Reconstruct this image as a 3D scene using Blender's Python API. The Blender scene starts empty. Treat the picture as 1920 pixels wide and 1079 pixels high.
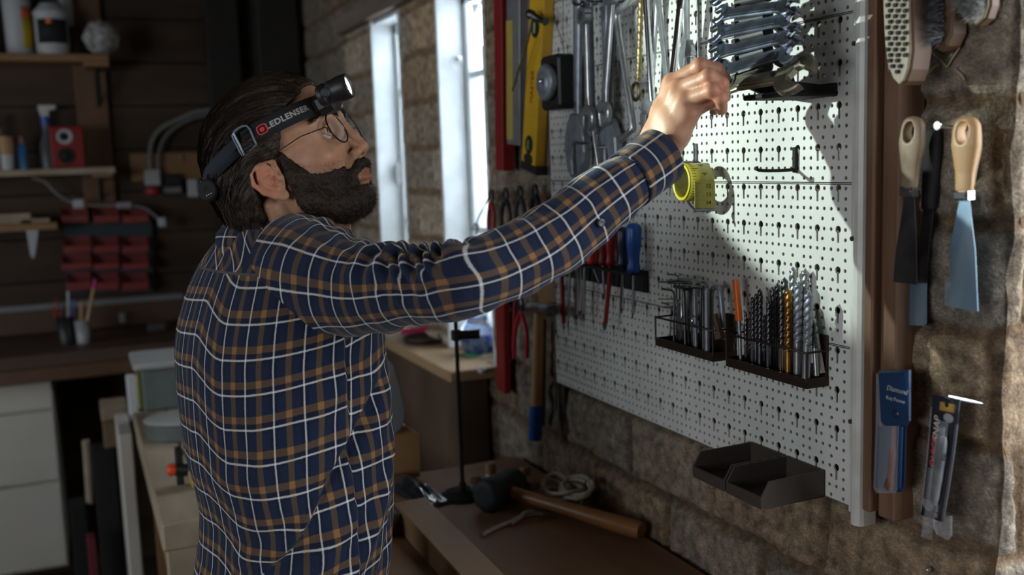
import bpy, math, random
import numpy as np
from mathutils import Matrix, Vector
R = math.radians
PI = math.pi
sc = bpy.context.scene
col = sc.collection

# ---------------------------------------------------------------- camera
CF = np.array([0.3950, 0.9100, -0.1258]); CF = CF/np.linalg.norm(CF)
CR = np.array([0.9150, -0.4020, -0.0334]); CR = CR-CF*(CR@CF); CR = CR/np.linalg.norm(CR)
CU = np.cross(CR, CF)
C0 = np.array([0, 0, 1.6])
FPX = 1866.67
cam = bpy.data.cameras.new('camera')
cam.sensor_width = 36
cam.lens = 35.0
cam.clip_start = .05
cam.dof.use_dof = True
cam.dof.focus_distance = 1.36
cam.dof.aperture_fstop = 3.2
camo = bpy.data.objects.new('camera', cam)
camo.matrix_world = Matrix([[CR[0], CU[0], -CF[0], C0[0]], [CR[1], CU[1], -CF[1], C0[1]], [CR[2], CU[2], -CF[2], C0[2]], [0, 0, 0, 1]])
col.objects.link(camo)
sc.camera = camo

# ---------------------------------------------------------------- world, daylight, exposure
sc.view_settings.view_transform = 'Standard'
sc.view_settings.look = 'None'
sc.view_settings.gamma = 1
sc.view_settings.use_curve_mapping = False
sc.view_settings.exposure = 0
w = bpy.data.worlds.new('overcast_sky')
sc.world = w
w.use_nodes = True
bg = w.node_tree.nodes['Background']
bg.inputs[0].default_value = (.62, .74, .80, 1)
bg.inputs[1].default_value = 1.15

def daylight(name, loc, target, sx, sy, power, color=(.82, .92, 1)):
    l = bpy.data.lights.new(name, 'AREA')
    l.shape = 'RECTANGLE'; l.size = sx; l.size_y = sy; l.energy = power; l.color = color
    o = bpy.data.objects.new(name, l)
    o.location = loc
    d = Vector(target)-Vector(loc)
    o.rotation_euler = d.to_track_quat('-Z', 'Y').to_euler()
    col.objects.link(o)
    return o
# daylight entering by the opening in the right wall beside the camera, by the window in the left wall and by the two small windows
daylight('daylight_near_opening', (1.50, .0, 1.70), (.2, 1.0, 1.35), 1.2, 1.3, 26, (.94, .97, 1))
daylight('daylight_left_window', (-2.55, .0, 1.65), (.9, 1.4, 1.35), 1.7, 1.0, 30, (.95, .97, 1))
daylight('fill_left_far', (-2.55, 2.9, 1.65), (.9, 1.7, 1.2), 1.1, 1.0, 12, (.86, .94, 1))  # added fill through an unseen second left window, brightens the pegboard's left part
daylight('daylight_small_window_near', (1.16, 2.38, 1.6), (.3, 2.2, 1.3), .30, .95, 12)
daylight('daylight_small_window_far', (1.16, 3.0, 1.6), (.3, 2.8, 1.3), .26, .95, 10)

# ---------------------------------------------------------------- pixel helpers (photo frame 1920 x 1079)
def ray(x, y): return CF+CR*(x-960)/FPX+CU*(539.5-y)/FPX
def onX(x, y, X):
    d = ray(x, y); return C0+d*X/d[0]
def onY(x, y, Y):
    d = ray(x, y); return C0+d*Y/d[1]
def onZ(x, y, Z):
    d = ray(x, y); return C0+d*(Z-1.6)/d[2]
def at(x, y, dep): return C0+ray(x, y)*dep

# ---------------------------------------------------------------- value noise
def _h(ix, iy, iz, seed):
    n = (ix*374761393+iy*668265263+iz*2147483647 % 1013904223+seed*974634777) & 0xffffffff
    n = ((n ^ (n >> 13))*1274126177) & 0xffffffff
    n = (n ^ (n >> 16))
    n = (n*2246822519) & 0xffffffff
    return ((n ^ (n >> 15)) & 0xffff)/65535.0
def vnoise(p, seed=0):
    p = np.asarray(p, float)
    i = np.floor(p).astype(np.int64); f = p-i
    f = f*f*(3-2*f)
    r = 0
    for a in (0, 1):
        wa = f[..., 0] if a else 1-f[..., 0]
        for b in (0, 1):
            wb = f[..., 1] if b else 1-f[..., 1]
            for c in (0, 1):
                wc = f[..., 2] if c else 1-f[..., 2]
                r = r+wa*wb*wc*_h(i[..., 0]+a, i[..., 1]+b, (i[..., 2]+c)*31, seed)
    return r*2-1
def fbm(p, octs=3, seed=0):
    p = np.asarray(p, float); r = 0; a = 1; t = 0
    for k in range(octs):
        r = r+a*vnoise(p*2**k, seed+k*7); t += a; a *= .5
    return r/t
def sstep(a, b, x):
    t = np.clip((np.asarray(x, float)-a)/(b-a), 0, 1)
    return t*t*(3-2*t)

# ---------------------------------------------------------------- materials
MATS = {}
def mat(name, c, c2=None, rough=.6, metal=0, scale=30, stretch=(1, 1, 1), bump=0, bscale=None, octs=4, lo=.35, hi=.65, attr=None, spec=None, trans=0, alpha=1, emit=None, estr=0, coat=0, sheen=0):
    if name in MATS: return MATS[name]
    m = bpy.data.materials.new(name); m.use_nodes = True
    nt = m.node_tree; N = nt.nodes; L = nt.links
    b = N['Principled BSDF']
    b.inputs['Base Color'].default_value = (*c, 1)
    b.inputs['Roughness'].default_value = rough
    b.inputs['Metallic'].default_value = metal
    if spec is not None: b.inputs['Specular IOR Level'].default_value = spec
    b.inputs['Transmission Weight'].default_value = trans
    b.inputs['Alpha'].default_value = alpha
    b.inputs['Coat Weight'].default_value = coat
    if sheen: b.inputs['Sheen Weight'].default_value = sheen
    if emit:
        b.inputs['Emission Color'].default_value = (*emit, 1); b.inputs['Emission Strength'].default_value = estr
    tc = N.new('ShaderNodeTexCoord'); mp = N.new('ShaderNodeMapping')
    L.new(tc.outputs['Object'], mp.inputs[0]); mp.inputs['Scale'].default_value = stretch
    nz = N.new('ShaderNodeTexNoise'); nz.inputs['Scale'].default_value = scale; nz.inputs['Detail'].default_value = octs
    L.new(mp.outputs[0], nz.inputs[0])
    out = None
    if c2 is not None:
        rp = N.new('ShaderNodeValToRGB'); L.new(nz.outputs[0], rp.inputs[0])
        rp.color_ramp.elements[0].position = lo; rp.color_ramp.elements[1].position = hi
        rp.color_ramp.elements[0].color = (*c, 1); rp.color_ramp.elements[1].color = (*c2, 1)
        out = rp.outputs[0]
    if attr:
        at_ = N.new('ShaderNodeVertexColor'); at_.layer_name = attr
        if out is None: out = at_.outputs[0]
        else:
            mx = N.new('ShaderNodeMix'); mx.data_type = 'RGBA'; mx.blend_type = 'MULTIPLY'; mx.inputs[0].default_value = 1
            L.new(out, mx.inputs[6]); L.new(at_.outputs[0], mx.inputs[7]); out = mx.outputs[2]
    if out is not None: L.new(out, b.inputs['Base Color'])
    if bump:
        n2 = N.new('ShaderNodeTexNoise'); n2.inputs['Scale'].default_value = bscale or scale*3; n2.inputs['Detail'].default_value = 5
        L.new(mp.outputs[0], n2.inputs[0])
        bp = N.new('ShaderNodeBump'); bp.inputs['Strength'].default_value = bump; bp.inputs['Distance'].default_value = .004
        L.new(n2.outputs[0], bp.inputs['Height']); L.new(bp.outputs[0], b.inputs['Normal'])
    MATS[name] = m
    return m
WOODST = (1, .12, 1)
m_board = mat('painted_pegboard', (.66, .68, .66), (.60, .62, .60), rough=.42, scale=14)
m_rail = mat('white_rail', (.62, .63, .61), (.50, .50, .47), rough=.4, scale=22)
m_steel = mat('steel', (.46, .48, .51), (.36, .37, .39), rough=.30, metal=.75, scale=60)
m_bluesteel = mat('blue_grey_steel', (.15, .18, .235), (.27, .31, .38), rough=.24, metal=.9, scale=40)
m_chrome = mat('chrome', (.72, .74, .78), rough=.12, metal=1)
m_darksteel = mat('dark_steel', (.10, .105, .12), (.16, .16, .17), rough=.38, metal=1, scale=80)
m_greysteel = mat('grey_steel', (.22, .25, .30), (.32, .35, .40), rough=.42, metal=.5, scale=60)
m_brass = mat('aged_brass', (.30, .24, .12), (.16, .13, .08), rough=.45, metal=.9, scale=70)
m_rust = mat('rusty_steel', (.13, .065, .035), (.07, .05, .04), rough=.6, metal=.6, scale=80)
m_black = mat('black_plastic', (.012, .012, .013), rough=.45)
m_blackmat = mat('matt_black', (.008, .008, .009), rough=.8)
m_rubber = mat('dark_rubber', (.018, .02, .024), (.03, .033, .038), rough=.65, scale=60, bump=.2)
m_bin = mat('brown_black_plastic', (.055, .044, .039), rough=.42)
m_rack = mat('brown_rack_metal', (.045, .030, .024), rough=.4, metal=.5)
m_red = mat('red_plastic', (.30, .012, .014), rough=.4)
m_redpaint = mat('red_paint', (.26, .010, .012), (.20, .012, .012), rough=.45, scale=50)
m_redbin = mat('red_bin_plastic', (.22, .030, .028), rough=.5)
m_orange = mat('orange_plastic', (.85, .16, .012), rough=.4)
m_redorange = mat('red_orange_plastic', (.75, .06, .015), rough=.4)
m_yellow = mat('yellow_paint', (.72, .42, .018), (.62, .36, .02), rough=.4, scale=30)
m_tape = mat('yellow_tape', (.36, .31, .03), (.30, .26, .03), rough=.4, scale=60)
m_blue = mat('blue_plastic', (.012, .085, .36), rough=.35)
m_navyplastic = mat('navy_plastic', (.010, .022, .055), rough=.35)
m_blueblack = mat('blue_sleeve_vinyl', (.008, .035, .105), (.008, .028, .085), rough=.28, scale=20)
m_bluemetal = mat('blue_tinted_steel', (.15, .24, .34), (.28, .38, .46), rough=.38, metal=.75, scale=25, stretch=(1, 1, .3))
m_darkblade = mat('dark_blade_steel', (.045, .042, .048), (.09, .085, .09), rough=.4, metal=.8, scale=30)
m_wood = mat('light_wood', (.42, .27, .13), (.30, .18, .08), rough=.5, scale=18, stretch=(1, 1, .15), bump=.15)
m_handlewood = mat('handle_wood', (.55, .34, .16), (.42, .24, .10), rough=.42, scale=16, stretch=(1, 1, .12))
m_oldhandle = mat('worn_handle_wood', (.30, .22, .14), (.10, .055, .028), rough=.5, scale=40, stretch=(1, 1, .4))
m_ply = mat('plywood', (.40, .27, .15), (.30, .19, .10), rough=.6, scale=7, stretch=(1, .2, 1), bump=.1)
m_beam = mat('planed_timber', (.40, .235, .11), (.26, .145, .068), rough=.5, scale=9, stretch=(1, .14, 1), bump=.15)
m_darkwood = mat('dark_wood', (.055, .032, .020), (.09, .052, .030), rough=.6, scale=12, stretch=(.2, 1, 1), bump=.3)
m_post = mat('stained_post_wood', (.12, .062, .034), (.20, .11, .062), rough=.55, scale=30, stretch=(1, 1, .06), bump=.3)
m_palewood = mat('pale_bench_wood', (.40, .33, .24), (.30, .235, .16), rough=.7, scale=12, stretch=(1, .25, 1), bump=.3)
m_shelfwood = mat('shelf_wood', (.30, .17, .075), (.22, .12, .05), rough=.6, scale=10, stretch=(.2, 1, 1))
m_white = mat('white_plastic', (.62, .63, .64), rough=.5)
m_cream = mat('cream_lacquer', (.56, .54, .49), (.52, .50, .45), rough=.55, scale=5)
m_winwhite = mat('white_window_paint', (.72, .76, .78), (.62, .66, .68), rough=.45, scale=18)
m_rope = mat('cotton_rope', (.52, .47, .40), (.40, .36, .30), rough=.85, scale=220, bump=.6, bscale=500)
m_paper = mat('paper_label', (.60, .60, .58), rough=.7)
def glassmat():
    m = bpy.data.materials.new('clear_glass'); m.use_nodes = True
    b = m.node_tree.nodes['Principled BSDF']
    b.inputs['Base Color'].default_value = (.95, .98, 1, 1); b.inputs['Roughness'].default_value = .02
    b.inputs['Transmission Weight'].default_value = 1; b.inputs['IOR'].default_value = 1.45
    return m
m_glass = glassmat()
m_film = mat('clear_film', (.75, .82, .9), rough=.15, alpha=.10, spec=.5)

# ---------------------------------------------------------------- object helpers
def wloc(o):
    v = Vector((0, 0, 0))
    while o is not None:
        v = v+Vector(o.location); o = o.parent
    return v
def tag(o, label=None, cat=None, group=None, kind=None):
    if label: o['label'] = label
    if cat: o['category'] = cat
    if group: o['group'] = group
    if kind: o['kind'] = kind
    return o
def thing(name, label, cat, loc=(0, 0, 0), group=None):
    o = bpy.data.objects.new(name, None); o.empty_display_size = .05
    col.objects.link(o); o.location = loc
    return tag(o, label, cat, group)
def pydata(name, V, F, m, parent=None, smooth=False, origin=None, mats=None, fm=None):
    V = np.asarray(V, float).reshape(-1, 3)
    if parent is not None: off = np.array(wloc(parent))
    elif origin is not None: off = np.array(origin, float)
    else: off = np.array([(V[:, 0].min()+V[:, 0].max())/2, (V[:, 1].min()+V[:, 1].max())/2, V[:, 2].min()])
    me = bpy.data.meshes.new(name)
    me.from_pydata((V-off).tolist(), [], [list(map(int, f)) for f in F] if not isinstance(F, np.ndarray) else F.tolist())
    me.update()
    for q in (mats or [m]): me.materials.append(q)
    if fm is not None: me.polygons.foreach_set('material_index', np.asarray(fm, dtype=np.int32))
    if smooth is True: me.polygons.foreach_set('use_smooth', [True]*len(me.polygons))
    o = bpy.data.objects.new(name, me); col.objects.link(o)
    if parent is not None: o.parent = parent
    else: o.location = off
    return o
def frame(a, b, up=(0, 0, 1)):
    """rotation matrix columns x, y, z with z along a->b"""
    a = np.asarray(a, float); b = np.asarray(b, float)
    z = b-a; z = z/np.linalg.norm(z)
    u = np.asarray(up, float)
    if abs(z@u) > .95*np.linalg.norm(u): u = np.array([1., 0, 0]) if abs(z[0]) < .9 else np.array([0, 1., 0])
    x = np.cross(u, z); x = x/np.linalg.norm(x); y = np.cross(z, x)
    return np.stack([x, y, z], 1)
class MB:
    def __init__(s): s.V = []; s.F = []; s.S = []; s.n = 0
    def add(s, V, F, smooth=False):
        V = np.asarray(V, float).reshape(-1, 3)
        s.V.append(V)
        for f in F: s.F.append([int(i)+s.n for i in f]); s.S.append(smooth)
        s.n += len(V); return s
    def box(s, c, size, rot=None, bev=0):
        hx, hy, hz = np.asarray(size, float)/2
        c = np.asarray(c, float)
        b = min(bev, hx*.9, hy*.9, hz*.9)
        if b <= 0:
            V = np.array([[x, y, z] for x in (-hx, hx) for y in (-hy, hy) for z in (-hz, hz)])
            F = [(0, 1, 3, 2), (4, 6, 7, 5), (0, 4, 5, 1), (2, 3, 7, 6), (0, 2, 6, 4), (1, 5, 7, 3)]
        else:
            V = []; idx = {}
            for sx in (-1, 1):
                for sy in (-1, 1):
                    for sz in (-1, 1):
                        for ax in range(3):
                            h = np.array([hx-b, hy-b, hz-b]); h[ax] += b
                            idx[(sx, sy, sz, ax)] = len(V); V.append(h*np.array([sx, sy, sz]))
            F = []
            for ax in range(3):
                a1, a2 = (ax+1) % 3, (ax+2) % 3
                for sg in (-1, 1):
                    q = []
                    for (p, r) in ((-1, -1), (1, -1), (1, 1), (-1, 1)):
                        k = [0, 0, 0]; k[ax] = sg; k[a1] = p; k[a2] = r; q.append(idx[(*k, ax)])
                    F.append(q if sg > 0 else q[::-1])
                for p in (-1, 1):
                    for r in (-1, 1):
                        ka = [0, 0, 0]; ka[a1] = p; ka[a2] = r
                        q = []
                        for (sg, f) in ((-1, a1), (1, a1), (1, a2), (-1, a2)):
                            k = list(ka); k[ax] = sg; q.append(idx[(*k, f)])
                        F.append(q if p*r < 0 else q[::-1])
            for sx in (-1, 1):
                for sy in (-1, 1):
                    for sz in (-1, 1):
                        q = [idx[(sx, sy, sz, a)] for a in range(3)]
                        F.append(q if sx*sy*sz > 0 else q[::-1])
            V = np.array(V)
        if rot is not None: V = V@np.asarray(rot).T
        return s.add(V+c, F)
    def cyl(s, a, b, r0, r1=None, n=16, cap=True, smooth=True):
        r1 = r0 if r1 is None else r1
        a = np.asarray(a, float); b = np.asarray(b, float); M_ = frame(a, b)
        t = np.arange(n)*2*PI/n; c = np.stack([np.cos(t), np.sin(t), 0*t], 1)@M_.T
        V = np.concatenate([a+c*r0, b+c*r1])
        s.add(V, [(i, (i+1) % n, n+(i+1) % n, n+i) for i in range(n)], smooth)
        if cap:
            s.add(a+c*r0, [list(range(n))[::-1]]); s.add(b+c*r1, [list(range(n))])
        return s
    def tube(s, P, r, n=10, cap=True, closed=False, flat=1.0, up=(0, 0, 1)):
        P = np.asarray(P, float); k = len(P)
        r = np.full(k, float(r)) if np.isscalar(r) else np.asarray(r, float)
        T = np.gradient(P, axis=0) if not closed else (np.roll(P, -1, 0)-np.roll(P, 1, 0))
        T = T/np.maximum(np.linalg.norm(T, axis=1)[:, None], 1e-9)
        u = np.asarray(up, float)
        x = np.cross(u, T[0])
        if np.linalg.norm(x) < .1: x = np.cross(np.array([1, .3, 0]), T[0])
        t = np.arange(n)*2*PI/n; V = []
        for i in range(k):
            x = x-T[i]*(x@T[i]); x = x/np.linalg.norm(x); y = np.cross(T[i], x)
            V.append(P[i]+r[i]*(np.cos(t)[:, None]*x+flat*np.sin(t)[:, None]*y))
        V = np.concatenate(V); F = []
        for i in range(k if closed else k-1):
            j = (i+1) % k
            for q in range(n): F.append((i*n+q, i*n+(q+1) % n, j*n+(q+1) % n, j*n+q))
        s.add(V, F, True)
        if cap and not closed:
            s.add(V[:n], [list(range(n))[::-1]]); s.add(V[-n:], [list(range(n))])
        return s
    def lathe(s, a, b, prof, n=24, smooth=True, caps=True):
        """prof: (t along a->b in metres, radius)"""
        a = np.asarray(a, float); M_ = frame(a, b); z = M_[:, 2]
        t = np.arange(n)*2*PI/n; c = np.stack([np.cos(t), np.sin(t), 0*t], 1)@M_.T
        V = np.concatenate([a+z*h+c*r for h, r in prof]); F = []
        for i in range(len(prof)-1):
            for q in range(n): F.append((i*n+q, i*n+(q+1) % n, (i+1)*n+(q+1) % n, (i+1)*n+q))
        s.add(V, F, smooth)
        if not caps: return s
        if prof[0][1] > 1e-5: s.add(V[:n], [list(range(n))[::-1]])
        if prof[-1][1] > 1e-5: s.add(V[-n:], [list(range(n))])
        return s
    def ball(s, c, r, n=14, m=10, rot=None):
        c = np.asarray(c, float); r = np.full(3, float(r)) if np.isscalar(r) else np.asarray(r, float)
        V = []
        for i in range(m+1):
            p = PI*i/m
            for j in range(n):
                q = 2*PI*j/n; V.append([math.sin(p)*math.cos(q), math.sin(p)*math.sin(q), math.cos(p)])
        V = np.array(V)*r
        if rot is not None: V = V@np.asarray(rot).T
        F = [(i*n+j, (i+1)*n+j, (i+1)*n+(j+1) % n, i*n+(j+1) % n) for i in range(m) for j in range(n)]
        return s.add(V+c, F, True)
    def prism(s, outline, c, rot, h, holes=None, smooth=False, r2=None):
        """outline in local xy, extruded +-h/2 along local z; r2 insets the faces (bevel)"""
        O = np.asarray(outline, float); n = len(O); rot = np.asarray(rot, float); c = np.asarray(c, float)
        area = .5*np.sum(O[:, 0]*np.roll(O[:, 1], -1)-np.roll(O[:, 0], -1)*O[:, 1])
        if area < 0: O = O[::-1]
        def lay(P, z): return np.concatenate([P, np.full((len(P), 1), z)], 1)@rot.T+c
        if r2:
            d0 = O-np.roll(O, 1, 0); d1 = np.roll(O, -1, 0)-O
            d0 /= np.maximum(np.linalg.norm(d0, axis=1)[:, None], 1e-9); d1 /= np.maximum(np.linalg.norm(d1, axis=1)[:, None], 1e-9)
            nn = np.stack([-(d0+d1)[:, 1], (d0+d1)[:, 0]], 1); nn /= np.maximum(np.linalg.norm(nn, axis=1)[:, None], 1e-9)
            I = O+nn*r2
            Ls = [lay(I, -h/2), lay(O, -h/2+min(r2, h*.4)), lay(O, h/2-min(r2, h*.4)), lay(I, h/2)]
        else: Ls = [lay(O, -h/2), lay(O, h/2)]
        for k in range(len(Ls)-1):
            s.add(np.concatenate([Ls[k], Ls[k+1]]), [(i, (i+1) % n, n+(i+1) % n, n+i) for i in range(n)], smooth)
        s.add(Ls[0], [list(range(n))[::-1]]); s.add(Ls[-1], [list(range(n))])
        return s
    def ringprism(s, outer, inner, c, rot, h):
        """plate with one hole: outer and inner outlines with the same point count"""
        A = np.asarray(outer, float); B = np.asarray(inner, float); n = len(A); rot = np.asarray(rot, float); c = np.asarray(c, float)
        def lay(P, z): return np.concatenate([P, np.full((len(P), 1), z)], 1)@rot.T+c
        V = np.concatenate([lay(A, -h/2), lay(B, -h/2), lay(A, h/2), lay(B, h/2)]); F = []
        for i in range(n):
            j = (i+1) % n
            F += [(i, n+i, n+j, j), (2*n+i, 2*n+j, 3*n+j, 3*n+i), (i, j, 2*n+j, 2*n+i), (n+i, 3*n+i, 3*n+j, n+j)]
        return s.add(V, F)
    def build(s, name, m, parent=None, origin=None):
        V = np.concatenate(s.V)
        o = pydata(name, V, s.F, m, parent, False, origin)
        o.data.polygons.foreach_set('use_smooth', s.S)
        return o
def kids(o): return [c for c in col.objects if c.parent == o]
def copy_tree(o, parent=None, **props):
    ch = kids(o)
    c = o.copy(); col.objects.link(c)
    if parent is not None: c.parent = parent
    for k, v in props.items(): c[k] = v
    for q in ch: copy_tree(q, c)
    return c
def rrect(w_, h_, r, n=5, cx=0, cy=0):
    P = []
    for (sx, sy, a0) in ((1, 1, 0), (-1, 1, 90), (-1, -1, 180), (1, -1, 270)):
        for i in range(n+1):
            a = R(a0+90*i/n); P.append((cx+sx*(w_/2-r)+r*math.cos(a), cy+sy*(h_/2-r)+r*math.sin(a)))
    return P
def smoothpath(P, n=8):
    P = np.asarray(P, float); Q = np.concatenate([[2*P[0]-P[1]], P, [2*P[-1]-P[-2]]]); out = []
    for i in range(1, len(Q)-2):
        for k in range(n):
            t = k/n
            out.append(.5*((2*Q[i])+(-Q[i-1]+Q[i+1])*t+(2*Q[i-1]-5*Q[i]+4*Q[i+1]-Q[i+2])*t*t+(-Q[i-1]+3*Q[i]-3*Q[i+1]+Q[i+2])*t**3))
    out.append(P[-1]); return np.array(out)
XY = np.array([[0, 0, 1], [-1, 0, 0], [0, 1, 0]], float)     # unused axes helper kept simple
WALLROT = np.array([[0, 0, -1], [-1, 0, 0], [0, 1, 0]], float)  # local x -> -Y (to the right along the wall), local y -> Z, local z -> -X (out of the wall)
def text_mesh(name, body, size, m, parent, pos, rot, depth=.0003, font_shear=0, space=1.0):
    cu = bpy.data.curves.new(name, 'FONT'); cu.body = body; cu.size = size; cu.extrude = depth; cu.align_x = 'CENTER'; cu.align_y = 'CENTER'
    cu.shear = font_shear; cu.space_character = space; cu.resolution_u = 3
    tmp = bpy.data.objects.new('tmp_text', cu); col.objects.link(tmp)
    dg = bpy.context.evaluated_depsgraph_get(); dg.update()
    me = bpy.data.meshes.new_from_object(tmp.evaluated_get(dg))
    V = np.array([v.co for v in me.vertices]); F = [list(p.vertices) for p in me.polygons]
    bpy.data.objects.remove(tmp); bpy.data.curves.remove(cu)
    V = V@np.asarray(rot, float).T+np.asarray(pos, float)
    return pydata(name, V, F, m, parent)
def text_raw(body, size, depth=.0003):
    cu = bpy.data.curves.new('t', 'FONT'); cu.body = body; cu.offset = .0005; cu.space_character = 1.12; cu.size = size; cu.extrude = depth; cu.align_x = 'CENTER'; cu.align_y = 'CENTER'; cu.resolution_u = 3
    tmp = bpy.data.objects.new('tmp_text', cu); col.objects.link(tmp)
    dg = bpy.context.evaluated_depsgraph_get(); dg.update()
    me = bpy.data.meshes.new_from_object(tmp.evaluated_get(dg))
    V = np.array([v.co for v in me.vertices]); F = [list(p.vertices) for p in me.polygons]
    bpy.data.objects.remove(tmp); bpy.data.curves.remove(cu)
    return V, F
# ================================================================ THE SETTING
W = .915            # plane of the brick wall behind the pegboard
BX = .884           # front face of the pegboard
YJ = .775           # the wall ends here with an outside corner
m_wall = mat('rough_clay_brick', (.115, .102, .085), (.36, .325, .275), rough=.95, scale=55, octs=8, lo=.30, hi=.74, bump=1.0, bscale=190, attr='brick')
def straw(m):
    nt = m.node_tree; N = nt.nodes; L = nt.links
    b = N['Principled BSDF']; src = b.inputs['Base Color'].links[0].from_socket
    tc = N.new('ShaderNodeTexCoord'); mp = N.new('ShaderNodeMapping'); mp.inputs['Scale'].default_value = (60, 34, 80); mp.inputs['Rotation'].default_value = (.6, 0, 0)
    L.new(tc.outputs['Object'], mp.inputs[0])
    v = N.new('ShaderNodeTexNoise'); v.inputs['Scale'].default_value = 3.2; v.inputs['Detail'].default_value = 3; v.inputs['Distortion'].default_value = 2.2
    L.new(mp.outputs[0], v.inputs[0])
    rp = N.new('ShaderNodeValToRGB'); rp.color_ramp.elements[0].position = .46; rp.color_ramp.elements[1].position = .60
    rp.color_ramp.elements[0].color = (.66, .63, .61, 1); rp.color_ramp.elements[1].color = (1.18, 1.14, 1.08, 1)
    L.new(v.outputs[0], rp.inputs[0])
    mx = N.new('ShaderNodeMix'); mx.data_type = 'RGBA'; mx.blend_type = 'MULTIPLY'; mx.inputs[0].default_value = .9; mx.clamp_result = False
    L.new(src, mx.inputs[6]); L.new(rp.outputs[0], mx.inputs[7]); L.new(mx.outputs[2], b.inputs['Base Color'])
straw(m_wall)
def brickfield(u, v, seed=0):
    """u along the course, v up (metres): returns depth (out positive) and colour"""
    ch, bl = .1285, .262
    un = u+.012*fbm(np.stack([u*9, v*9, 0*u+seed], -1), 2, 3); vn = v-1.262+.010*fbm(np.stack([u*8, v*8, 0*u+5+seed], -1), 2, 9)
    r = np.floor(vn/ch); fv = vn-r*ch
    uo = un+np.where(r.astype(int) % 2 == 0, 0, bl/2)
    cI = np.floor(uo/bl); fu = uo-cI*bl
    d = np.minimum(np.minimum(fv, ch-fv), np.minimum(fu, bl-fu))
    m = sstep(.003, .014, d)
    h = _h(r.astype(np.int64), cI.astype(np.int64), np.int64(4)+seed, 11)
    h2 = _h(r.astype(np.int64), cI.astype(np.int64), np.int64(9)+seed, 17)
    p = np.stack([u, v, 0*u+seed], -1)
    n1 = fbm(p*28, 3, 1); n2 = fbm(p*90, 3, 5)
    dep = m*(.010+.006*(h-.5)+.0050*n1)+.0034*n2+(1-m)*.003*n1-.003
    g = .80+.38*h
    brick = np.stack([g*(1.0+.10*h2), g, g*(1.0-.12*h2)], -1)
    warm = (h2 > .82)[..., None]
    brick = np.where(warm, brick*np.array([1.05, .95, .85]), brick)
    mort = np.array([.66, .49, .34])*(.75+.35*np.clip(n1+.5, 0, 1))[..., None]
    c = brick*m[..., None]+mort*(1-m[..., None])
    return dep, c
class Field:
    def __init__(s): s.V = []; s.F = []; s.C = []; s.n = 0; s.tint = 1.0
    def patch(s, P0, U, Vv, N_, lu, lv, u0, v0, step=.006, seed=0, amp=1):
        nu = max(2, int(lu/step)+1); nv = max(2, int(lv/step)+1)
        a, b = np.meshgrid(np.linspace(0, lu, nu), np.linspace(0, lv, nv), indexing='ij')
        dep, c = brickfield(u0+a, v0+b, seed)
        fade = np.minimum(1, np.minimum(np.minimum(a, lu-a), np.minimum(b, lv-b))/.012)
        dep = dep*fade*amp
        P = np.asarray(P0, float)+a[..., None]*np.asarray(U, float)+b[..., None]*np.asarray(Vv, float)+dep[..., None]*np.asarray(N_, float)
        wob = .014*fbm(np.stack([P[..., 2]*11, 0*a+2, 0*a], -1), 3, 77)
        P[..., 1] += wob*np.exp(-np.abs(P[..., 1]-YJ)/.04)*(abs(P0[1]-YJ) < 1e-6)
        if N_[0] < -.5 and abs(P0[1]-YJ) < 1e-6: P[..., 0] += .010*np.exp(-(P[..., 1]-YJ)/.014)
        if N_[1] < -.5 and abs(P0[1]-YJ) < 1e-6: P[..., 0] += .010*np.exp(-a/.02)
        idx = np.arange(nu*nv).reshape(nu, nv)+s.n
        q = np.stack([idx[:-1, :-1], idx[1:, :-1], idx[1:, 1:], idx[:-1, 1:]], -1).reshape(-1, 4)
        if np.dot(np.cross(U, Vv), N_) < 0: q = q[:, ::-1]
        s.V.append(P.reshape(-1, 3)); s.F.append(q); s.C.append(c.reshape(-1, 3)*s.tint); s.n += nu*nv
    def build(s, name, m, attr='brick'):
        V = np.concatenate(s.V); F = np.concatenate(s.F); Cc = np.concatenate(s.C)
        o = pydata(name, V, F, m, None, True)
        a = o.data.color_attributes.new(attr, 'FLOAT_COLOR', 'POINT')
        a.data.foreach_set('color', np.concatenate([Cc, np.ones((len(Cc), 1))], 1).ravel())
        return o
YB = 4.30; XL = -2.6; YF = -1.6; ZC = 2.55
W1 = (2.215, 2.535); W2 = (2.87, 3.150); WZ = (1.10, 2.055)
WT = .30
fw = Field()
def wallp(y0, y1, z0, z1, step=.006): fw.patch((W, y0, z0), (0, 1, 0), (0, 0, 1), (-1, 0, 0), y1-y0, z1-z0, y0, z0, step)
wallp(YJ, W1[0], .85, 2.15, .0055)
wallp(YJ, YB, 0, .85, .02)
wallp(YJ, W1[0], 2.15, ZC, .02)
wallp(W1[0], YB, 2.055, ZC, .015)
wallp(W1[0], W2[1], .85, WZ[0], .010)
wallp(W2[1]+.34, YB, .85, 2.055, .010)
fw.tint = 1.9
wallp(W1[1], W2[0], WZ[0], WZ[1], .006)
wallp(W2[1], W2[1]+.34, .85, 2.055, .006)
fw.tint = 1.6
# jamb of the opening beside the camera, and its far reveal
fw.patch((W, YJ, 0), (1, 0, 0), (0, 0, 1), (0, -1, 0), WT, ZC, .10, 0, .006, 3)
# reveals of the two small windows
fw.tint = 1.0
for (a, b) in (W1, W2):
    fw.patch((W, b, WZ[0]), (1, 0, 0), (0, 0, 1), (0, -1, 0), WT, WZ[1]-WZ[0], 0, WZ[0], .012, 4)
    fw.patch((W, a, WZ[0]), (1, 0, 0), (0, 0, 1), (0, 1, 0), WT, WZ[1]-WZ[0], 0, WZ[0], .012, 5)
    fw.patch((W, a, WZ[1]), (1, 0, 0), (0, 1, 0), (0, 0, -1), WT, b-a, 0, 0, .02, 6)
    fw.patch((W, a, WZ[0]), (1, 0, 0), (0, 1, 0), (0, 0, 1), WT, b-a, 0, 0, .02, 7)
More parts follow.
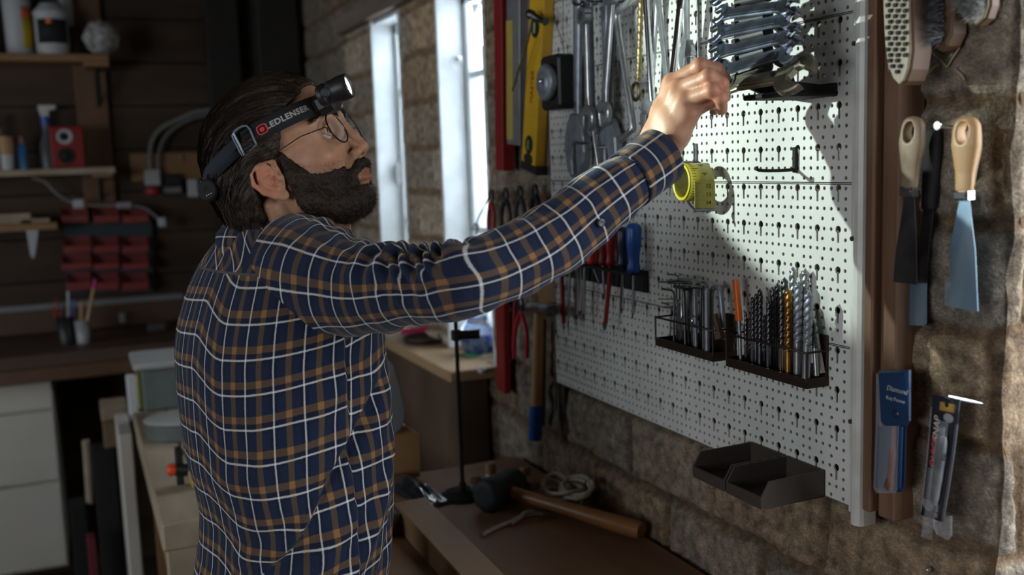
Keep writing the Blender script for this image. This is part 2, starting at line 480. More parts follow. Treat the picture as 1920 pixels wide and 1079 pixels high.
# outer face
for (y0, y1, z0, z1) in ((YJ, W1[0], 0, ZC), (W1[0], W2[1], 0, WZ[0]), (W1[0], W2[1], WZ[1], ZC), (W1[1], W2[0], WZ[0], WZ[1]), (W2[1], YB, 0, ZC)):
    fw.patch((W+WT, y0, z0), (0, 1, 0), (0, 0, 1), (1, 0, 0), y1-y0, z1-z0, y0, z0, .1)
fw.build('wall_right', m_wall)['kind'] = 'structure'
# wall on the camera side of the opening, sill wall and lintel
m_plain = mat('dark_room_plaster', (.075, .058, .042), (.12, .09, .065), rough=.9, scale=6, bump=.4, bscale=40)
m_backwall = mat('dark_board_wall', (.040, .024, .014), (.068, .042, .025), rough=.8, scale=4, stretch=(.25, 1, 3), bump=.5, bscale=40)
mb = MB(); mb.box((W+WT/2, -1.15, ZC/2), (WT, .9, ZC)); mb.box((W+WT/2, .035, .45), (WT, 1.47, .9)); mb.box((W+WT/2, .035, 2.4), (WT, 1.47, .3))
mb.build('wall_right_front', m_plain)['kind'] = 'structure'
mb = MB(); mb.box(((XL+W+WT)/2, (YF+YB)/2, -.05), (W+WT-XL+.3, YB-YF+.3, .1)); 
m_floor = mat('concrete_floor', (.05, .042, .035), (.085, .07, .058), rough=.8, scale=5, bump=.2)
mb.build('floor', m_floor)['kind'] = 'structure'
mb = MB()
for i in range(24): mb.box(((XL+W+WT)/2, YF+.125+i*.25, ZC+.02), (W+WT-XL+.3, .244, .04), bev=.004)
for i in range(6): mb.box(((XL+W)/2, YF+.4+i*1.05, ZC-.07), (W-XL, .09, .14), bev=.006)
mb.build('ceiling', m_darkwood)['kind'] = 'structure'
mb = MB()
# boarded back wall, laid in wide boards
zz = 0; k = 0
while zz < ZC:
    h = .17
    mb.box(((XL+W)/2, YB+.03+.003*(k % 2), zz+h/2), (W-XL, .06, h-.004), bev=.003); zz += h; k += 1
mb.box(((XL+W)/2, YB+.10, ZC/2), (W-XL+.4, .06, ZC))
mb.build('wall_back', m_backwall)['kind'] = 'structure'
mb = MB(); mb.box(((XL+W+WT)/2, YF-.05, ZC/2), (W+WT-XL, .1, ZC)); mb.build('wall_front', m_plain)['kind'] = 'structure'
# left wall with its own window
mb = MB()
wy0, wy1, wz0, wz1 = -.9, .9, 1.1, 2.2
mb.box((XL-.1, (YF+wy0)/2, ZC/2), (.2, wy0-YF, ZC)); mb.box((XL-.1, (2.3+wy1)/2, ZC/2), (.2, 2.3-wy1, ZC)); mb.box((XL-.1, (YB+3.5)/2, ZC/2), (.2, YB-3.5, ZC))
mb.box((XL-.1, 2.9, wz0/2), (.2, 1.2, wz0)); mb.box((XL-.1, 2.9, (wz1+ZC)/2), (.2, 1.2, ZC-wz1))
mb.box((XL-.1, (wy0+wy1)/2, wz0/2), (.2, wy1-wy0, wz0)); mb.box((XL-.1, (wy0+wy1)/2, (wz1+ZC)/2), (.2, wy1-wy0, ZC-wz1))
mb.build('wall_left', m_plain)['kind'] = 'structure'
def st(o): o['kind'] = 'structure'; return o
# dark lintel boards above the small windows
mb = MB(); mb.box((W-.008, (W1[0]+W2[1])/2+.15, 2.085), (.05, 1.35, .055), bev=.004)
st(mb.build('trim_1', mat('lintel_wood', (.16, .12, .09), (.24, .19, .15), rough=.7, scale=8, stretch=(1, .2, 1))))
# corner post and downpipe at the far corner
mb = MB(); mb.box((.60, YB-.04, ZC/2), (.13, .08, ZC), bev=.004); mb.box((.80, YB-.10, ZC/2), (.16, .2, ZC), bev=.004)
st(mb.build('trim_2', mat('black_stained_post', (.012, .010, .009), (.022, .018, .015), rough=.7, scale=10)))
# the two small windows: painted reveal lining with hook, casement frame, glazing bars, panes
def window(n, y0, y1, bars, xg):
    z0, z1 = WZ
    root = bpy.data.objects.new('window_%d' % n, None); col.objects.link(root); root.location = (xg, (y0+y1)/2, z0); root['kind'] = 'structure'
    mb = MB()
    mb.box((xg, y1-.022, (z0+z1)/2), (.045, .030, z1-z0-.02), bev=.004); mb.box((xg, y0+.022, (z0+z1)/2), (.045, .030, z1-z0-.02), bev=.004)
    mb.box((xg, (y0+y1)/2, z1-.025), (.045, y1-y0, .035), bev=.004); mb.box((xg, (y0+y1)/2, z0+.025), (.045, y1-y0, .04), bev=.004)
    for zb in bars: mb.box((xg, (y0+y1)/2, zb), (.03, y1-y0-.05, .018), bev=.003)
    mb.build('window_frame', m_winwhite, root)
    mb = MB()
    mb.box((W-.006+(xg-.03-W)/2+.003, y1-.009, (z0+z1)/2), (xg-.024-W+.012, .014, z1-z0), bev=.002)
    mb.box((W+(xg-.03-W)/2, y0+.009, (z0+z1)/2), (xg-.024-W, .014, z1-z0), bev=.002)
    mb.box((W+(xg-.03-W)/2, (y0+y1)/2, z1-.007), (xg-.024-W, y1-y0, .012), bev=.002)
    mb.build('reveal_lining', m_winwhite, root)
    mb = MB(); mb.box((xg+.005, (y0+y1)/2, (z0+z1)/2), (.004, y1-y0-.05, z1-z0-.06)); mb.build('pane', m_glass, root)
    return root
w1 = window(1, *W1, (1.42, 1.83), 1.0)
w2 = window(2, *W2, (1.42, 1.83), 1.0)
hk = onY(866, 112, W1[1]-.02)
mb = MB(); mb.cyl((hk[0]-.01, W1[1]-.018, hk[2]+.004), (hk[0]-.01, W1[1]-.034, hk[2]+.004), .006)
mb.tube(smoothpath([(hk[0]-.02+.018*math.cos(a), W1[1]-.030, hk[2]+.004*0-.010+.016*math.sin(a)) for a in np.linspace(0, 5.2, 12)], 3), .0016, 6)
mb.build('window_hook', m_steel, w1)
hk = onY(755, 320, W2[1]-.02)
mb = MB(); mb.box((hk[0]-.005, W2[1]-.022, hk[2]), (.016, .012, .10), bev=.004); mb.box((hk[0]-.02, W2[1]-.032, hk[2]-.01), (.012, .014, .07), bev=.004)
mb.build('window_latch', m_steel, w2)
# big daylight window in the left wall, behind the man's back and out of the photograph
root = bpy.data.objects.new('window_3', None); col.objects.link(root); root.location = (XL-.1, 0, wz0); root['kind'] = 'structure'
mb = MB()
for y in (wy0+.03, 0, wy1-.03): mb.box((XL-.1, y, (wz0+wz1)/2), (.05, .05, wz1-wz0), bev=.004)
for z in (wz0+.03, wz1-.03): mb.box((XL-.1, 0, z), (.05, wy1-wy0, .05), bev=.004)
mb.build('window_frame', m_winwhite, root)
root = bpy.data.objects.new('window_4', None); col.objects.link(root); root.location = (XL-.1, 2.9, wz0); root['kind'] = 'structure'  # unseen window added to the left wall as an opening for the far fill
mb = MB()
for y in (2.33, 2.9, 3.47): mb.box((XL-.1, y, (wz0+wz1)/2), (.05, .05, wz1-wz0), bev=.004)
for z in (wz0+.03, wz1-.03): mb.box((XL-.1, 2.9, z), (.05, 1.2, .05), bev=.004)
mb.build('window_frame', m_winwhite, root)
# sill shelf under the small windows
zs = 1.100
mb = MB()
mb.box(((.795+W+.09)/2, (2.225+3.28)/2, zs-.014), (W+.09-.795, 1.055, .028), bev=.003)
sill = mb.build('sill_shelf', m_ply); tag(sill, 'light plywood shelf board under the two small windows', 'shelf')

# ================================================================ PEGBOARD
U = .013
Y0, Z0 = .9911, 1.7602    # rightmost keyhole column, its keyhole nearest the photo's top
yl, yr = Y0+63.3*U, Y0-2.05*U
def holepts(cy, cz, r, n=8, ph=.3927): return [(cy+r*math.cos(ph+2*PI*i/n), cz+r*math.sin(ph+2*PI*i/n)) for i in range(n)]
def boardpanel(z0r, name, parent, label=None):
    """z0r: index of the keyhole row at the panel's top (rows count down), 4 rows of 4 units; panel spans units"""
    V = []; F = []
    vi = {}
    def v(y, z, x):
        k = (round(y, 6), round(z, 6), round(x, 6))
        if k not in vi: vi[k] = len(V); V.append((x, y, z))
        return vi[k]
    TH = .0016
    def quad(y0, y1, z0, z1): F.append([v(y0, z0, BX), v(y1, z0, BX), v(y1, z1, BX), v(y0, z1, BX)][::-1])
    def holed(y0, y1, z0, z1, pts):
        # outer boundary sampled towards each inner point by angle
        cy, cz = (y0+y1)/2, (z0+z1)/2
        n = len(pts); outer = []
        py = sum(p[0] for p in pts)/n; pz = sum(p[1] for p in pts)/n
        for (a, b) in pts:
            dy, dz = a-py, b-pz
            ty = ((y1-py) if dy > 0 else (y0-py))/dy if abs(dy) > 1e-9 else 1e9
            tz = ((z1-pz) if dz > 0 else (z0-pz))/dz if abs(dz) > 1e-9 else 1e9
            t = min(ty, tz); outer.append((py+dy*t, pz+dz*t))
        corners = [(y0, z0), (y1, z0), (y1, z1), (y0, z1)]
        def ang(p): return math.atan2(p[1]-pz, p[0]-py)
        for i in range(n):
            j = (i+1) % n
            a0 = ang(outer[i]); a1 = ang(outer[j])
            d = (a1-a0) % (2*PI)
            mid = sorted([c for c in corners if 1e-6 < (ang(c)-a0) % (2*PI) < d-1e-6], key=lambda c: (ang(c)-a0) % (2*PI))
            f = [v(*pts[i], BX), v(*pts[j], BX), v(*outer[j], BX)]+[v(*c, BX) for c in mid[::-1]]+[v(*outer[i], BX)]
            F.append(f)
            F.append([v(*pts[j], BX), v(*pts[i], BX), v(*pts[i], BX+TH*1.5), v(*pts[j], BX+TH*1.5)])
    key = []
    rc, rs = .0050, .0018
    for i in range(12):
        a = -PI/2+.40+(2*PI-.80)*i/11
        key.append((rc*math.cos(a), rc*math.sin(a)))
    key = key+[(-rs, -.0170), (rs, -.0170)]
    hr = .00265
    for row in range(4):
        zt = Z0-(z0r+row)*4*U
        for c in range(-1, 64):
            y = Y0+c*U
            ya, yb = y-U/2, y+U/2
            iskey = c % 3 == 0
            g = (c//3) % 2 == 0     # gap type B beside this keyhole (to the left of column c//3)
            # rows relative to the keyhole row: -? we lay out rows 0..3 downwards
            def cell(r, kind, sh=0):
                z = zt-r*U
                if kind: holed(ya, yb, z-U/2, z+U/2, holepts(y+sh, z, hr))
                else: quad(ya, yb, z-U/2, z+U/2)
            if iskey:
                holed(ya, yb, zt-1.5*U, zt+.5*U, [(y+a, zt+b) for a, b in key])
                cell(2, True); cell(3, False)
            else:
                sh = 0
                if c >= 0 and g: sh = -.25*U if c % 3 == 1 else .25*U
                cell(0, True); cell(1, True, sh); cell(2, True); cell(3, True, sh)
    zb = Z0-(z0r+3)*4*U-3.5*U; ztop = zb+16*U
    # solid margins left and right
    for (a, b) in ((yr, Y0-1.5*U), (Y0+63.5*U, yl+.006)):
        quad(a, b, zb, ztop)
    # returned edges, giving the folded sheet its depth
    V = np.array(V)
    o = MB(); 
    o.V = [V]; o.F = [f for f in F]; o.S = [False]*len(F); o.n = len(V)
    ya, yb = yr, yl+.006
    o.box((BX+.0045, (ya+yb)/2, zb+.0008), (.009, yb-ya, .0012)); o.box((BX+.0045, (ya+yb)/2, ztop-.0012), (.009, yb-ya, .0012))
    o.box((BX+.0045, ya+.0008, (zb+ztop)/2), (.0088, .0012, .207)); o.box((BX+.0045, yb-.0008, (zb+ztop)/2), (.0088, .0012, .207))
    ob = o.build(name, m_board, parent)
    return ob
# rows are laid so that seams fall as in the photo (just below the third unit under a keyhole)
peg = thing('pegboard', 'white perforated metal pegboard with keyhole slots, hung on the brick wall', 'pegboard', (BX+.01, (yl+yr)/2, 1.1525))
def seamed(o, sh):   # each sheet is lowered a hair so that a dark seam stays between sheets
    return o
for r0 in (-4, 0, 4, 8): boardpanel(r0, 'panel', peg)
zlo, zhi = 1.1500, 2.0
mb = MB()
mb.box((BX-.002, yr-.0065, (zlo+zhi)/2-.006), (.006, .011, zhi-zlo+.012), bev=.001)
for i in range(30):
    pass
mb.build('edge_strip', m_rail, peg)
mb = MB()
for i in range(32): mb.box((BX-.0045, yr-.0125, zlo+.012+i*.0270), (.004, .0022, .011 if i % 2 else .018))
mb.build('strip_slots', m_blackmat, peg)
# rounded upright channel
prof = [(-.010, -.013), (-.010, .006), (-.008, .011), (-.003, .014), (.003, .014), (.008, .011), (.010, .006), (.010, -.013)]
mb = MB()
mb.prism(prof, (BX-.004, yr-.0245, (zlo+zhi)/2-.010), np.array([[0, -1, 0], [-1, 0, 0], [0, 0, 1]], float)@np.eye(3), zhi-zlo+.02, smooth=False, r2=None)
mb.build('upright_channel', m_rail, peg)
mb = MB()
for z in (1.262, 1.492, 1.726): MB().cyl((BX-.0175, yr-.016, z), (BX-.0125, yr-.016, z), .003, n=10).build('rusty_screw', m_rust, peg)
# timber post beside the pegboard: two battens
mb = MB(); mb.box((W-.022, yr-.046, 1.595), (.055, .014, .88), bev=.002); mb.build('timber_batten', m_post)['label'] = 'narrow brown timber batten directly beside the white pegboard channel'
mb = MB(); mb.box((W-.018, yr-.0675, 1.60), (.040, .026, .90), bev=.002); mb.build('timber_post', m_post)['label'] = 'wider brown timber post with a knot, on the right of the narrow batten'
for n_, c_ in (('timber_batten', 'batten'), ('timber_post', 'post')): col.objects[n_]['category'] = c_
# ================================================================ TOOL BUILDERS (drawn in a plate's own plane, then placed)
def circ(r, n=20, cx=0, cy=0, a0=0): return [(cx+r*math.cos(a0+2*PI*i/n), cy+r*math.sin(a0+2*PI*i/n)) for i in range(n)]
def plate_frame(P0, P1, nrm):
    """columns: x across, y along P0->P1, z = towards nrm"""
    P0 = np.asarray(P0, float); P1 = np.asarray(P1, float); y = P1-P0; L_ = np.linalg.norm(y); y = y/L_
    z = np.asarray(nrm, float); z = z-y*(z@y); z = z/np.linalg.norm(z); x = np.cross(y, z)
    return np.stack([x, y, z], 1), L_
def jaw_outline(r, gap, ang=R(15), deep=None, n=22):
    """open jaw: disc with a parallel-sided notch opening towards +y turned by ang"""
    deep = r*.15 if deep is None else deep
    h = gap/2; a1 = math.acos(h/r*.98) if h < r else .3
    P = []
    for i in range(n+1):
        a = PI-a1+(PI+2*a1-2*PI+2*(PI/2-a1)*0)*0
    # arc from the right tip clockwise round the back to the left tip
    st, en = math.atan2(math.sqrt(r*r-h*h), h), math.atan2(math.sqrt(r*r-h*h), -h)
    t = np.linspace(st, en-2*PI, n)
    P = [(r*math.cos(a)*(1.0 if math.sin(a) < .3 else 1.0), r*math.sin(a)) for a in t]
    P += [(-h, -deep+h*.25), (-h*.55, -deep-h*.22), (h*.55, -deep-h*.22), (h, -deep+h*.25)]
    c, s_ = math.cos(ang), math.sin(ang)
    return [(x*c-y*s_, x*s_+y*c) for x, y in P]
def shaft_outline(L_, w0, w1, y0=0): return [(-w0/2, y0), (w0/2, y0), (w0*.42, y0+L_*.15), (w1*.42, y0+L_*.85), (w1/2, y0+L_), (-w1/2, y0+L_), (-w1*.42, y0+L_*.85), (-w0*.42, y0+L_*.15)]
def spanner(name, label, P0, P1, nrm, m, ends=('open', 'open'), rs=(.012, .010), gaps=(.010, .008), w=.009, t=.004, group=None, cat='spanner', angs=(R(15), R(15))):
    """spanner between head centres P0 and P1"""
    M_, L_ = plate_frame(P0, P1, nrm); P0 = np.asarray(P0, float); P1 = np.asarray(P1, float)
    mid = (P0+P1)/2
    root = thing(name, label, cat, tuple(mid), group)
    mb = MB(); y0 = rs[0]*.6; Ls = L_-rs[0]*.6-rs[1]*.6
    O = [(x, y) for x, y in shaft_outline(Ls, w*1.25, w*1.15, y0)]
    mb.prism(O, P0, M_, t, r2=t*.22)
    # recessed panel's raised rim along the shank
    mb.prism([(-w*.28, y0+Ls*.12), (w*.28, y0+Ls*.12), (w*.26, y0+Ls*.88), (-w*.26, y0+Ls*.88)], P0+M_[:, 2]*(t*.5), M_, t*.25, r2=t*.08)
    mb.build('shank', m, root)
    for k, (e, r, g) in enumerate(zip(ends, rs, gaps)):
        c = P0 if k == 0 else P1
        Mk = M_.copy()
        if k == 0: Mk[:, 0] *= -1; Mk[:, 1] *= -1
        mb = MB()
        if e == 'open':
            mb.prism(jaw_outline(r, g, angs[k]), c, Mk, t*1.5, r2=t*.25); mb.build('open_jaw', m, root)
        else:
            n = 24; inner = [(g/2*(1.0+(.12 if i % 2 else 0))*math.cos(2*PI*i/n), g/2*(1.0+(.12 if i % 2 else 0))*math.sin(2*PI*i/n)) for i in range(n)]
            mb.ringprism(circ(r, n), inner, c+Mk[:, 2]*t*.4, Mk, t*2.0); mb.build('ring_end', m, root)
    return root
def adjustable(name, label, P0, P1, nrm, m, r=.022, gap=.014, w=.015, t=.007, flip=1):
    """adjustable spanner: head at P0 (jaws point away from P1), handle to P1"""
    P0 = np.asarray(P0, float); P1 = np.asarray(P1, float)
    M_, L_ = plate_frame(P1, P0, nrm)     # y points towards the head and beyond
    root = thing(name, label, 'adjustable spanner', tuple((P0+P1)/2))
    f = flip
    mb = MB()
    mb.prism(shaft_outline(L_-r*.5, w*1.15, w*.9), P1, M_, t, r2=t*.25)
    mb.prism([(-w*.26, L_*.1), (w*.26, L_*.1), (w*.22, L_*.75), (-w*.22, L_*.75)], P1+M_[:, 2]*t*.5, M_, t*.3, r2=t*.1)
    mb.build('handle', m, root)
    def q(P): return [(f*x*r, y*r) for x, y in P]
    body = q([(-.42, -1.25), (.42, -1.25), (.75, -.75), (.95, -.2), (.98, .1), (.55, .12), (.10, .08), (-.10, .35), (-.22, 1.0), (-.10, 1.72), (-.34, 1.86), (-.74, 1.35), (-1.0, .5), (-.95, -.3), (-.72, -.8)])
    mb = MB(); mb.prism(body, P0, M_, t*1.7, r2=t*.3); mb.build('fixed_jaw', m, root)
    mj = q([(.16, .18), (.98, .18), (1.04, .55), (.90, 1.10), (.58, 1.74), (.36, 1.76), (.22, .95)])
    mb = MB(); mb.prism(mj, P0, M_, t*1.5, r2=t*.3); mb.build('moving_jaw', m, root)
    mb = MB(); a = P0+M_@np.array([f*.05*r, -.22*r, 0]); b = P0+M_@np.array([f*.62*r, -.22*r, 0])
    mb.lathe(a, b, [(i*np.linalg.norm(b-a)/12, r*(.17 if i % 2 else .21)) for i in range(13)], n=12); mb.build('adjusting_screw', m_darksteel, root)
    return root
NW = (-1, 0, 0)   # outward normal of the wall
def hook(px, py, X0=None, reach=.03, name='pegboard_hook', label=None, r=.0018, drop=.012, up=.010):
    p = onX(px, py, BX)
    mb = MB(); mb.tube(smoothpath([(BX+.004, p[1], p[2]+.012), (BX-.002, p[1], p[2]+.004), (BX-.003, p[1], p[2]), (BX-reach, p[1], p[2]-.001), (BX-reach-.003, p[1], p[2]+up)], 4), r, 8)
    o = mb.build(name, m_darksteel); tag(o, label, 'hook'); return o

# ---------------------------------------------------------------- hanging spanners, upper left of the pegboard
XA, XB_ = BX-.022, BX-.036
adjustable('adjustable_wrench', 'largest grey adjustable wrench, its big jaws hanging lowest at the left of the pegboard', onX(1083, 262, XA), onX(1084, -30, XA), NW, m_greysteel, r=.038, w=.025, t=.011, flip=-1)
spanner('spanner', 'chrome spanner with a bright curved shank hanging in front of the largest adjustable wrench', onX(1103, 222, XB_-.012), onX(1098, 30, XB_-.012), NW, m_steel, ('open', 'ring'), (.023, .016), (.017, .015), w=.013, t=.007, angs=(R(-12), 0))
spanner('spanner', 'thin dull steel spanner just right of the bright curved one', onX(1112, 235, XB_+.003), onX(1106, -15, XB_+.003), NW, m_greysteel, ('open', 'open'), (.020, .016), (.014, .013), w=.013, t=.005)
spanner('spanner', 'dark combination spanner whose open jaw hangs right of the bright curved spanner', onX(1132, 213, XB_), onX(1148, -10, XB_), NW, m_steel, ('open', 'ring'), (.023, .018), (.016, .016), w=.015, t=.007, angs=(R(15), 0))
spanner('spanner', 'grey combination spanner behind, its shank beside the dark combination spanner', onX(1141, 205, XA), onX(1156, -12, XA), NW, m_darksteel, ('ring', 'ring'), (.012, .012), (.011, .011), w=.009, t=.005)
adjustable('adjustable_wrench', 'dark grey adjustable wrench hanging lowest above the plaid sleeve', onX(1143, 270, XA+.002), onX(1135, 10, XA+.002), NW, m_greysteel, r=.034, w=.020, t=.010, flip=1)
mb = MB(); mb.cyl(onX(1113, 244, XB_), onX(1124, 318, XB_), .0035, n=12); o = mb.build('steel_rod', m_chrome); tag(o, 'short bright chrome rod hanging below the spanners, left of the dark grey wrench', 'rod')
mb = MB()
P = [onX(1184, -6, XB_), onX(1176, 6, XB_), onX(1158, 24, XB_), onX(1160, 60, XB_), onX(1172, 140, XB_), onX(1186, 232, XB_), onX(1182, 246, XB_), onX(1162, 264, XB_)]
mb.tube(smoothpath(P, 5), .0058, 10); o = mb.build('brace_bar', m_steel); tag(o, 'cranked steel bar bent at both ends, slanting down between the spanners', 'bent bar')
# brass chain and ring
t_ = thing('brass_rod', 'aged brass knotted rod with a ring at its lower end', 'rod', tuple(onX(1199, 60, XA)))
mb = MB(); a, b = onX(1203, -30, XA), onX(1197, 152, XA); L_ = np.linalg.norm(b-a)
mb.lathe(a, b, [(L_*i/44, .0035+.0022*abs(math.sin(i*.9))) for i in range(45)], n=10); mb.build('rod', m_brass, t_)
mb = MB(); c = onX(1192, 172, XA); mb.tube([c+np.array([0, .0115*math.cos(q), .0135*math.sin(q)]) for q in np.linspace(0, 2*PI, 25)[:-1]], .0032, 8, closed=True); mb.build('ring', m_brass, t_)
mb = MB(); mb.cyl(onX(1210, -20, XB_), onX(1223, 190, XB_), .0050, n=12); tag(mb.build('steel_rod', m_chrome), 'long bright polished rod hanging directly left of the hand', 'rod')
adjustable('adjustable_wrench', 'small bright adjustable wrench whose head hangs just left of the hand', onX(1219, 208, XA), onX(1231, -20, XA), NW, m_steel, r=.023, w=.013, t=.007, flip=1)
spanner('spanner', 'slim steel spanner leaning to the right, its lower end behind the wrist', onX(1253, 170, XB_), onX(1232, -20, XB_), NW, m_steel, ('ring', 'ring'), (.012, .012), (.010, .010), w=.011, t=.005)
spanner('spanner', 'slim steel spanner leaning to the left, crossing the other slim one above the hand', onX(1259, 168, XB_-.012), onX(1279, -20, XB_-.012), NW, m_chrome, ('ring', 'open'), (.013, .013), (.010, .010), w=.014, t=.005)
adjustable('adjustable_wrench', 'smallest adjustable wrench, its head just above the knuckles', onX(1289, 104, XA), onX(1287, -30, XA), NW, m_steel, r=.018, w=.012, t=.006, flip=-1)
mb = MB(); mb.cyl(onX(1309, -20, XA), onX(1310, 112, XA), .0022, n=10); tag(mb.build('steel_rod', m_darksteel), 'thin dark rod hanging between the hand and the stacked spanners', 'rod')
mb = MB(); c = onX(1094, 8, BX-.07)
mb.tube(smoothpath([onX(1072, 2, BX-.03), onX(1078, 9, BX-.05), onX(1092, 8, BX-.055)], 4), .0018, 8)
mb.ball(c, .0055); tag(mb.build('ball_ended_hook', m_darksteel), 'dark pegboard hook with a shiny ball tip above the spanners', 'hook')
for (x, y, lb) in ((1120, 8, 'black wire hook holding the dull steel spanners'), (1146, 2, 'black wire hook holding the dark combination spanner'), (1172, 3, 'black wire hook holding the cranked bar')): hook(x, y, label=lb, reach=.045)

# ---------------------------------------------------------------- chalk reel on a wire
XR = BX-.046
reel = thing('chalk_reel', 'black square-backed reel with a round grey disc, hanging on thin wires at the pegboard edge', 'reel', tuple(onX(1040, 200, XR)))
mb = MB(); c = onX(1041, 155, XR); Yw = .078; Zh = .100
mb.prism(rrect(Yw, Zh, .010), c+np.array([.006, 0, 0]), WALLROT, .036, r2=.004); mb.build('case', m_black, reel)
mb = MB(); cf = c+np.array([-.026, -.004, 0])
mb.lathe(cf+np.array([.012, 0, 0]), cf-np.array([1, 0, 0]), [(0, .032), (.006, .034), (.010, .034), (.013, .030), (.014, .027), (.012, .020), (.015, .017), (.016, .010), (.014, .006)], n=32)
mb.build('disc', m_greysteel, reel)
mb = MB(); mb.box(cf+np.array([.016, .040, .004]), (.012, .006, .034), bev=.002); mb.build('green_marking', mat('green_plastic', (.10, .22, .06), rough=.5), reel)
mb = MB(); mb.ball(cf+np.array([-.006, .0, .002]), (.003, .004, .006)); mb.build('hub', m_chrome, reel)
mb = MB()
for P in ([(1034, 108), (1057, 98), (1040, 34), (1038, 8), (1046, 2), (1062, -4)], [(1057, 100), (1055, 60), (1056, -6)]):
    mb.tube(smoothpath([onX(x, y, BX-.012) for x, y in P], 5), .0009, 6)
tag(mb.build('hanging_wire', m_darksteel), 'thin dark bent wire from which the chalk reel hangs', 'wire')

# ---------------------------------------------------------------- spanner rack held at the fingers
XS = BX-.098
rack = thing('spanner_rack', 'black toothed bracket on the pegboard holding a stack of double-ended spanners', 'rack', tuple(onX(1410, 165, BX-.03)))
for px, lab in ((1376, 'a'), (1447, 'b')):
    mb = MB(); Yk = onX(px, 100, XS)[1]
    ztop = onX(px, -55, XS)[2]; zbot = onX(px, 172, XS)[2]
    O = [(0, zbot-.006), (.050, zbot-.006), (.092, zbot+.010)]
    n = 7
    for i in range(n):
        z = zbot+.016+(ztop-zbot)*i/n; dz = (ztop-zbot)/n
        O += [(.099, z+.001), (.100, z+.007), (.086, z+.006), (.084, z+dz*.62), (.092, z+dz*.8)]
    O += [(.092, ztop+.012), (.074, ztop+.012), (.074, zbot+.030), (.066, zbot+.012), (.0, zbot+.006)]
    O = [(a, b) for a, b in O]
    mb.prism(O, (BX+.001, Yk, 0), np.array([[-1, 0, 0], [0, 0, 1], [0, 1, 0]], float), .006)
    mb.build('toothed_arm', m_blackmat, rack)
mb = MB(); ya, yb = onX(1376, 168, XS)[1], onX(1447, 168, XS)[1]; zb = onX(1410, 168, XS)[2]
mb.box(((BX+XS)/2+.01, (ya+yb)/2, zb-.008), (.085, ya-yb+.01, .007), bev=.002)
mb.box((BX-.003, (ya+yb)/2, zb-.002), (.005, ya-yb+.01, .014), bev=.001)
mb.build('back_plate', m_blackmat, rack)
stack = [((1346, -8), (1481, -34), .0095, .0085, 'topmost'), ((1352, 27), (1480, 10), .010, .0095, 'second from the top'), ((1345, 62), (1482, 34), .011, .010, 'third from the top'), ((1343, 100), (1482, 66), .0125, .0115, 'fourth from the top'), ((1350, 136), (1484, 94), .0130, .013, 'second from the bottom')]
XSK = XS
for k, (a, b, ra, rb, lab) in enumerate(stack):
    p = onX(1386, a[1]+(b[1]-a[1])*.30+19, XS+.012); q = onX(1440, a[1]+(b[1]-a[1])*.72+17, XS+.012)
    MB().cyl(p, q, .0085, n=14).build('spacer_bar', m_black, rack)
for k, (a, b, ra, rb, lab) in enumerate(stack):
    nrm = (-.86, 0, .50) if k % 2 else (-.90, 0, .44)
    spanner('open_ended_spanner', 'chrome double open-ended spanner lying in the black rack, %s of the stack' % lab, onX(a[0], a[1], XSK), onX(b[0], b[1], XSK), nrm, m_bluesteel,
            ('open', 'open'), (ra*1.45, rb*1.45), (ra*1.25, rb*1.15), w=.0150+.0006*k, t=.0050, group='spanners stacked in the rack', angs=(R(14), R(-14)))
spanner('open_ended_spanner', 'largest, dull olive-grey spanner at the bottom of the rack, touched by the fingertips', onX(1366, 160, XS-.004), onX(1492, 140, XS+.008), (-.80, 0, .60), mat('olive_steel', (.30, .29, .22), (.20, .19, .14), rough=.42, metal=.7, scale=70), ('open', 'open'), (.015, .029), (.012, .021), w=.0215, t=.007, group='spanners stacked in the rack', angs=(R(10), R(-22)))

# ---------------------------------------------------------------- yellow tape measure coil on a hook
tp = thing('tape_measure', 'coiled yellow tailor tape measure hanging on a hook below the wrist', 'tape measure', tuple(onX(1295, 360, BX-.02)))
cT = onX(1278, 342, BX-.062); rT = .028; wT = .038
ax = np.array([1.0, -.10, -.02]); ax = ax/np.linalg.norm(ax)
mb = MB(); mb.lathe(cT, cT+ax, [(0, rT*.80), (.0012, rT), (wT, rT), (wT+.0008, rT*.80), (0, rT*.80)], n=44, caps=False)
mb.build('coil', m_tape, tp)
mb = MB()
for q in (0, 1, 2): mb.tube([cT+frame(cT, cT+ax)@np.array([rT*(.84+.05*q)*math.cos(a), rT*(.84+.05*q)*math.sin(a), -.0004]) for a in np.linspace(0, 2*PI, 41)[:-1]], .0007, 6, closed=True)
mb.build('wound_edges', mat('bright_yellow', (.55, .49, .04), rough=.4), tp)
# hanging end of the tape with a metal tip
mb = MB(); e0 = cT+ax*.002+np.array([0, -.030, -.001]); Fm = frame(cT, cT+ax)
hang = []
for a in np.linspace(.0, 1.0, 10): hang.append((-.0298-.0006*math.sin(a*PI), -.040*a+.002))
V = []; F = []
for (dy, dz) in hang:
    for xx in (0.002, wT*.92): V.append(cT+ax*xx+np.array([0, dy, dz]))
    for xx in (0.002, wT*.92): V.append(cT+ax*xx+np.array([0, dy-.0008, dz]))
for i in range(len(hang)-1):
    b_ = i*4; F += [(b_, b_+1, b_+5, b_+4), (b_+2, b_+6, b_+7, b_+3), (b_, b_+4, b_+6, b_+2), (b_+1, b_+3, b_+7, b_+5)]
mb.add(V, F); mb.build('loose_end', m_tape, tp)
mb = MB(); mb.box(cT+ax*wT*.5+np.array([0, -.0302, -.0405]), (wT*.95, .0025, .005), rot=None, bev=.0008); mb.build('metal_tip', m_darksteel, tp)
marks = []
for i in range(9):
    a = -.25+i*.28; pos = cT+ax*(wT*.5)+Fm@np.array([(rT+.0001)*math.cos(a+PI*1.0), (rT+.0001)*math.sin(a+PI*1.0), 0])
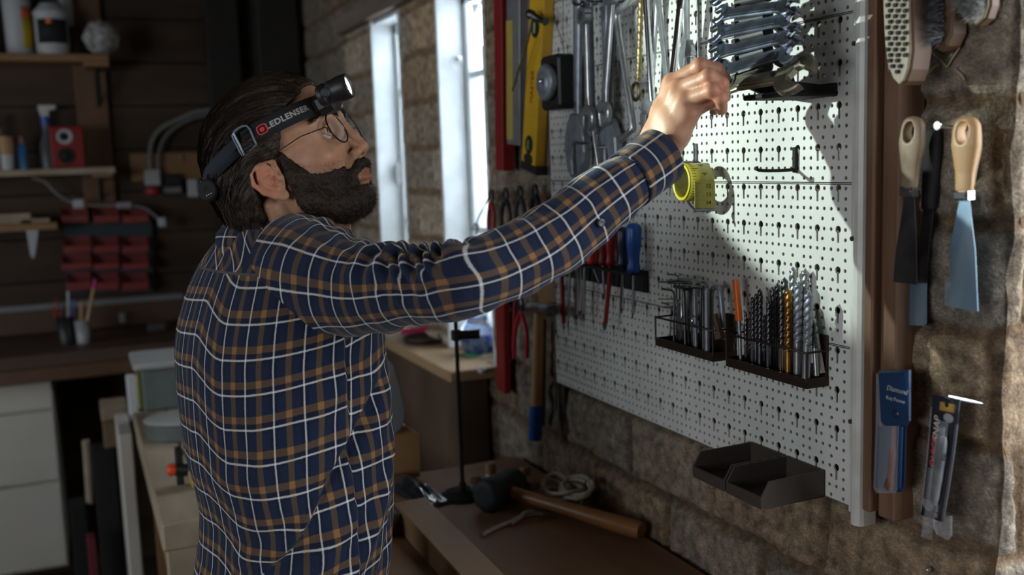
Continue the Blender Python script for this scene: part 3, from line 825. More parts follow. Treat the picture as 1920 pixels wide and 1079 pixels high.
# printed scale: numbers and ticks on the loose end, facing along the wall
tickm = MB()
for i in range(16):
    dz = -.002-.0024*i; ln = .010 if i % 5 == 0 else .005
    tickm.box(cT+ax*(.003+ln/2)+np.array([0, -.0313, dz]), (ln, .0003, .0004))
tickm.build('printed_ticks', m_blackmat, tp)
RT = np.stack([ax, np.array([0, 0, 1.0]), np.cross(ax, [0, 0, 1.0])], 1)
for i, s_ in enumerate(('12', '13', '14')): text_mesh('number', s_, .0085, m_blackmat, tp, cT+ax*.024+np.array([0, -.0314, -.006-.012*i]), RT, .0001)
# printed ticks and figures round the coil
mb = MB()
for i in range(40):
    a = 2*PI*i/40; rad_ = Fm@np.array([math.cos(a), math.sin(a), 0]); tg = Fm@np.array([-math.sin(a), math.cos(a), 0]); ln = .011 if i % 5 == 0 else .006
    mb.box(cT+rad_*(rT+.0002)+ax*(.004+ln/2), (ln, .0004, .0008), rot=np.stack([ax, rad_, tg], 1))
    if i % 4 == 1: mb.box(cT+rad_*(rT+.0002)+ax*.024, (.008, .0004, .0012), rot=np.stack([ax, rad_, tg], 1)); mb.box(cT+rad_*(rT+.0002)+ax*.024+tg*.002, (.0012, .0004, .004), rot=np.stack([ax, rad_, tg], 1))
mb.build('coil_print', mat('dark_olive_print', (.05, .05, .02), rough=.6), tp)
rk = thing('coil_holder', 'open black wire ring holder behind the yellow tape coil', 'wire holder', tuple(onX(1320, 380, BX)))
mb = MB(); cH = onX(1310, 348, BX-.012)
mb.tube([cH+np.array([-.004, .031*math.cos(a), .036*math.sin(a)]) for a in np.linspace(-2.2, 1.9, 26)], .0016, 8); mb.build('wire_ring', m_darksteel, rk)
mb = MB(); p = onX(1307, 290, BX); mb.box((BX-.003, p[1], p[2]-.008), (.005, .006, .05), bev=.001); mb.tube([(BX-.004, p[1], p[2]-.012), (BX-.070, p[1]+.004, p[2]-.010)], .0022, 8); mb.build('peg_arm', m_darksteel, rk)
# black hook lower right of the rack
p = onX(1494, 300, BX); q = onX(1446, 316, BX-.050)
hk = thing('double_hook', 'black pegboard hook sticking out below the stacked spanners', 'hook', (BX-.003, p[1], p[2]-.01))
mb = MB(); mb.box((BX-.003, p[1], p[2]+.0), (.005, .007, .034), bev=.001); mb.build('hook_plate', m_blackmat, hk)
mb = MB(); z0 = onX(1494, 318, BX)[2]
mb.tube(smoothpath([(BX-.003, p[1], z0), (BX-.03, p[1]+.001, z0-.0005), (BX-.060, p[1]+.002, z0+.001), (BX-.064, p[1]+.002, z0+.006)], 4), .0022, 8); mb.build('hook_rod', m_blackmat, hk)

# ---------------------------------------------------------------- screwdriver strip
zt_, zb_ = onX(1150, 500, BX-.012)[2], onX(1150, 539, BX-.012)[2]
yA, yB2 = onX(1033, 500, BX-.012)[1], onX(1206, 525, BX-.012)[1]
sd = tag(MB().box((BX-.0035, (yA+yB2)/2, (zt_+zb_)/2), (.006, yA-yB2, zt_-zb_), bev=.001).box((BX-.020, (yA+yB2)/2, zt_-.0035), (.032, yA-yB2, .005), bev=.001).build('screwdriver_holder', m_blackmat), 'black strip on the pegboard holding the row of screwdrivers', 'tool holder')
def screwdriver(label, px, top, bot, tip, m, ms, hr=.0115, sr=.0026, tipx=None, tipm=None, insul=False, X=None, pts=None):
    X = BX-.024 if X is None else X
    a, b, c = onX(px, top, X), onX(px, bot, X), onX(tipx or px-1, tip, X)
    root = thing('screwdriver', label, 'screwdriver', tuple(c))
    L_ = np.linalg.norm(b-a)
    mb = MB(); mb.lathe(a, b, [(0, hr*.45), (L_*.03, hr*.80), (L_*.10, hr), (L_*.40, hr*.96), (L_*.62, hr*.78), (L_*.78, hr*.72), (L_*.86, hr*.88), (L_*.96, hr*.82), (L_, hr*.45)], n=12, smooth=True)
    mb.build('handle', m, root)
    mb = MB(); d = (c-b)/np.linalg.norm(c-b)
    if insul:
        mb.cyl(b, c-d*.014, sr*1.35, n=10); mb.build('insulated_sleeve', m, root); mb = MB()
        mb.cyl(c-d*.015, c-d*.006, sr*.7, n=8); mb.cyl(c-d*.006, c, sr*.8, sr*.35, n=8); mb.build('tip', m_darksteel, root)
    else:
        mb.cyl(b, c-d*.010, sr, n=10); mb.build('shaft', ms, root); mb = MB()
        mb.cyl(c-d*.010, c, sr*.95, sr*.40, n=8); mb.build('tip', m_darksteel, root)
    return root
screwdriver('bright blue-handled screwdriver at the right end of the holder', 1188, 419, 514, 598, m_blue, m_greysteel, .0135, .0022, 1186)
screwdriver('navy and black-handled screwdriver with a bright shaft, left of the blue one', 1168, 426, 504, 588, m_navyplastic, m_chrome, .0115, .0034, 1165, X=BX-.021)
screwdriver('red insulated screwdriver with a long red shaft below the holder', 1145, 428, 500, 620, m_red, m_steel, .0105, .0032, 1134, insul=True, X=BX-.023)
screwdriver('dark red-handled screwdriver with a thin grey shaft, beside the red insulated one', 1131, 430, 498, 562, m_redpaint, m_greysteel, .0105, .0022, 1133)
screwdriver('orange-handled screwdriver peeping out under the plaid sleeve', 1110, 438, 496, 533, m_redorange, m_greysteel, .013, .0022, 1125)
screwdriver('screwdriver with a silver shaft, hanging directly left of the orange-handled one', 1097, 430, 490, 598, m_navyplastic, m_steel, .0105, .0028, 1094)
screwdriver('screwdriver with the brightest thick chrome shaft, fifth from the left', 1089, 425, 489, 592, m_blue, m_chrome, .0105, .0036, 1085)
screwdriver('screwdriver with a chrome shaft and black tip, fourth from the left', 1082, 420, 488, 600, m_black, m_chrome, .0105, .0032, 1081, X=BX-.030)
screwdriver('screwdriver with a dull shaft between the red and the chrome ones, third from the left', 1070, 420, 486, 612, m_orange, m_steel, .010, .0028, 1065)
screwdriver('red insulated screwdriver second from the left edge of the board', 1052, 418, 484, 620, m_red, m_steel, .010, .0034, 1057, insul=True)
screwdriver('long bright-shafted screwdriver at the left edge of the board', 1037, 416, 482, 628, m_black, m_chrome, .010, .0032, 1043)

# ---------------------------------------------------------------- wire baskets with keys and drills
def basket(label, a, b, c, wtop, gname):
    """a: front left px, b: front right px, c: back right px on the board; wtop: wire px at front right"""
    Cp = onX(*c, BX-.003); Yr = Cp[1]; zf = Cp[2]
    d = ray(*b); X = None
    q = onY(b[0], b[1], Yr); Xf = q[0]
    l = onX(a[0], a[1], Xf); Yl = l[1]
    zb = q[2]; h = .011
    root = thing('tool_basket', label, 'tool basket', ((Xf+BX)/2, (Yl+Yr)/2, zb-h))
    mb = MB(); x0, x1 = Xf, BX-.002
    mb.box(((x0+x1)/2, (Yl+Yr)/2, zb-h+.001), (x1-x0, Yl-Yr, .002))
    for s_ in (0, 1): mb.box((x0 if s_ == 0 else x1, (Yl+Yr)/2, zb-h/2), (.002, Yl-Yr, h+.002))
    for y in (Yl, Yr): mb.box(((x0+x1)/2, y, zb-h/2), (x1-x0, .002, h+.002))
    mb.build('tray', m_rack, root)
    mb = MB(); zr = onX(wtop[0], wtop[1], Xf)[2]
    mb.tube([(x1, Yl, zr), (x0, Yl, zr), (x0, (Yl+Yr)/2, zr), (x0, Yr, zr), (x1, Yr, zr)], .0016, 6)
    mb.tube([(x0, Yl, zb-.003), (x0, Yl, zr)], .0016, 6); mb.tube([(x0, Yr, zb-.003), (x0, Yr, zr)], .0016, 6)
    mb.build('guard_wire', m_rack, root)
    mb = MB()
    mb.box((x1-.0005, Yr+.012, (zb+zr)/2+.006), (.003, .024, zr-zb+.028), bev=.0008); mb.box((x1-.0005, Yl-.012, (zb+zr)/2+.006), (.003, .024, zr-zb+.028), bev=.0008)
    mb.box((x1-.0015, (Yl+Yr)/2, zb+.004), (.004, Yl-Yr, .018), bev=.0008)
    mb.build('back_plate', m_rack, root)
    return root, Xf, Yl, Yr, zb-h+.002, zr
bk1, X1, Yl1, Yr1, zb1, zr1 = basket('small brown-black tray with a wire guard holding L-shaped hex keys', (1229, 600), (1337, 664), (1379, 652), (1337, 621), '')
bk2, X2, Yl2, Yr2, zb2, zr2 = basket('longer brown-black tray with a wire guard holding the drill bits', (1362, 672), (1512, 713), (1551, 704), (1500, 660), '')
def lkey(x, y, z0, z1, ang, ln, r, m, label, lean=(0, 0), T=False):
    P = [(x, y, z0), (x+lean[0]*.5, y+lean[1]*.5, (z0+z1)/2), (x+lean[0], y+lean[1], z1-.007), (x+lean[0]+.002*math.cos(ang), y+lean[1]+.002*math.sin(ang), z1-.002), (x+lean[0]+.008*math.cos(ang), y+lean[1]+.008*math.sin(ang), z1), (x+lean[0]+ln*math.cos(ang), y+lean[1]+ln*math.sin(ang), z1)]
    mb = MB(); mb.tube(P, r, 6)
    o = mb.build('hex_key', m); tag(o, label, 'hex key', 'hex keys in the left tray'); return o
rnd = random.Random(4)
hx = [(1262, 545, 2.6, .030, .0018, 'd'), (1268, 530, 2.9, .028, .0016, 'd'), (1275, 517, 2.2, .026, .0014, 'd'), (1268, 560, 2.7, .030, .0020, 's'), (1278, 565, 2.5, .022, .0025, 's'), (1284, 540, 2.4, .022, .0026, 'd'), (1290, 530, 2.8, .034, .0022, 'd'), (1297, 525, 3.1, .038, .0026, 'd'), (1304, 528, 2.6, .032, .0030, 'g'), (1312, 535, 2.9, .030, .0024, 'd'), (1318, 538, 3.3, .020, .0026, 'd'), (1272, 575, 2.9, .026, .0022, 's'), (1256, 572, 2.4, .030, .0014, 'd'), (1300, 545, 2.2, .030, .0028, 'd')]
names = ['leftmost thin', 'thin black', 'thinnest', 'bright', 'thicker bright', 'black medium', 'black long-armed', 'black tall', 'dull grey', 'dark medium', 'dark short-armed', 'polished low', 'very thin low', 'thick black']
for i, (px, py, an, ln, r, m) in enumerate(hx):
    X = X1+.008+.022*((i*7) % 5)/4; top = onX(px, py, X); y = top[1]
    lkey(X, y, zb1, top[2], an-.9+.25*((i*5) % 4), ln, r, {'d': m_darksteel, 's': m_chrome, 'g': m_greysteel}[m], '%s hex key standing in the left tray, short arm on top' % names[i], lean=(0, .003*((i % 3)-1)))
# grey square bar, bent grey clamp with rusty bolt, short key lying on the guard wire
Xg = X1+.006; a = onX(1325, 548, Xg); b = onX(1328, 660, Xg)
mb = MB(); mb.cyl((Xg, a[1], zb1), a, .0042, n=8); mb.cyl(a, a+np.array([0, -.002, .006]), .0055, .003, n=8); tag(mb.build('socket_bar', m_greysteel), 'thick grey bar standing at the front of the left tray', 'bar')
cl = thing('g_clamp', 'small arched grey clamp with a rusty bolt, right end of the left tray', 'clamp', (X1+.018, onX(1345, 640, X1+.018)[1], zb1))
Xc = X1+.018
mb = MB(); mb.tube(smoothpath([onX(1334, 640, Xc), onX(1333, 560, Xc), onX(1338, 541, Xc), onX(1349, 543, Xc), onX(1353, 570, Xc), onX(1356, 615, Xc)], 5), .0042, 8); mb.build('frame', m_greysteel, cl)
mb = MB(); a, b = onX(1340, 590, X1+.004), onX(1350, 632, X1+.004); L_ = np.linalg.norm(b-a)
mb.lathe(a, b, [(L_*i/20, .0042+.0008*(i % 2)) for i in range(21)], n=10); mb.lathe(b-(b-a)*.2, b+(b-a)*.2, [(0, .008), (.010, .009), (.011, .005)], n=6, smooth=False); mb.build('bolt', m_rust, cl)
mb = MB(); mb.tube(smoothpath([onX(1297, 625, X1-.002), onX(1298, 600, X1-.002), onX(1294, 596, X1-.002), onX(1279, 595, X1-.004)], 4), .0016, 6); tag(mb.build('hex_key', m_chrome), 'small bright hex key hooked over the guard wire of the left tray', 'hex key', 'hex keys in the left tray')
# orange tool
t_ = thing('orange_tool', 'orange-handled slim tool standing between the two trays', 'slim tool', tuple(onX(1386, 655, X2+.012)))
a, b, c = onX(1379, 524, X2+.012), onX(1386, 602, X2+.012), onX(1389, 690, X2+.012); c[2] = max(c[2], zb2)
mb = MB(); M_, L_ = plate_frame(a, b, (-1, .2, 0)); mb.prism([(-.005, 0), (.005, 0), (.0055, L_*.5), (.0055, L_), (-.0055, L_), (-.005, L_*.5)], a, M_, .007, r2=.0012); mb.build('handle', m_orange, t_)
mb = MB(); mb.cyl(b, c, .003, .0022, n=8); mb.build('shaft', m_steel, t_)
# drill bits
def twist(mb, a, b, r, lead, depth=.45, n=14, tip=True):
    a = np.asarray(a, float); b = np.asarray(b, float); L_ = np.linalg.norm(b-a); M_ = frame(a, b); k = max(8, int(L_/.0016)); V = []; F = []
    for i in range(k+1):
        z = L_*i/k; ph = z/lead*2*PI; sc_ = 1 if z < L_-r*1.1 or not tip else max(.05, (L_-z)/(r*1.1))
        for j in range(n):
            t = 2*PI*j/n; rr = r*sc_*(1-depth*(max(0, math.cos(2*(t-ph)))**1.5))
            V.append(a+M_@np.array([rr*math.cos(t), rr*math.sin(t), z]))
    for i in range(k):
        for j in range(n): F.append((i*n+j, i*n+(j+1) % n, (i+1)*n+(j+1) % n, (i+1)*n+j))
    mb.add(V, F, True); mb.add(V[-n:], [list(range(n))])
def drill(label, px, top, bot, X, r, fm, sm, frac=.6, lead=.014, tipx=None, head=None):
    a = onX(px, bot, X); a[2] = max(a[2], zb2) if head != 'over' else a[2]
    b = onX(tipx or px, top, X)
    root = thing('drill_bit', label, 'drill bit', tuple(a), 'drill bits in the right tray')
    s_ = a+(b-a)*(1-frac)
    MB().cyl(a, s_, r*.92, n=12).build('shank', sm, root)
    mb = MB(); twist(mb, s_, b, r, lead); mb.build('flutes', fm, root)
    if head == 'masonry': MB().box(b-(b-a)/np.linalg.norm(b-a)*.002, (r*2.3, .0022, .006), bev=.0006).build('carbide_tip', m_chrome, root)
    return root
m_gold = mat('gold_coated_steel', (.55, .28, .07), (.38, .19, .05), rough=.35, metal=.9, scale=60)
bits = [(1398, 585, 686, .020, .0022, 'd', 'c', 'thin dark drill bit with a bright shank at the left end of the right tray'),
        (1405, 600, 690, .030, .0025, 'c', 'c', 'short bright drill bit near the left end of the right tray'),
        (1411, 556, 690, .012, .0030, 'd', 'c', 'dark drill bit, third from the left end of the right tray'),
        (1418, 550, 695, .028, .0034, 'd', 'd', 'black drill bit standing behind the third from the left'),
        (1425, 541, 698, .016, .0040, 'd', 'd', 'tall black drill bit at the left group of the right tray'),
        (1434, 590, 700, .030, .0026, 'd', 'd', 'short black drill bit beside the bright plain shank'),
        (1441, 560, 702, .008, .0036, 'd', 'c', 'dark drill bit with the brightest plain shank'),
        (1449, 537, 704, .018, .0040, 'd', 'd', 'tall dark drill bit left of the gold one, at the back'),
        (1458, 530, 706, .030, .0042, 'd', 'g', 'dark drill bit with a rounded tip behind the gold one'),
        (1465, 545, 708, .009, .0042, 'd', 'c', 'dark drill bit with bright shank just left of the gold one'),
        (1471, 520, 708, .027, .0050, 'd', 'd', 'blackest thick drill bit rising behind the gold one'),
        (1478, 541, 709, .013, .0050, 'o', 'o', 'gold-coloured drill bit in the middle of the right tray'),
        (1487, 500, 705, .026, .0052, 's', 's', 'long bright drill bit, left of the two tallest'),
        (1497, 528, 712, .016, .0058, 'g', 's', 'thick grey drill bit in front of the tallest ones'),
        (1510, 503, 706, .028, .0056, 's', 's', 'tallest bright masonry drill bit at the right of the tray')]
MM = {'d': m_darksteel, 'c': m_chrome, 'g': m_greysteel, 's': m_steel, 'o': m_gold}
for (px, top, bot, dx, r, fm, sm, lb) in bits:
    drill(lb, px-(2 if px > 1480 else 0), top, bot, X2+dx, r, MM[fm], MM[sm], .62 if fm != sm else .7, .010+r*2, tipx=px)
drill('masonry drill bit with a silver shank standing furthest right, leaning left', 1540, 568, 700, X2+.026, .0055, m_steel, mat('satin_shank', (.50, .50, .48), rough=.45, metal=.6), .45, .020, tipx=1518)
drill('long grey masonry drill bit whose shank pokes over the front right corner', 1511, 545, 716, X2+.005, .0060, m_greysteel, m_steel, .60, .022, tipx=1517)
drill('thin steel drill bit between the two right masonry bits', 1531, 600, 705, X2+.016, .0036, m_darksteel, m_steel, .5, .012, tipx=1524)

# ---------------------------------------------------------------- twin open-front bins
Cb = onX(1543, 882, BX-.004); Ca = onX(1408, 830, BX-.004)
Yr_, Yl_ = Cb[1], Ca[1]; zt = Cb[2]
qf = onY(1446, 896, Yr_); qb = onY(1453, 952, Yr_)
Xt = onY(1441, 900, Yr_)[0]; Xf = onY(1426, 934, Yr_)[0]; zlip = onY(1426, 934, Yr_)[2]; zbo = onY(1450, 953, Yr_)[2]
binr = thing('storage_bins', 'pair of joined dark brown open-front plastic bins hung at the bottom of the pegboard', 'storage bins', ((BX+Xf)/2, (Yl_+Yr_)/2, zbo))
def side(y, name):
    mb = MB()
    O = [(BX-.003, zbo+.003), (BX-.003, zt), (Xt, zt-.001), (Xf, zlip), (Xf, zlip-.014), (Xt-.012 if 0 else (Xt+Xf)/2+.006, zbo)]
    mb.prism(O, (0, y, 0), np.array([[1, 0, 0], [0, 0, -1], [0, 1, 0]], float), .0028, r2=.0006)
    mb.build(name, m_bin, binr)
ymid = (Yl_+Yr_)/2
for y in (Yr_, ymid-.003, ymid+.003, Yl_): side(y, 'side_wall')
for (ya, yb) in ((Yr_, ymid-.003), (ymid+.003, Yl_)):
    MB().box((BX-.004, (ya+yb)/2, (zt+zbo)/2), (.0024, yb-ya, zt-zbo), bev=.0005).build('back_wall', m_bin, binr)
    MB().box(((BX+Xf)/2+.004, (ya+yb)/2, zbo+.0015), (BX-Xf-.010, yb-ya, .0026), bev=.0005).build('bin_floor', m_bin, binr)
    MB().prism([(Xf, zlip-.002), (Xf+.003, zlip-.002), ((Xt+Xf)/2+.009, zbo+.001), ((Xt+Xf)/2+.006, zbo)], (0, (ya+yb)/2, 0), np.array([[1, 0, 0], [0, 0, -1], [0, 1, 0]], float), yb-ya).box((Xf+.0014, (ya+yb)/2, zlip-.008), (.003, yb-ya, .016), bev=.0006).build('front_lip', m_bin, binr)
# ================================================================ TOOLS HANGING LEFT OF THE PEGBOARD
def bar_px(name, label, cat, x0, x1, y0, y1, X, th, m, lean=0, parent=None, r2=.001):
    """upright flat bar: px limits of its front face at the height of y1, top at y0"""
    a = onX(x0, y1, X); b = onX(x1, y1, X); t = onX((x0+x1)/2+lean, y0, X)
    w_ = abs(a[1]-b[1]); lo_ = (a+b)/2; hi_ = t.copy()
    M_, L_ = plate_frame(lo_, hi_, NW)
    mb = MB(); mb.prism([(-w_/2, 0), (w_/2, 0), (w_/2, L_), (-w_/2, L_)], lo_+M_[:, 2]*(-th/2), M_, th, r2=r2)
    o = mb.build(name, m, parent)
    if label: tag(o, label, cat)
    return o, lo_, hi_, w_, M_, L_
bp, lo_, hi_, w_, M_, L_ = bar_px('backing_board', 'grey-brown wooden board on the wall behind the yellow level', 'board', 983, 1031, -60, 327, W-.030, .018, mat('weathered_board', (.14, .11, .09), (.20, .165, .135), rough=.7, scale=20, stretch=(1, 1, .1), bump=.2), lean=-6)
bar_px('red_bar', 'long red painted metal bar hanging beside the window', 'bar', 929, 943, -60, 320, W-.050, .028, m_redpaint, lean=-4)
g_, *_ = bar_px('grey_level', 'grey and faded yellow level between the red bar and the bright yellow level', 'spirit level', 951, 974, -60, 272, W-.048, .020, mat('grey_aluminium', (.26, .27, .29), (.34, .35, .37), rough=.4, metal=.6, scale=20), lean=-1)
bar_px('yellow_face', None, None, 950, 961, 38, 262, W-.0500, .002, mat('faded_yellow', (.46, .36, .07), (.38, .31, .08), rough=.5, scale=20), lean=-1, parent=g_)
root = thing('spirit_level', 'bright yellow spirit level with a black end cap, leaning beside the pegboard', 'spirit level', tuple(onX(992, 322, W-.06)))
XL_ = W-.032
o, lo_, hi_, w_, M_, L_ = bar_px('body', None, None, 978, 1003, -70, 309, XL_-.022, .022, m_yellow, lean=20, parent=root)
MB().prism([(-w_*.52, -.014), (w_*.66, -.014), (w_*.66, .003), (-w_*.52, .003)], lo_-M_[:, 2]*.011, M_, .026, r2=.002).build('end_cap', m_black, root)
for f, wv in ((.105, 1), (.69, 1)):
    c = lo_+(hi_-lo_)*f+M_[:, 2]*.0005
    v = MB().prism([(w_*.26*math.cos(a), .019*math.sin(a)) for a in np.linspace(0, 2*PI, 20)[:-1]], c, M_, .0022).build('vial_window', m_blackmat, root)
    MB().cyl(c-M_[:, 1]*.010+M_[:, 2]*.001, c+M_[:, 1]*.010+M_[:, 2]*.001, .003, n=10).build('vial', mat('green_vial', (.15, .30, .05), rough=.2), v)
c = lo_+(hi_-lo_)*.02
MB().prism([(w_*.30*math.cos(a), .012*math.sin(a)+.004) for a in np.linspace(0, 2*PI, 20)[:-1]], c+M_[:, 2]*.0008, M_, .0024).build('hanging_hole', m_blackmat, root)
RL = np.stack([M_[:, 1], -M_[:, 0], M_[:, 2]], 1)
text_mesh('printed_lettering', 'MASTER', .018, m_red, root, lo_+(hi_-lo_)*.40+M_[:, 2]*.0008, RL, .0002)
# small hammer with a thin bent brass handle
hm = thing('small_hammer', 'small hammer with a black head and thin brass handle over the yellow level', 'hammer', tuple(onX(985, 100, W-.09)))
Xh = W-.078
mb = MB(); a, b = onX(991, 25, Xh), onX(1023, 41, Xh+.01); mb.lathe(a, b, [(0, .007), (.003, .0095), (.014, .0095), (.016, .007), (np.linalg.norm(b-a)-.006, .006), (np.linalg.norm(b-a), .008)], n=14); mb.build('head', m_darksteel, hm)
MB().tube(smoothpath([onX(998, 30, Xh-.001), onX(991, 70, Xh), onX(976, 120, Xh), onX(961, 170, Xh)], 5), [.0026]*16, 8).build('handle', m_brass, hm)
# cluster under the levels, mostly above the sleeve
def pliers(label, px, top, bot, X, m, spread=9, jaw=26, gname=None):
    root = thing('pliers', label, 'pliers', tuple(onX(px, bot, X)), gname)
    a = onX(px, top+jaw, X)
    for s_ in (-1, 1):
        e = onX(px+s_*spread, bot, X); m1 = onX(px+s_*spread*.9, (top+jaw+bot)/2, X)
        MB().tube(smoothpath([a+np.array([0, 0, -.004]), m1, e], 6), [.0035]*2+[.0058]*9+[.0050]*2, 8, up=(1, 0, 0)).build('handle', m, root)
    mb = MB(); t = onX(px, top, X); M_, L_ = plate_frame(a, t, NW)
    mb.prism([(-.010, -.006), (.010, -.006), (.011, L_*.3), (.004, L_), (-.004, L_), (-.011, L_*.3)], a, M_, .009, r2=.002); mb.cyl(a-M_[:, 2]*.006, a+M_[:, 2]*.006, .0045, n=12); mb.build('jaws', m_darksteel, root)
    return root
pliers('red-handled pliers hanging above the sleeve next to the window', 921, 355, 432, W-.03, m_redpaint, 5, 16)
pliers('black-handled pliers seen just above the sleeve, under the levels', 948, 352, 430, W-.03, m_black, 8, 14)
pliers('dark-handled pliers just above the sleeve, left of the pegboard edge', 975, 348, 420, W-.03, m_rubber, 8, 14)
pliers('black pliers hanging nearest the pegboard edge above the sleeve', 1003, 345, 405, W-.03, m_blackmat, 7, 14)
mb = MB(); mb.tube(smoothpath([onX(x, y, W-.03) for x, y in ((915, 372), (906, 392), (896, 412), (892, 432))], 4), .0022, 8); mb.tube(smoothpath([onX(x, y, W-.03) for x, y in ((886, 432), (890, 420), (897, 425), (893, 440))], 4), .002, 8)
tag(mb.build('cable_loop', m_blackmat), 'thin black cable loop in front of the window beside the red-handled pliers', 'cable')
# under the sleeve
bar_px('red_bar', 'lower red flat bar with two edges, hanging under the sleeve', 'bar', 931, 946, 520, 735, W-.035, .016, m_redpaint, lean=-3)
r1 = pliers('red pliers with long crimson handles hanging left of the claw hammer', 976, 548, 672, W-.04, mat('crimson_grip', (.42, .012, .035), rough=.4), 12, 30)
mb = MB(); mb.tube([onX(966, 560, W-.03), onX(963, 655, W-.03)], .005, 8); tag(mb.build('red_grip', m_redpaint), 'short dark red grip directly left of the crimson pliers', 'tool grip')
mb = MB(); mb.tube(smoothpath([onX(x, y, W-.02) for x, y in ((970, 665), (972, 700), (978, 722), (986, 720), (985, 690))], 4), .0011, 6); tag(mb.build('thin_wire', m_darksteel), 'thin wire hanging below the crimson pliers', 'wire')
hammer = thing('hammer', 'hammer with black head, pale wooden handle and blue grip hanging head-up', 'hammer', tuple(onX(1004, 825, W-.06)))
Xh = W-.060
mb = MB(); a, b = onX(984, 574, Xh+.020), onX(1036, 583, Xh-.030)
Lh = np.linalg.norm(b-a); mb.lathe(a, b, [(0, .004), (Lh*.25, .010), (Lh*.42, .012), (Lh*.60, .012), (Lh*.68, .0095), (Lh*.80, .0125), (Lh*.96, .0125), (Lh, .0105)], n=16); mb.build('head', m_darksteel, hammer)
mb = MB(); c0_, c1_ = onX(1011, 578, Xh), onX(1006, 760, Xh); mb.tube(smoothpath([c0_, (c0_*.6+c1_*.4), c1_], 6), np.linspace(.0085, .0105, 13), 12, flat=1.25, up=(1, 0, 0)); mb.build('handle', m_handlewood, hammer)
mb = MB(); mb.tube(smoothpath([c1_, onX(1004, 795, Xh), onX(1003, 824, Xh)], 4), [.0115, .0122, .0125, .0122, .0118, .0118, .0122, .0125, .012], 12, flat=1.2, up=(1, 0, 0)); mb.build('blue_grip', m_blue, hammer)
mb = MB(); mb.tube([onX(1018, 600, W-.025), onX(1017, 700, W-.025), onX(1016, 798, W-.025)], .0075, 10); tag(mb.build('brown_handle', mat('brown_handle_wood', (.10, .045, .022), (.15, .07, .035), rough=.5, scale=30)), 'dark brown tool handle hanging behind the hammer with the blue grip', 'tool handle')
bar_px('wood_offcut', 'light brown wooden offcut fixed above the hammer head', 'wooden block', 1001, 1037, 470, 575, W-.006, .020, m_shelfwood)
for x, y0, y1, lb in ((1042, 700, 770, 'left'), (1049, 705, 790, 'middle'), (1057, 712, 775, 'right')):
    mb = MB(); mb.cyl(onX(x, y0, W-.012), onX(x+1, y1, W-.012), .0028, n=8); tag(mb.build('dark_rod', m_darksteel), 'thin dark rod hanging below the pegboard corner, %s of three' % lb, 'rod', 'dark rods below the pegboard corner')
# fill the wall behind: long thin black stand in front of the sill
stand = thing('black_stand', 'thin black upright rod with a clamp standing on the bench', 'stand', tuple(onZ(868, 932, .92)))
pb = onZ(868, 932, .92)
pt = at(856, 560, (pb-C0)@CF*1.0); pt = np.array([pb[0], pb[1], pt[2]+.04])
mb = MB(); mb.cyl(pb, pt, .0042, n=12); mb.build('rod', m_blackmat, stand)
mb = MB(); mb.lathe(pb, pb+np.array([0, 0, 1]), [(0, .045), (.006, .045), (.010, .040), (.012, .008), (.03, .007)], n=28); mb.build('foot', m_blackmat, stand)
cc = np.array([pb[0], pb[1], at(865, 622, (pb-C0)@CF)[2]])
mb = MB(); mb.box(cc+np.array([.0, 0, 0]), (.018, .018, .022), bev=.002); mb.cyl(cc, cc+np.array([.045, -.012, 0]), .009, .010, n=14); mb.build('clamp', m_black, stand)

# ================================================================ ON THE RIGHT WALL
def blade_plate(mb, pts, X, th, tilt=0):
    P = [onX(x, y, X) for x, y in pts]; c = sum(P)/len(P)
    O = [(-(p-c)[1], (p-c)[2]) for p in P]
    mb.prism(O, c, WALLROT, th, r2=min(.0004, th*.3))
HANDLES = []
def knife(label, top, bot, w_top, w_mid, w_bot, X, mh, fer, blade, mbld, hole=None, thk=.016, blX=None):
    root = thing('putty_knife', label, 'putty knife', tuple(onX(bot[0], blade[-1][1], X)))
    a, b = onX(top[0], top[1], X), onX(bot[0], bot[1], X); M_, L_ = plate_frame(b, a, NW)
    pxm = abs(onX(top[0]+1, top[1], X)[1]-onX(top[0], top[1], X)[1])
    wt, wm, wb = [q*pxm/2 for q in (w_top, w_mid, w_bot)]
    HANDLES.append((root, b, M_, L_, wt, wm, wb, thk, hole, mh))
    if fer:
        a2, b2 = onX(fer[0], fer[1], X), onX(fer[2], fer[3], X)
        mb = MB(); mb.tube([a2, a2*.5+b2*.5, b2], fer[4]*pxm/2, 14, flat=.62, up=(1, 0, 0)) if 0 else None
        M2, L2 = plate_frame(b2, a2, NW); mb = MB(); wv = fer[4]*pxm
        mb.prism([(-wv/2, 0), (wv/2, 0), (wv/2, L2*.45), (wv*.46, L2*.5), (wv/2, L2*.55), (wv/2, L2), (-wv/2, L2), (-wv/2, L2*.55), (-wv*.46, L2*.5), (-wv/2, L2*.45)], b2, M2, thk*.85, r2=.002); mb.build('ferrule', m_chrome, root)
    mb = MB(); blade_plate(mb, blade, blX or X, .0014); mb.build('blade', mbld, root)
    return root
XK = W-.036
knife('long-handled scraper with a black handle and small bluish tip, behind the left putty knife', (1752, 238), (1742, 392), 24, 26, 22, XK+.020, m_blackmat, None,
      [(1733, 385), (1752, 385), (1742, 470), (1738, 530), (1738, 606), (1734, 612), (1694, 611), (1689, 606), (1692, 531), (1716, 530), (1720, 470)], m_darkblade)
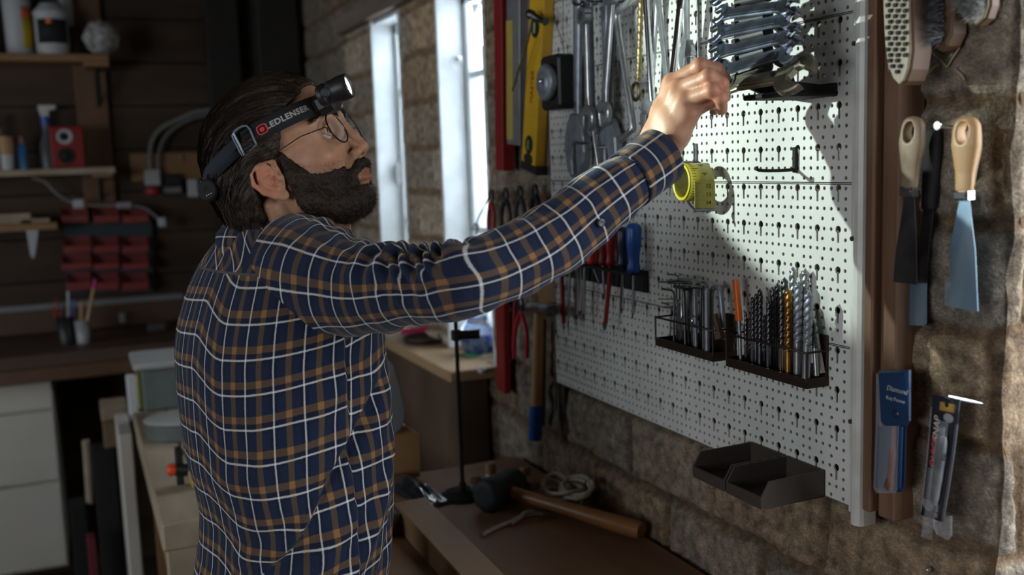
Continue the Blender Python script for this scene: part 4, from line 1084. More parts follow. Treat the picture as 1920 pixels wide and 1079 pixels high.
# its bluish end is a lighter, cleaned strip of the blade
mb = MB(); blade_plate(mb, [(1692, 531), (1738, 531), (1738, 606), (1734, 611.5), (1694, 610.5), (1689, 606)], XK+.0188, .0008)
o = mb.build('blade_tip', m_bluemetal, col.objects['putty_knife']); o['label'] = 'bluish cleaned tip'
knife('left putty knife with a worn wooden handle and dark stained blade', (1714, 218), (1705, 352), 38, 44, 28, XK-.012, m_oldhandle, (1705, 350, 1704, 368, 24),
      [(1697, 366), (1714, 367), (1718, 430), (1720, 534), (1675, 529), (1680, 470), (1690, 410)], m_darkblade, hole=.78)
knife('hidden second scraper whose blade corner shows behind the right putty knife', (1822, 235), (1812, 350), 34, 38, 26, XK+.012, m_oldhandle, None,
      [(1800, 365), (1818, 365), (1822, 450), (1826, 577), (1771, 573), (1772, 530), (1783, 528), (1786, 450)], m_greysteel)
knife('right putty knife with a clean pale wooden handle and a wide blue-grey blade', (1814, 219), (1808, 359), 46, 50, 30, XK-.010, m_handlewood, (1808, 358, 1808, 375, 27),
      [(1800, 374), (1818, 374), (1823, 420), (1829, 470), (1834, 584), (1826, 584), (1783, 576), (1783, 460), (1788, 430)], m_bluemetal, hole=.79)
nl = (onX(1758, 236, W-.060), onX(1794, 245, W-.022))
mb = MB(); mb.cyl(nl[0], nl[1]+np.array([.03, 0, 0]), .0024, n=10); mb.cyl(nl[0]-np.array([.001, 0, 0]), nl[0]+np.array([.001, 0, 0]), .0045, n=12); tag(mb.build('nail', m_chrome), 'large bright nail holding the putty knives on the wall', 'nail')

# brushes at the top
def paddle(name, label, pts, X, th, m, cat='brush'):
    root = thing(name, label, cat, tuple(onX(pts[0][0], 170, X)))
    mb = MB(); P = [onX(x, y, X) for x, y in pts]; c = sum(P)/len(P)
    mb.prism([(-(p-c)[1], (p-c)[2]) for p in P], c-np.array([-th/2-.002, 0, 0]), WALLROT, th, r2=.003)
    mb.build('wooden_back', m_brushdark, root)
    if m is not m_brushdark:
        MB().prism([(-(p-c)[1]*.96, (p-c)[2]*.985) for p in P], c+np.array([.0005, 0, 0]), WALLROT, .003, r2=.001).build('worn_face', m, root)
    return root
m_brushwood = mat('pale_brush_wood', (.27, .225, .15), (.17, .135, .09), rough=.55, scale=30, stretch=(1, 1, .2))
m_brushdark = mat('dark_brush_wood', (.10, .055, .032), (.14, .08, .048), rough=.5, scale=30, stretch=(1, 1, .2))
XBr = W-.072
b1 = paddle('wire_brush', 'pale wooden brush block with rows of dark tuft holes, beside the timber post', [(1653, -90), (1706, -90), (1708, 40), (1709, 95), (1704, 130), (1696, 152), (1687, 160), (1675, 148), (1664, 120), (1659, 80), (1656, 20)], XBr, .030, m_brushwood)
k = 0
for r_ in range(15):
    y = -12+r_*10.4
    for c_ in range(3 if r_ < 12 else 2):
        x = 1667+c_*14+(r_ % 2)*5+(4 if r_ >= 12 else 0)
        if y > 125 and (x < 1674 or x > 1700): continue
        p = onX(x, y, XBr)
        mb = MB(); mb.cyl(p+np.array([.001, 0, 0]), p-np.array([.0035, .0, .0008]), .0020, .0026, n=7); mb.build('bristle_tuft', m_blackmat, b1); k += 1
b2 = paddle('wire_brush', 'dark wooden brush with a thick pad of black wire bristles, second from the left', [(1716, -90), (1784, -90), (1784, 30), (1782, 62), (1772, 86), (1758, 96), (1742, 90), (1728, 70), (1718, 40)], W-.036, .024, m_brushdark)
rs = np.random.RandomState(3); V = []; F = []
for i in range(1300):
    px = 1712+50*rs.rand(); py = -40+122*rs.rand()
    if py > 60 and abs(px-1740) > 26-(py-60)*.5: continue
    p = onX(px+9, py-3, W-.038); L_ = .022+.006*rs.rand(); d = np.array([-1, .25*rs.randn()+.12, .30*rs.randn()-.1]); d /= np.linalg.norm(d); q = p+d*L_; s_ = np.array([0, .00035, .00035]); n0 = len(V)
    V += [p+s_, p-s_, p+np.array([0, -.00035, .00035]), q]; F += [(n0, n0+1, n0+3), (n0+1, n0+2, n0+3), (n0+2, n0, n0+3)]
o = pydata('bristles', V, F, mat('wire_bristle', (.018, .018, .020), (.07, .07, .075), rough=.4, metal=.6, scale=200), b2); o['kind'] = 'stuff'
b3 = paddle('wire_brush', 'small pale brush with matted grey bristles at the top right', [(1796, -70), (1856, -70), (1854, 10), (1846, 34), (1830, 48), (1812, 44), (1800, 24)], W-.026, .016, m_brushwood)
V = []; F = []
for i in range(800):
    px = 1790+52*rs.rand(); py = -40+76*rs.rand()
    if py > 15 and abs(px-1818) > 26-(py-15)*.7: continue
    p = onX(px+5, py, W-.042); d = np.array([-1, .5*rs.randn(), .5*rs.randn()]); d /= np.linalg.norm(d); q = p+d*.012; s_ = np.array([0, .0005, .0005]); n0 = len(V)
    V += [p+s_, p-s_, p+np.array([0, -.0005, .0005]), q]; F += [(n0, n0+1, n0+3), (n0+1, n0+2, n0+3), (n0+2, n0, n0+3)]
o = pydata('bristles', V, F, mat('grey_bristle', (.08, .08, .08), (.26, .26, .25), rough=.7, scale=150), b3); o['kind'] = 'stuff'

# blue vinyl sleeve with a wooden-handled tool
sl = thing('tool_sleeve', 'blue vinyl sleeve with a snapped flap and silver lettering, hung on the timber post', 'tool sleeve', tuple(onX(1668, 925, W-.05)))
XV = W-.048
mb = MB(); P = [onX(x, y, XV) for x, y in ((1647, 697), (1698, 697), (1692, 800), (1689, 915), (1685, 925), (1647, 925), (1642, 915), (1646, 800))]; c = sum(P)/len(P)
mb.prism([(-(p-c)[1], (p-c)[2]) for p in P], c+np.array([.006, 0, 0]), WALLROT, .003, r2=.0008); mb.build('back_sheet', m_blueblack, sl)
mb = MB(); mb.prism([(-(p-c)[1], (p-c)[2]) for p in [onX(x, y, XV) for x, y in ((1648, 700), (1696, 700), (1691, 800), (1688, 914), (1684, 924), (1648, 924), (1643, 914), (1647, 800))]], c-np.array([.004, 0, 0]), WALLROT, .0012)
mb.build('clear_pocket', m_film, sl)
for (a, b) in (((1650, 800), (1645, 915)), ((1690, 800), (1686, 915))): MB().cyl(onX(*a, XV-.002), onX(*b, XV-.002), .0026, n=8).build('seam', m_blueblack, sl)
mb = MB(); P = [onX(x, y, XV-.010) for x, y in ((1650, 695), (1706, 694), (1706, 790), (1701, 799), (1661, 799), (1654, 792))]; c = sum(P)/len(P)
mb.prism([(-(p-c)[1], (p-c)[2]) for p in P], c, WALLROT, .010, r2=.0035); fl = mb.build('flap', m_blueblack, sl)
m_silver = mat('silver_print', (.55, .58, .60), rough=.4, metal=.3)
text_mesh('script_lettering', 'Diamond', .0085, m_silver, fl, onX(1681, 732, XV-.0154), WALLROT, .0002, font_shear=.35)
text_mesh('block_lettering', 'Key Power', .0065, m_silver, fl, onX(1679, 750, XV-.0154), WALLROT, .0002)
mb = MB(); c = onX(1680, 777, XV-.0150); mb.lathe(c, c+np.array([-1, 0, 0]), [(0, .0052), (.0008, .0048), (.001, .003), (.0016, .0026)], n=18); mb.build('snap_button', m_navyplastic, fl)
mb = MB(); mb.tube(smoothpath([onX(1676, 790, XV+.001), onX(1674, 850, XV), onX(1669, 905, XV), onX(1666, 918, XV)], 4), [.0032]*4+[.0045]*4+[.006]*4+[.004], 10); mb.build('brown_handle', mat('red_brown_wood', (.16, .05, .025), (.11, .035, .018), rough=.4, scale=30), sl)

# blister-packed snap-off knife on a nail
pk = thing('packaged_knife', 'snap-off knife in a black blister card with red lettering, hanging on a nail', 'packaged knife', tuple(onX(1770, 1010, W-.03)))
XP = W-.040
def pkp(u, v):   # u 0..1 across, v 0..1 down the card
    tl, tr, bl, br = np.array([1750, 740]), np.array([1801, 750]), np.array([1728, 966]), np.array([1769, 980])
    p = (tl*(1-u)+tr*u)*(1-v)+(bl*(1-u)+br*u)*v
    return onX(p[0]+2.5*math.sin(v*PI), p[1], XP-.010*(1-v))
def pkpatch(name, u0, u1, v0, v1, off, th, m, parent=pk, n=8):
    V = []; F = []
    for k_ in (0, 1):
        for i in range(n+1):
            v_ = v0+(v1-v0)*i/n
            for u_ in (u0, u1): V.append(pkp(u_, v_)-np.array([off+k_*th, 0, 0]))
    m_ = (n+1)*2
    for i in range(n):
        a = 2*i; F += [(m_+a, m_+a+1, m_+a+3, m_+a+2), (a, a+2, a+3, a+1), (a, m_+a, m_+a+2, a+2), (a+1, a+3, m_+a+3, m_+a+1)]
    F += [(0, 1, m_+1, m_), (2*n, m_+2*n, m_+2*n+1, 2*n+1)]
    return pydata(name, V, F, m, parent, True)
m_card = mat('dark_card', (.010, .012, .022), (.030, .033, .045), rough=.3, scale=12)
card = pkpatch('card', 0, 1, 0, 1, 0, .0012, m_card)
pkpatch('yellow_label', .30, .85, .045, .115, .0013, .0003, mat('ochre_print', (.55, .33, .06), rough=.45), card, 3)
MB().cyl(pkp(.56, .06)-np.array([.0010, 0, 0]), pkp(.56, .06)-np.array([.0022, 0, 0]), .0028, n=14).build('hanging_hole', m_blackmat, card)
pkpatch('grey_panel', .05, .42, .60, .86, .0013, .0003, mat('grey_print', (.11, .12, .14), rough=.35), card, 4)
mb = MB(); c = pkp(.26, .89)-np.array([.0015, 0, 0]); mb.lathe(c, c-np.array([1, 0, 0]), [(0, .0085), (.0004, .0085)], n=24); mb.build('round_picture', mat('grey_print_light', (.20, .21, .22), (.10, .10, .11), rough=.4, scale=90), card)
mb = MB(); c = pkp(.66, .165)-np.array([.0015, 0, 0]); mb.ball(c, (.0005, .0072, .0052)); mb.build('oval_badge', mat('badge_grey', (.30, .31, .32), rough=.4), card)
pkpatch('black_band', .12, .40, .14, .58, .0014, .0003, m_blackmat, card, 5)
d_ = pkp(.25, .15)-pkp(.25, .55); d_ /= np.linalg.norm(d_); nz_ = np.array([-1., 0, 0]); nz_ -= d_*(nz_@d_); nz_ /= np.linalg.norm(nz_)
RK = np.stack([d_, np.cross(nz_, d_), nz_], 1)
text_mesh('red_lettering', 'QUICK', .0125, mat('red_print', (.70, .045, .03), rough=.4), card, pkp(.26, .46)-np.array([.0022, 0, 0]), RK, .0002)
text_mesh('pale_lettering', 'SNAP', .0125, mat('pale_print', (.62, .48, .42), rough=.4), card, pkp(.27, .265)-np.array([.0022, 0, 0]), RK, .0002)
text_mesh('pale_numbers', '18 mm', .0062, m_silver, card, pkp(.68, .93)-np.array([.0016, 0, 0]), RK, .0002)
mb = MB(); P = [pkp(.62, v_)-np.array([.006, 0, 0]) for v_ in np.linspace(.30, .86, 12)]
kb = MB().tube(P, [.0045, .0058, .006, .006, .0058, .0055, .0055, .0055, .0052, .005, .005, .004], 10, flat=1.3).build('knife_body', mat('knife_grey', (.16, .18, .20), (.28, .30, .33), rough=.3, metal=.5, scale=50), pk)
MB().tube([pkp(.60, .235)-np.array([.006, 0, 0]), pkp(.62, .30)-np.array([.007, 0, 0]), pkp(.60, .38)-np.array([.008, 0, 0])], .0035, 8).build('knife_blade', m_chrome, pk)
MB().box(pkp(.74, .43)-np.array([.007, 0, 0]), (.006, .006, .020), bev=.001).build('knife_slider', m_blackmat, pk)
pkpatch('left_edge', -.03, .03, .10, .97, .0008, .0016, m_film); pkpatch('right_edge', .96, 1.04, .20, 1.0, .0008, .0016, m_film)
pkpatch('blister', .40, .88, .18, 1.14, .0100, .0006, m_film)
mb = MB(); P = [onX(x, y, XP+.002) for x, y in ((1750, 968), (1784, 968), (1784, 1006), (1778, 1013), (1757, 1003), (1752, 990))]; c = sum(P)/len(P); mb.prism([(-(p-c)[1], (p-c)[2]) for p in P], c, WALLROT, .004, r2=.001); mb.build('clear_tail', m_film, pk)
a, b = onX(1793, 747, W-.045), onX(1842, 757, W-.004)
mb = MB(); mb.cyl(a-(b-a)*.35, b, .0028, .0024, n=10); tag(mb.build('nail', m_chrome), 'bright nail holding the packaged knife', 'nail')
a = onX(1741, 1069, W-.012); mb = MB(); mb.ball(a, (.004, .0035, .0035)); mb.cyl(a, a+np.array([.02, 0, 0]), .0015, n=8); tag(mb.build('nail', m_steel), 'small round-headed nail low on the wall under the packaged knife', 'nail')
# straws sticking out of the clay
for i, (x0, y0, x1, y1) in enumerate(((1740, 92, 1776, 126), (1776, 126, 1800, 88), (1792, 130, 1808, 150), (1738, 140, 1760, 120))):
    mb = MB(); mb.tube([onX(x0, y0, W-.010), onX((x0+x1)/2, (y0+y1)/2-2, W-.014), onX(x1, y1, W-.010)], .0009, 6)
    tag(mb.build('straw', mat('straw', (.42, .34, .20), rough=.7)), ['left arm of the V of straw stuck in the clay wall', 'right arm of the V of straw stuck in the clay wall', 'short straw right of the V-shaped straws', 'short straw left of the V-shaped straws'][i], 'straw')

# ================================================================ THE BENCH IN FRONT OF THE WALL
ZB = .92
bench = thing('workbench', 'dark stained wooden workbench under the pegboard', 'workbench', (.64, 1.4, 0))
m_bench = mat('worn_bench_top', (.34, .175, .085), (.20, .105, .055), rough=.55, scale=6, stretch=(1, .25, 1), bump=.3)
mb = MB(); mb.box((.650, 1.295, ZB-.02), (.49, 1.53, .04), bev=.003); mb.build('bench_top', m_bench, bench)
mb = MB(); mb.box((.43, 1.295, ZB-.09), (.03, 1.45, .10), bev=.003); mb.build('front_apron', m_darkwood, bench)
for x in (.455, .84):
    for y in (.62, 1.98): MB().box((x, y, (ZB-.04)/2), (.07, .07, ZB-.04), bev=.004).build('leg', m_darkwood, bench)
sc_ = MB().box((.862, 2.72, .535), (.082, .94, 1.07), bev=.003).build('sill_cabinet', mat('dark_brown_panel', (.075, .045, .028), (.11, .068, .042), rough=.6, scale=5)); tag(sc_, 'dark brown wooden cabinet under the sill shelf, beyond the workbench', 'cabinet')
# timber beam
p1, p2 = onZ(768, 938, ZB+.045), onZ(905, 1079, ZB+.045)
d = p2-p1; d[2] = 0; d /= np.linalg.norm(d); e = p1+d*.86; c = (p1+e)/2; c[2] = ZB+.0230
Rb = np.stack([np.cross([0, 0, 1.], d)*-1, d, np.array([0, 0, 1.])], 1); Rb[:, 0] = np.cross(Rb[:, 1], Rb[:, 2])
o = MB().box(c, (.064, np.linalg.norm(e-p1), .045), rot=Rb, bev=.002).build('timber_beam', m_beam); tag(o, 'planed timber beam lying on the workbench, pointing at the viewer', 'timber')
c2 = onZ(752, 950, ZB+.045); c2 = np.array([c2[0]-.015, c2[1]+.01, ZB+.0205])
o = MB().box(c2, (.10, .075, .040), rot=Rb, bev=.002).build('timber_offcut', m_darkwood); tag(o, 'short grey-brown timber offcut against the far end of the beam', 'timber')
# mallet
ml = thing('mallet', 'black rubber mallet with a wooden handle lying on the workbench', 'mallet', tuple(onZ(930, 960, ZB)))
hz = ZB+.034
A = onZ(911, 931, hz)
B_ = onZ(966, 907, hz)
dd = (B_-A)/np.linalg.norm(B_-A); A = A-dd*.006; Lm = .105
mb = MB(); mb.lathe(A, A+dd, [(0, .020), (.001, .027), (.005, .033), (.012, .0345), (.05, .0315), (Lm-.012, .0335), (Lm-.004, .031), (Lm, .025)], n=32); mb.build('head', m_rubber, ml)
h0 = A+dd*(Lm*.52); h1 = onZ(1203, 996, ZB+.020)
Lh = np.linalg.norm(h1-h0); mb = MB(); mb.lathe(h0, h1, [(0, .0100), (.028, .0125), (Lh*.25, .0125), (Lh*.5, .0130), (Lh*.8, .0160), (Lh*.96, .0168), (Lh, .0150)], n=18); mb.build('handle', mat('mallet_handle_wood', (.36, .17, .055), (.27, .12, .04), rough=.38, scale=14, stretch=(.2, 1, 1)), ml)
# rope coil
rp = thing('rope', 'coil of white cotton cord with a loose end behind the mallet handle', 'rope', tuple(onZ(1050, 950, ZB)))
cR = onZ(1056, 946, ZB+.008); rs = np.random.RandomState(5)
pts = []
for k_ in range(5):
    tz = ZB+.012+.007*k_
    for a in np.linspace(0, 2*PI, 26)[:-1]:
        rx = .030+.004*math.sin(k_*2.1)+.006*math.sin(2*a+k_); ry = .052+.005*math.cos(k_*1.7)
        pts.append((cR[0]+rx*math.cos(a)*(.95+.08*math.sin(a*3+k_)), cR[1]+ry*math.sin(a)+.004*math.sin(k_*5), tz+.006*math.sin(a*2+k_*1.3)+.008*(1+math.cos(a))*.6))
mb = MB(); mb.tube(pts, .0042, 8)
mb.build('coil', m_rope, rp)
pts = []
for k_ in range(2):
    for a in np.linspace(0, 2*PI, 22)[:-1]: pts.append((cR[0]+.012+.024*math.cos(a)+.006*k_, cR[1]-.03+.045*math.sin(a), ZB+.046+.006*k_+.010*math.cos(a)))
mb = MB(); mb.tube(pts, .0042, 8); mb.build('coil', m_rope, rp)
mb = MB(); mb.tube(smoothpath([onZ(1018, 965, ZB+.005), onZ(985, 966, ZB+.005), onZ(960, 978, ZB+.005), onZ(940, 986, ZB+.005), onZ(920, 995, ZB+.005), onZ(905, 1003, ZB+.005)], 6), .0040, 8); mb.build('loose_end', m_rope, rp)
mb = MB(); mb.tube(smoothpath([onZ(1000, 960, ZB+.010), onZ(985, 962, ZB+.012), onZ(975, 972, ZB+.010), onZ(958, 983, ZB+.005)], 6), .0040, 8); mb.build('loose_end', m_rope, rp)
# pegs behind the mallet
for i, (x, y, h, lb) in enumerate(((893, 928, .040, 'leftmost of the four stubby pegs behind the mallet head'), (921, 917, .056, 'tallest of the four stubby pegs, right behind the mallet head'), (985, 916, .046, 'brown-topped stubby peg between the mallet head and the rope'), (1001, 936, .036, 'shortest stubby peg, beside the rope coil'))):
    b = onZ(x, y, ZB)
    t_ = thing('wooden_peg', lb, 'peg', tuple(b), 'stubby pegs behind the mallet')
    MB().cyl(b, b+np.array([0, 0, h*.62]), .011, .0105, n=16).build('white_sleeve', m_rope if 0 else m_white, t_)
    MB().lathe(b+np.array([0, 0, h*.62]), b+np.array([0, 0, h]), [(0, .0118), (h*.30, .0118), (h*.38, .009)], n=16).build('cap', m_shelfwood, t_)
# dark film bag by the bench's far end
rs = np.random.RandomState(8)
g = 22; V = []; F = []
P00, P10, P01, P11 = onZ(738, 925, ZB), onZ(800, 958, ZB), onZ(735, 893, ZB), onZ(850, 945, ZB)
for i in range(g+1):
    for j in range(g+1):
        u, v = i/g, j/g; p = (P00*(1-u)+P10*u)*(1-v)+(P01*(1-u)+P11*u)*v
        p = p.copy(); p[2] = ZB+.003+.030*max(0, math.sin(u*PI*.9+.3))*math.sin(v*PI)**.5*(.6+.4*abs(math.sin(9*v+4*u)))+.008*vnoise(np.array([[u*6, v*9, 2.]]), 3)[0]*math.sin(u*PI)*math.sin(v*PI); V.append(p)
for i in range(g):
    for j in range(g): a = i*(g+1)+j; F.append((a, a+1, a+g+2, a+g+1))
o = pydata('plastic_bag', V, F, mat('dark_shiny_film', (.012, .016, .022), rough=.14, coat=.6), None, True); sm = o.modifiers.new('thickness', 'SOLIDIFY'); sm.thickness = .002
tag(o, 'crumpled shiny dark plastic bag at the far end of the workbench', 'plastic bag')
# rounded grey panel and wood block behind the man
gp = (onZ(720, 800, 1.0)); Yg = 2.02
def onYpoly(pts, Y): return [onY(x, y, Y) for x, y in pts]
def yplate(name, pts, Y, th, m, label, cat, parent=None):
    P = onYpoly(pts, Y); c = sum(P)/len(P)
    o = MB().prism([((p-c)[0], (p-c)[2]) for p in P], c, np.array([[1, 0, 0], [0, 0, -1], [0, 1, 0]], float), th, r2=min(.002, th*.2)).build(name, m, parent)
    if label: tag(o, label, cat)
    return o
yplate('machine_guard', [(700, 672), (722, 671), (735, 682), (748, 722), (757, 765), (757, 785), (748, 806), (735, 815), (700, 816)], 2.02, .016, mat('grey_cast_metal', (.20, .21, .23), (.16, .17, .18), rough=.5, scale=9), 'rounded grey machine guard peeping out in front of the man', 'machine guard')
mb = MB(); pa = onY(755, 905, 1.99); o = yplate('wood_block', [(700, 780), (757, 795), (781, 812), (783, 893), (700, 897)], 2.06, .05, m_shelfwood, 'upright wooden block below the grey rounded guard', 'wooden block')
# things on the sill shelf
zt = zs+.0005
j = thing('glass_jar', 'round clear glass jar with a blue and green wrapper on the sill shelf', 'jar', tuple(onZ(900, 660, zt)))
cJ = onZ(902, 664, zt); cJ[0] -= .0
prof = [(0, .028), (.004, .040), (.02, .050), (.045, .054), (.07, .050), (.09, .036), (.098, .028), (.108, .028)]
MB().lathe(cJ, cJ+np.array([0, 0, 1]), prof, n=28).build('glass_body', m_glass, j)
MB().lathe(cJ+np.array([0, 0, .003]), cJ+np.array([0, 0, 1]), [(0, .026), (.004, .036), (.02, .046), (.045, .050), (.055, .049)], n=28).build('blue_contents', mat('shiny_blue_wrapper', (.02, .07, .40), (.30, .40, .60), rough=.2, metal=.5, scale=60), j)
MB().lathe(cJ+np.array([0, 0, -.0004]), cJ+np.array([0, 0, 1]), [(0, .044), (.003, .046), (.006, .042)], n=28).build('green_coaster', mat('green_coaster', (.05, .30, .14), rough=.5), j)
c = onZ(800, 640, zt); t_ = thing('round_dish', 'flat black round dish on the sill shelf', 'dish', tuple(c))
MB().lathe(c, c+np.array([0, 0, 1]), [(0, .050), (.004, .062), (.014, .068), (.014, .064), (.006, .056), (.004, .002)], n=32).build('dish', m_black, t_)
c = onZ(815, 636, zt+.006); MB().tube([c+np.array([.0, -.05, .010]), c+np.array([.01, .0, .012]), c+np.array([.02, .05, .014])], .006, 8).build('grey_handle', mat('blue_grey_plastic', (.12, .16, .20), rough=.4), t_)
t_ = thing('pink_knife', 'pink-handled tool with a grey blade behind the round dish', 'tool', tuple(onZ(780, 622, zt)))
a, b, c = onZ(752, 622, zt+.018), onZ(805, 618, zt+.018), onZ(860, 618, zt+.012)
MB().tube(smoothpath([a, a*.5+b*.5, b], 5), .009, 10).build('handle', mat('pink_plastic', (.55, .03, .14), rough=.4), t_)
MB().tube([b, c], [.006, .003], 8, flat=.4).build('blade', m_steel, t_)
c = onZ(905, 690, zs); mb = MB(); mb.ball(onX(903, 694, W-.04), .010); tag(mb.build('white_ball', m_white), 'small white knob just under the corner of the sill shelf', 'ball')

# ================================================================ PALE BENCH AND MACHINE BEHIND THE MAN
zp = .90
pbn = thing('pale_workbench', 'pale rough-wood workbench with thick planks behind the man', 'workbench', (.30, 2.5, 0))
nl_ = onZ(300, 985, zp); xl = nl_[0]; yn = nl_[1]
for i in range(3): MB().box((xl+.048+i*.095, (yn+3.1)/2, zp-.03), (.092, 3.1-yn, .06), bev=.005).build('top_plank', m_palewood, pbn)
MB().box((xl+.143, yn+.015, zp-.115), (.27, .03, .11), bev=.004).build('end_apron', m_palewood, pbn)
MB().box((xl+.03, (yn+3.1)/2, zp-.11), (.03, 3.1-yn-.05, .09), bev=.004).build('side_apron', m_shelfwood, pbn)
for x in (xl+.07, xl+.22):
    for y in (yn+.07, 3.0): MB().box((x, y, (zp-.06)/2), (.075, .075, zp-.06), bev=.005).build('leg', m_shelfwood, pbn)
mc = thing('bench_planer', 'grey-green bench machine with a pale top and rounded plate on the pale workbench', 'machine', (.28, 2.86, zp))
m_green = mat('grey_green_enamel', (.085, .115, .11), (.12, .145, .13), rough=.5, scale=20)
p = onZ(290, 824, zp); ym = 2.70; xm0 = onY(275, 800, ym)[0]
zt1 = onY(300, 800, ym)[2]
O = [(xm0+.16+.16*math.cos(a) if 1 else 0, ym+.05+.09*math.sin(a)) for a in np.linspace(0, 2*PI, 33)[:-1]]
MB().prism([(x, y) for x, y in O], (0, 0, (zp+zt1)/2), np.eye(3), zt1-zp, r2=.003).build('base', m_green, mc)
MB().prism([(xm0+.16+(x-xm0-.16)*1.03, ym+.05+(y-ym-.05)*1.03) for x, y in O], (0, 0, zt1+.005), np.eye(3), .010, r2=.003).build('round_plate', mat('pale_metal_plate', (.40, .40, .38), (.33, .33, .31), rough=.4, scale=12), mc)
yh = 2.84; h0 = onY(262, 780, yh); h1 = onY(345, 692, yh); xh0 = onY(268, 740, yh)[0]; zh = onY(300, 690, yh)[2]
zh2 = zh
MB().box((xh0+.14, yh+.10, (zt1+zh2)/2+.005), (.28, .20, zh2-zt1-.01), bev=.006).build('housing', m_green, mc)
MB().box((xh0+.135, yh+.10, zh2+.008), (.31, .235, .018), bev=.005).build('top_cover', mat('pale_cover', (.38, .38, .37), (.33, .33, .32), rough=.5, scale=8), mc)
MB().box((xh0-.006, yh+.05, (zt1+zh2)/2), (.012, .05, (zh2-zt1)*.8), bev=.003).build('yellow_edge', mat('olive_yellow', (.20, .20, .03), rough=.5), mc)
ct = thing('clamp_tool', 'black clamp with a round red knob and yellow strip on the pale workbench', 'clamp', tuple(onZ(345, 910, zp)))
yk = 2.28; a = onY(322, 882, yk); b = onY(352, 882, yk)
MB().lathe(a-np.array([.010, 0, 0]), a+np.array([1, 0, 0]), [(0, .007), (.004, .0135), (.016, .0135), (.020, .010)], n=18).build('red_knob', m_redorange, ct)
MB().cyl(a+np.array([.008, 0, 0]), b, .014, n=18).build('black_grip', m_black, ct)
zc = onY(352, 842, yk)[2]
MB().box((b[0]+.012, yk, (zp+zc)/2), (.014, .030, zc-zp), bev=.002).build('yellow_strip', m_yellow, ct)
MB().box((b[0]-.016, yk+.012, (zp+zc)/2+.004), (.016, .020, zc-zp), bev=.003).build('black_post', m_black, ct)
MB().box((b[0]+.045, yk, zp+.045), (.06, .05, .09), bev=.005).build('black_block', m_black, ct)

# ================================================================ FAR BACKGROUND: BACK WALL, BENCH, SHELVES
def bx(name, m, parent, x0, x1, y0, y1, Y, dep, bev=.004, label=None, cat=None, group=None):
    """box whose front face at distance Y spans the px rectangle"""
    a = onY(x0, (y0+y1)/2, Y); b = onY(x1, (y0+y1)/2, Y); t = onY((x0+x1)/2, y0, Y); u = onY((x0+x1)/2, y1, Y)
    u[2] = max(u[2], 0)
    c = np.array([(a[0]+b[0])/2, Y+dep/2, (t[2]+u[2])/2])
    o = MB().box(c, (b[0]-a[0], dep, t[2]-u[2]), bev=bev).build(name, m, parent)
    if label: tag(o, label, cat, group)
    return o
YS = 4.10
bk = thing('back_bench', 'long dark wooden bench along the back wall', 'workbench', (-.6, 4.0, 0))
zbb = onY(100, 662, 3.80)[2]
MB().box((-.75, 4.04, zbb-.025), (2.5, .48, .05), bev=.004).build('bench_top', mat('dark_bench', (.060, .034, .022), (.085, .048, .030), rough=.5, scale=6, stretch=(.2, 1, 1)), bk)
MB().box((-.75, 3.81, zbb-.075), (2.5, .03, .05), bev=.004).build('front_rail', mat('bench_rail', (.13, .065, .032), (.10, .05, .025), rough=.5, scale=8), bk)
for x in (-1.9, .42): MB().box((x, 3.90, (zbb-.05)/2), (.07, .07, zbb-.05), bev=.004).build('leg', m_darkwood, bk)
# white drawer cabinet
YC = 3.86
cb = thing('drawer_cabinet', 'cream drawer cabinet under the back bench at the far left', 'cabinet', (-.4, 4.0, .05))
xr_ = onY(113, 880, YC)[0]; zt_c = onY(60, 700, YC)[2]; zb_c = onY(60, 1075, YC)[2]
MB().box((xr_-.30, YC+.21, (zt_c+zb_c)/2), (.60, .40, zt_c-zb_c), bev=.003).build('body', m_cream, cb)
zl = [onY(60, y, YC)[2] for y in (704, 772, 908, 1070)]
for i in range(3):
    o = MB().box((xr_-.30, YC-.002, (zl[i]+zl[i+1])/2), (.592, .018, zl[i]-zl[i+1]-.008), bev=.003).build('drawer', m_cream, cb)
    MB().box((xr_-.36, YC-.014, zl[i+1]+.012), (.36, .008, .006), bev=.002).build('finger_rail', m_cream, o)
# white board standing beside the pale bench
bx('side_cabinet', m_cream, None, 246, 272, 812, 1400, 2.95, .28, label='narrow cream cabinet side standing left of the pale workbench', cat='cabinet side')
bx('white_can', m_white, None, 240, 258, 706, 790, 3.2, .05, label='narrow white container beside the grey-green machine', cat='container')
o = thing('cardboard_box', 'small brown cardboard box with a pale lid in the dark under the back bench', 'box', (0, 3.5, .6))
bx('carton', mat('cardboard', (.20, .13, .075), (.17, .11, .062), rough=.8, scale=8), o, 194, 242, 790, 840, 3.30, .12); bx('lid', mat('pale_cardboard', (.26, .20, .14), rough=.8), o, 189, 240, 763, 789, 3.28, .14)
bx('box_stand', m_blackmat, None, 196, 240, 841, 1400, 3.32, .10, label='dark wooden stand carrying the small cardboard box', cat='stand')
a, b = onY(161, 826, 3.5), onY(169, 945, 3.5); MB().cyl(a, b-np.array([0, 0, .0]), .012, n=12); mb = MB(); mb.cyl(a, b, .012, n=12); tag(mb.build('wooden_stick', m_palewood), 'short pale wooden stick in the dark gap right of the cream drawers', 'stick')
bx('stick_rest', m_blackmat, None, 150, 182, 946, 1400, 3.46, .10, label='dark block under the pale wooden stick', cat='block')
bx('red_can', mat('dull_crimson', (.13, .010, .020), rough=.6), None, 180, 196, 1010, 1400, 3.16, .07, label='dull crimson object low in the dark gap', cat='can')
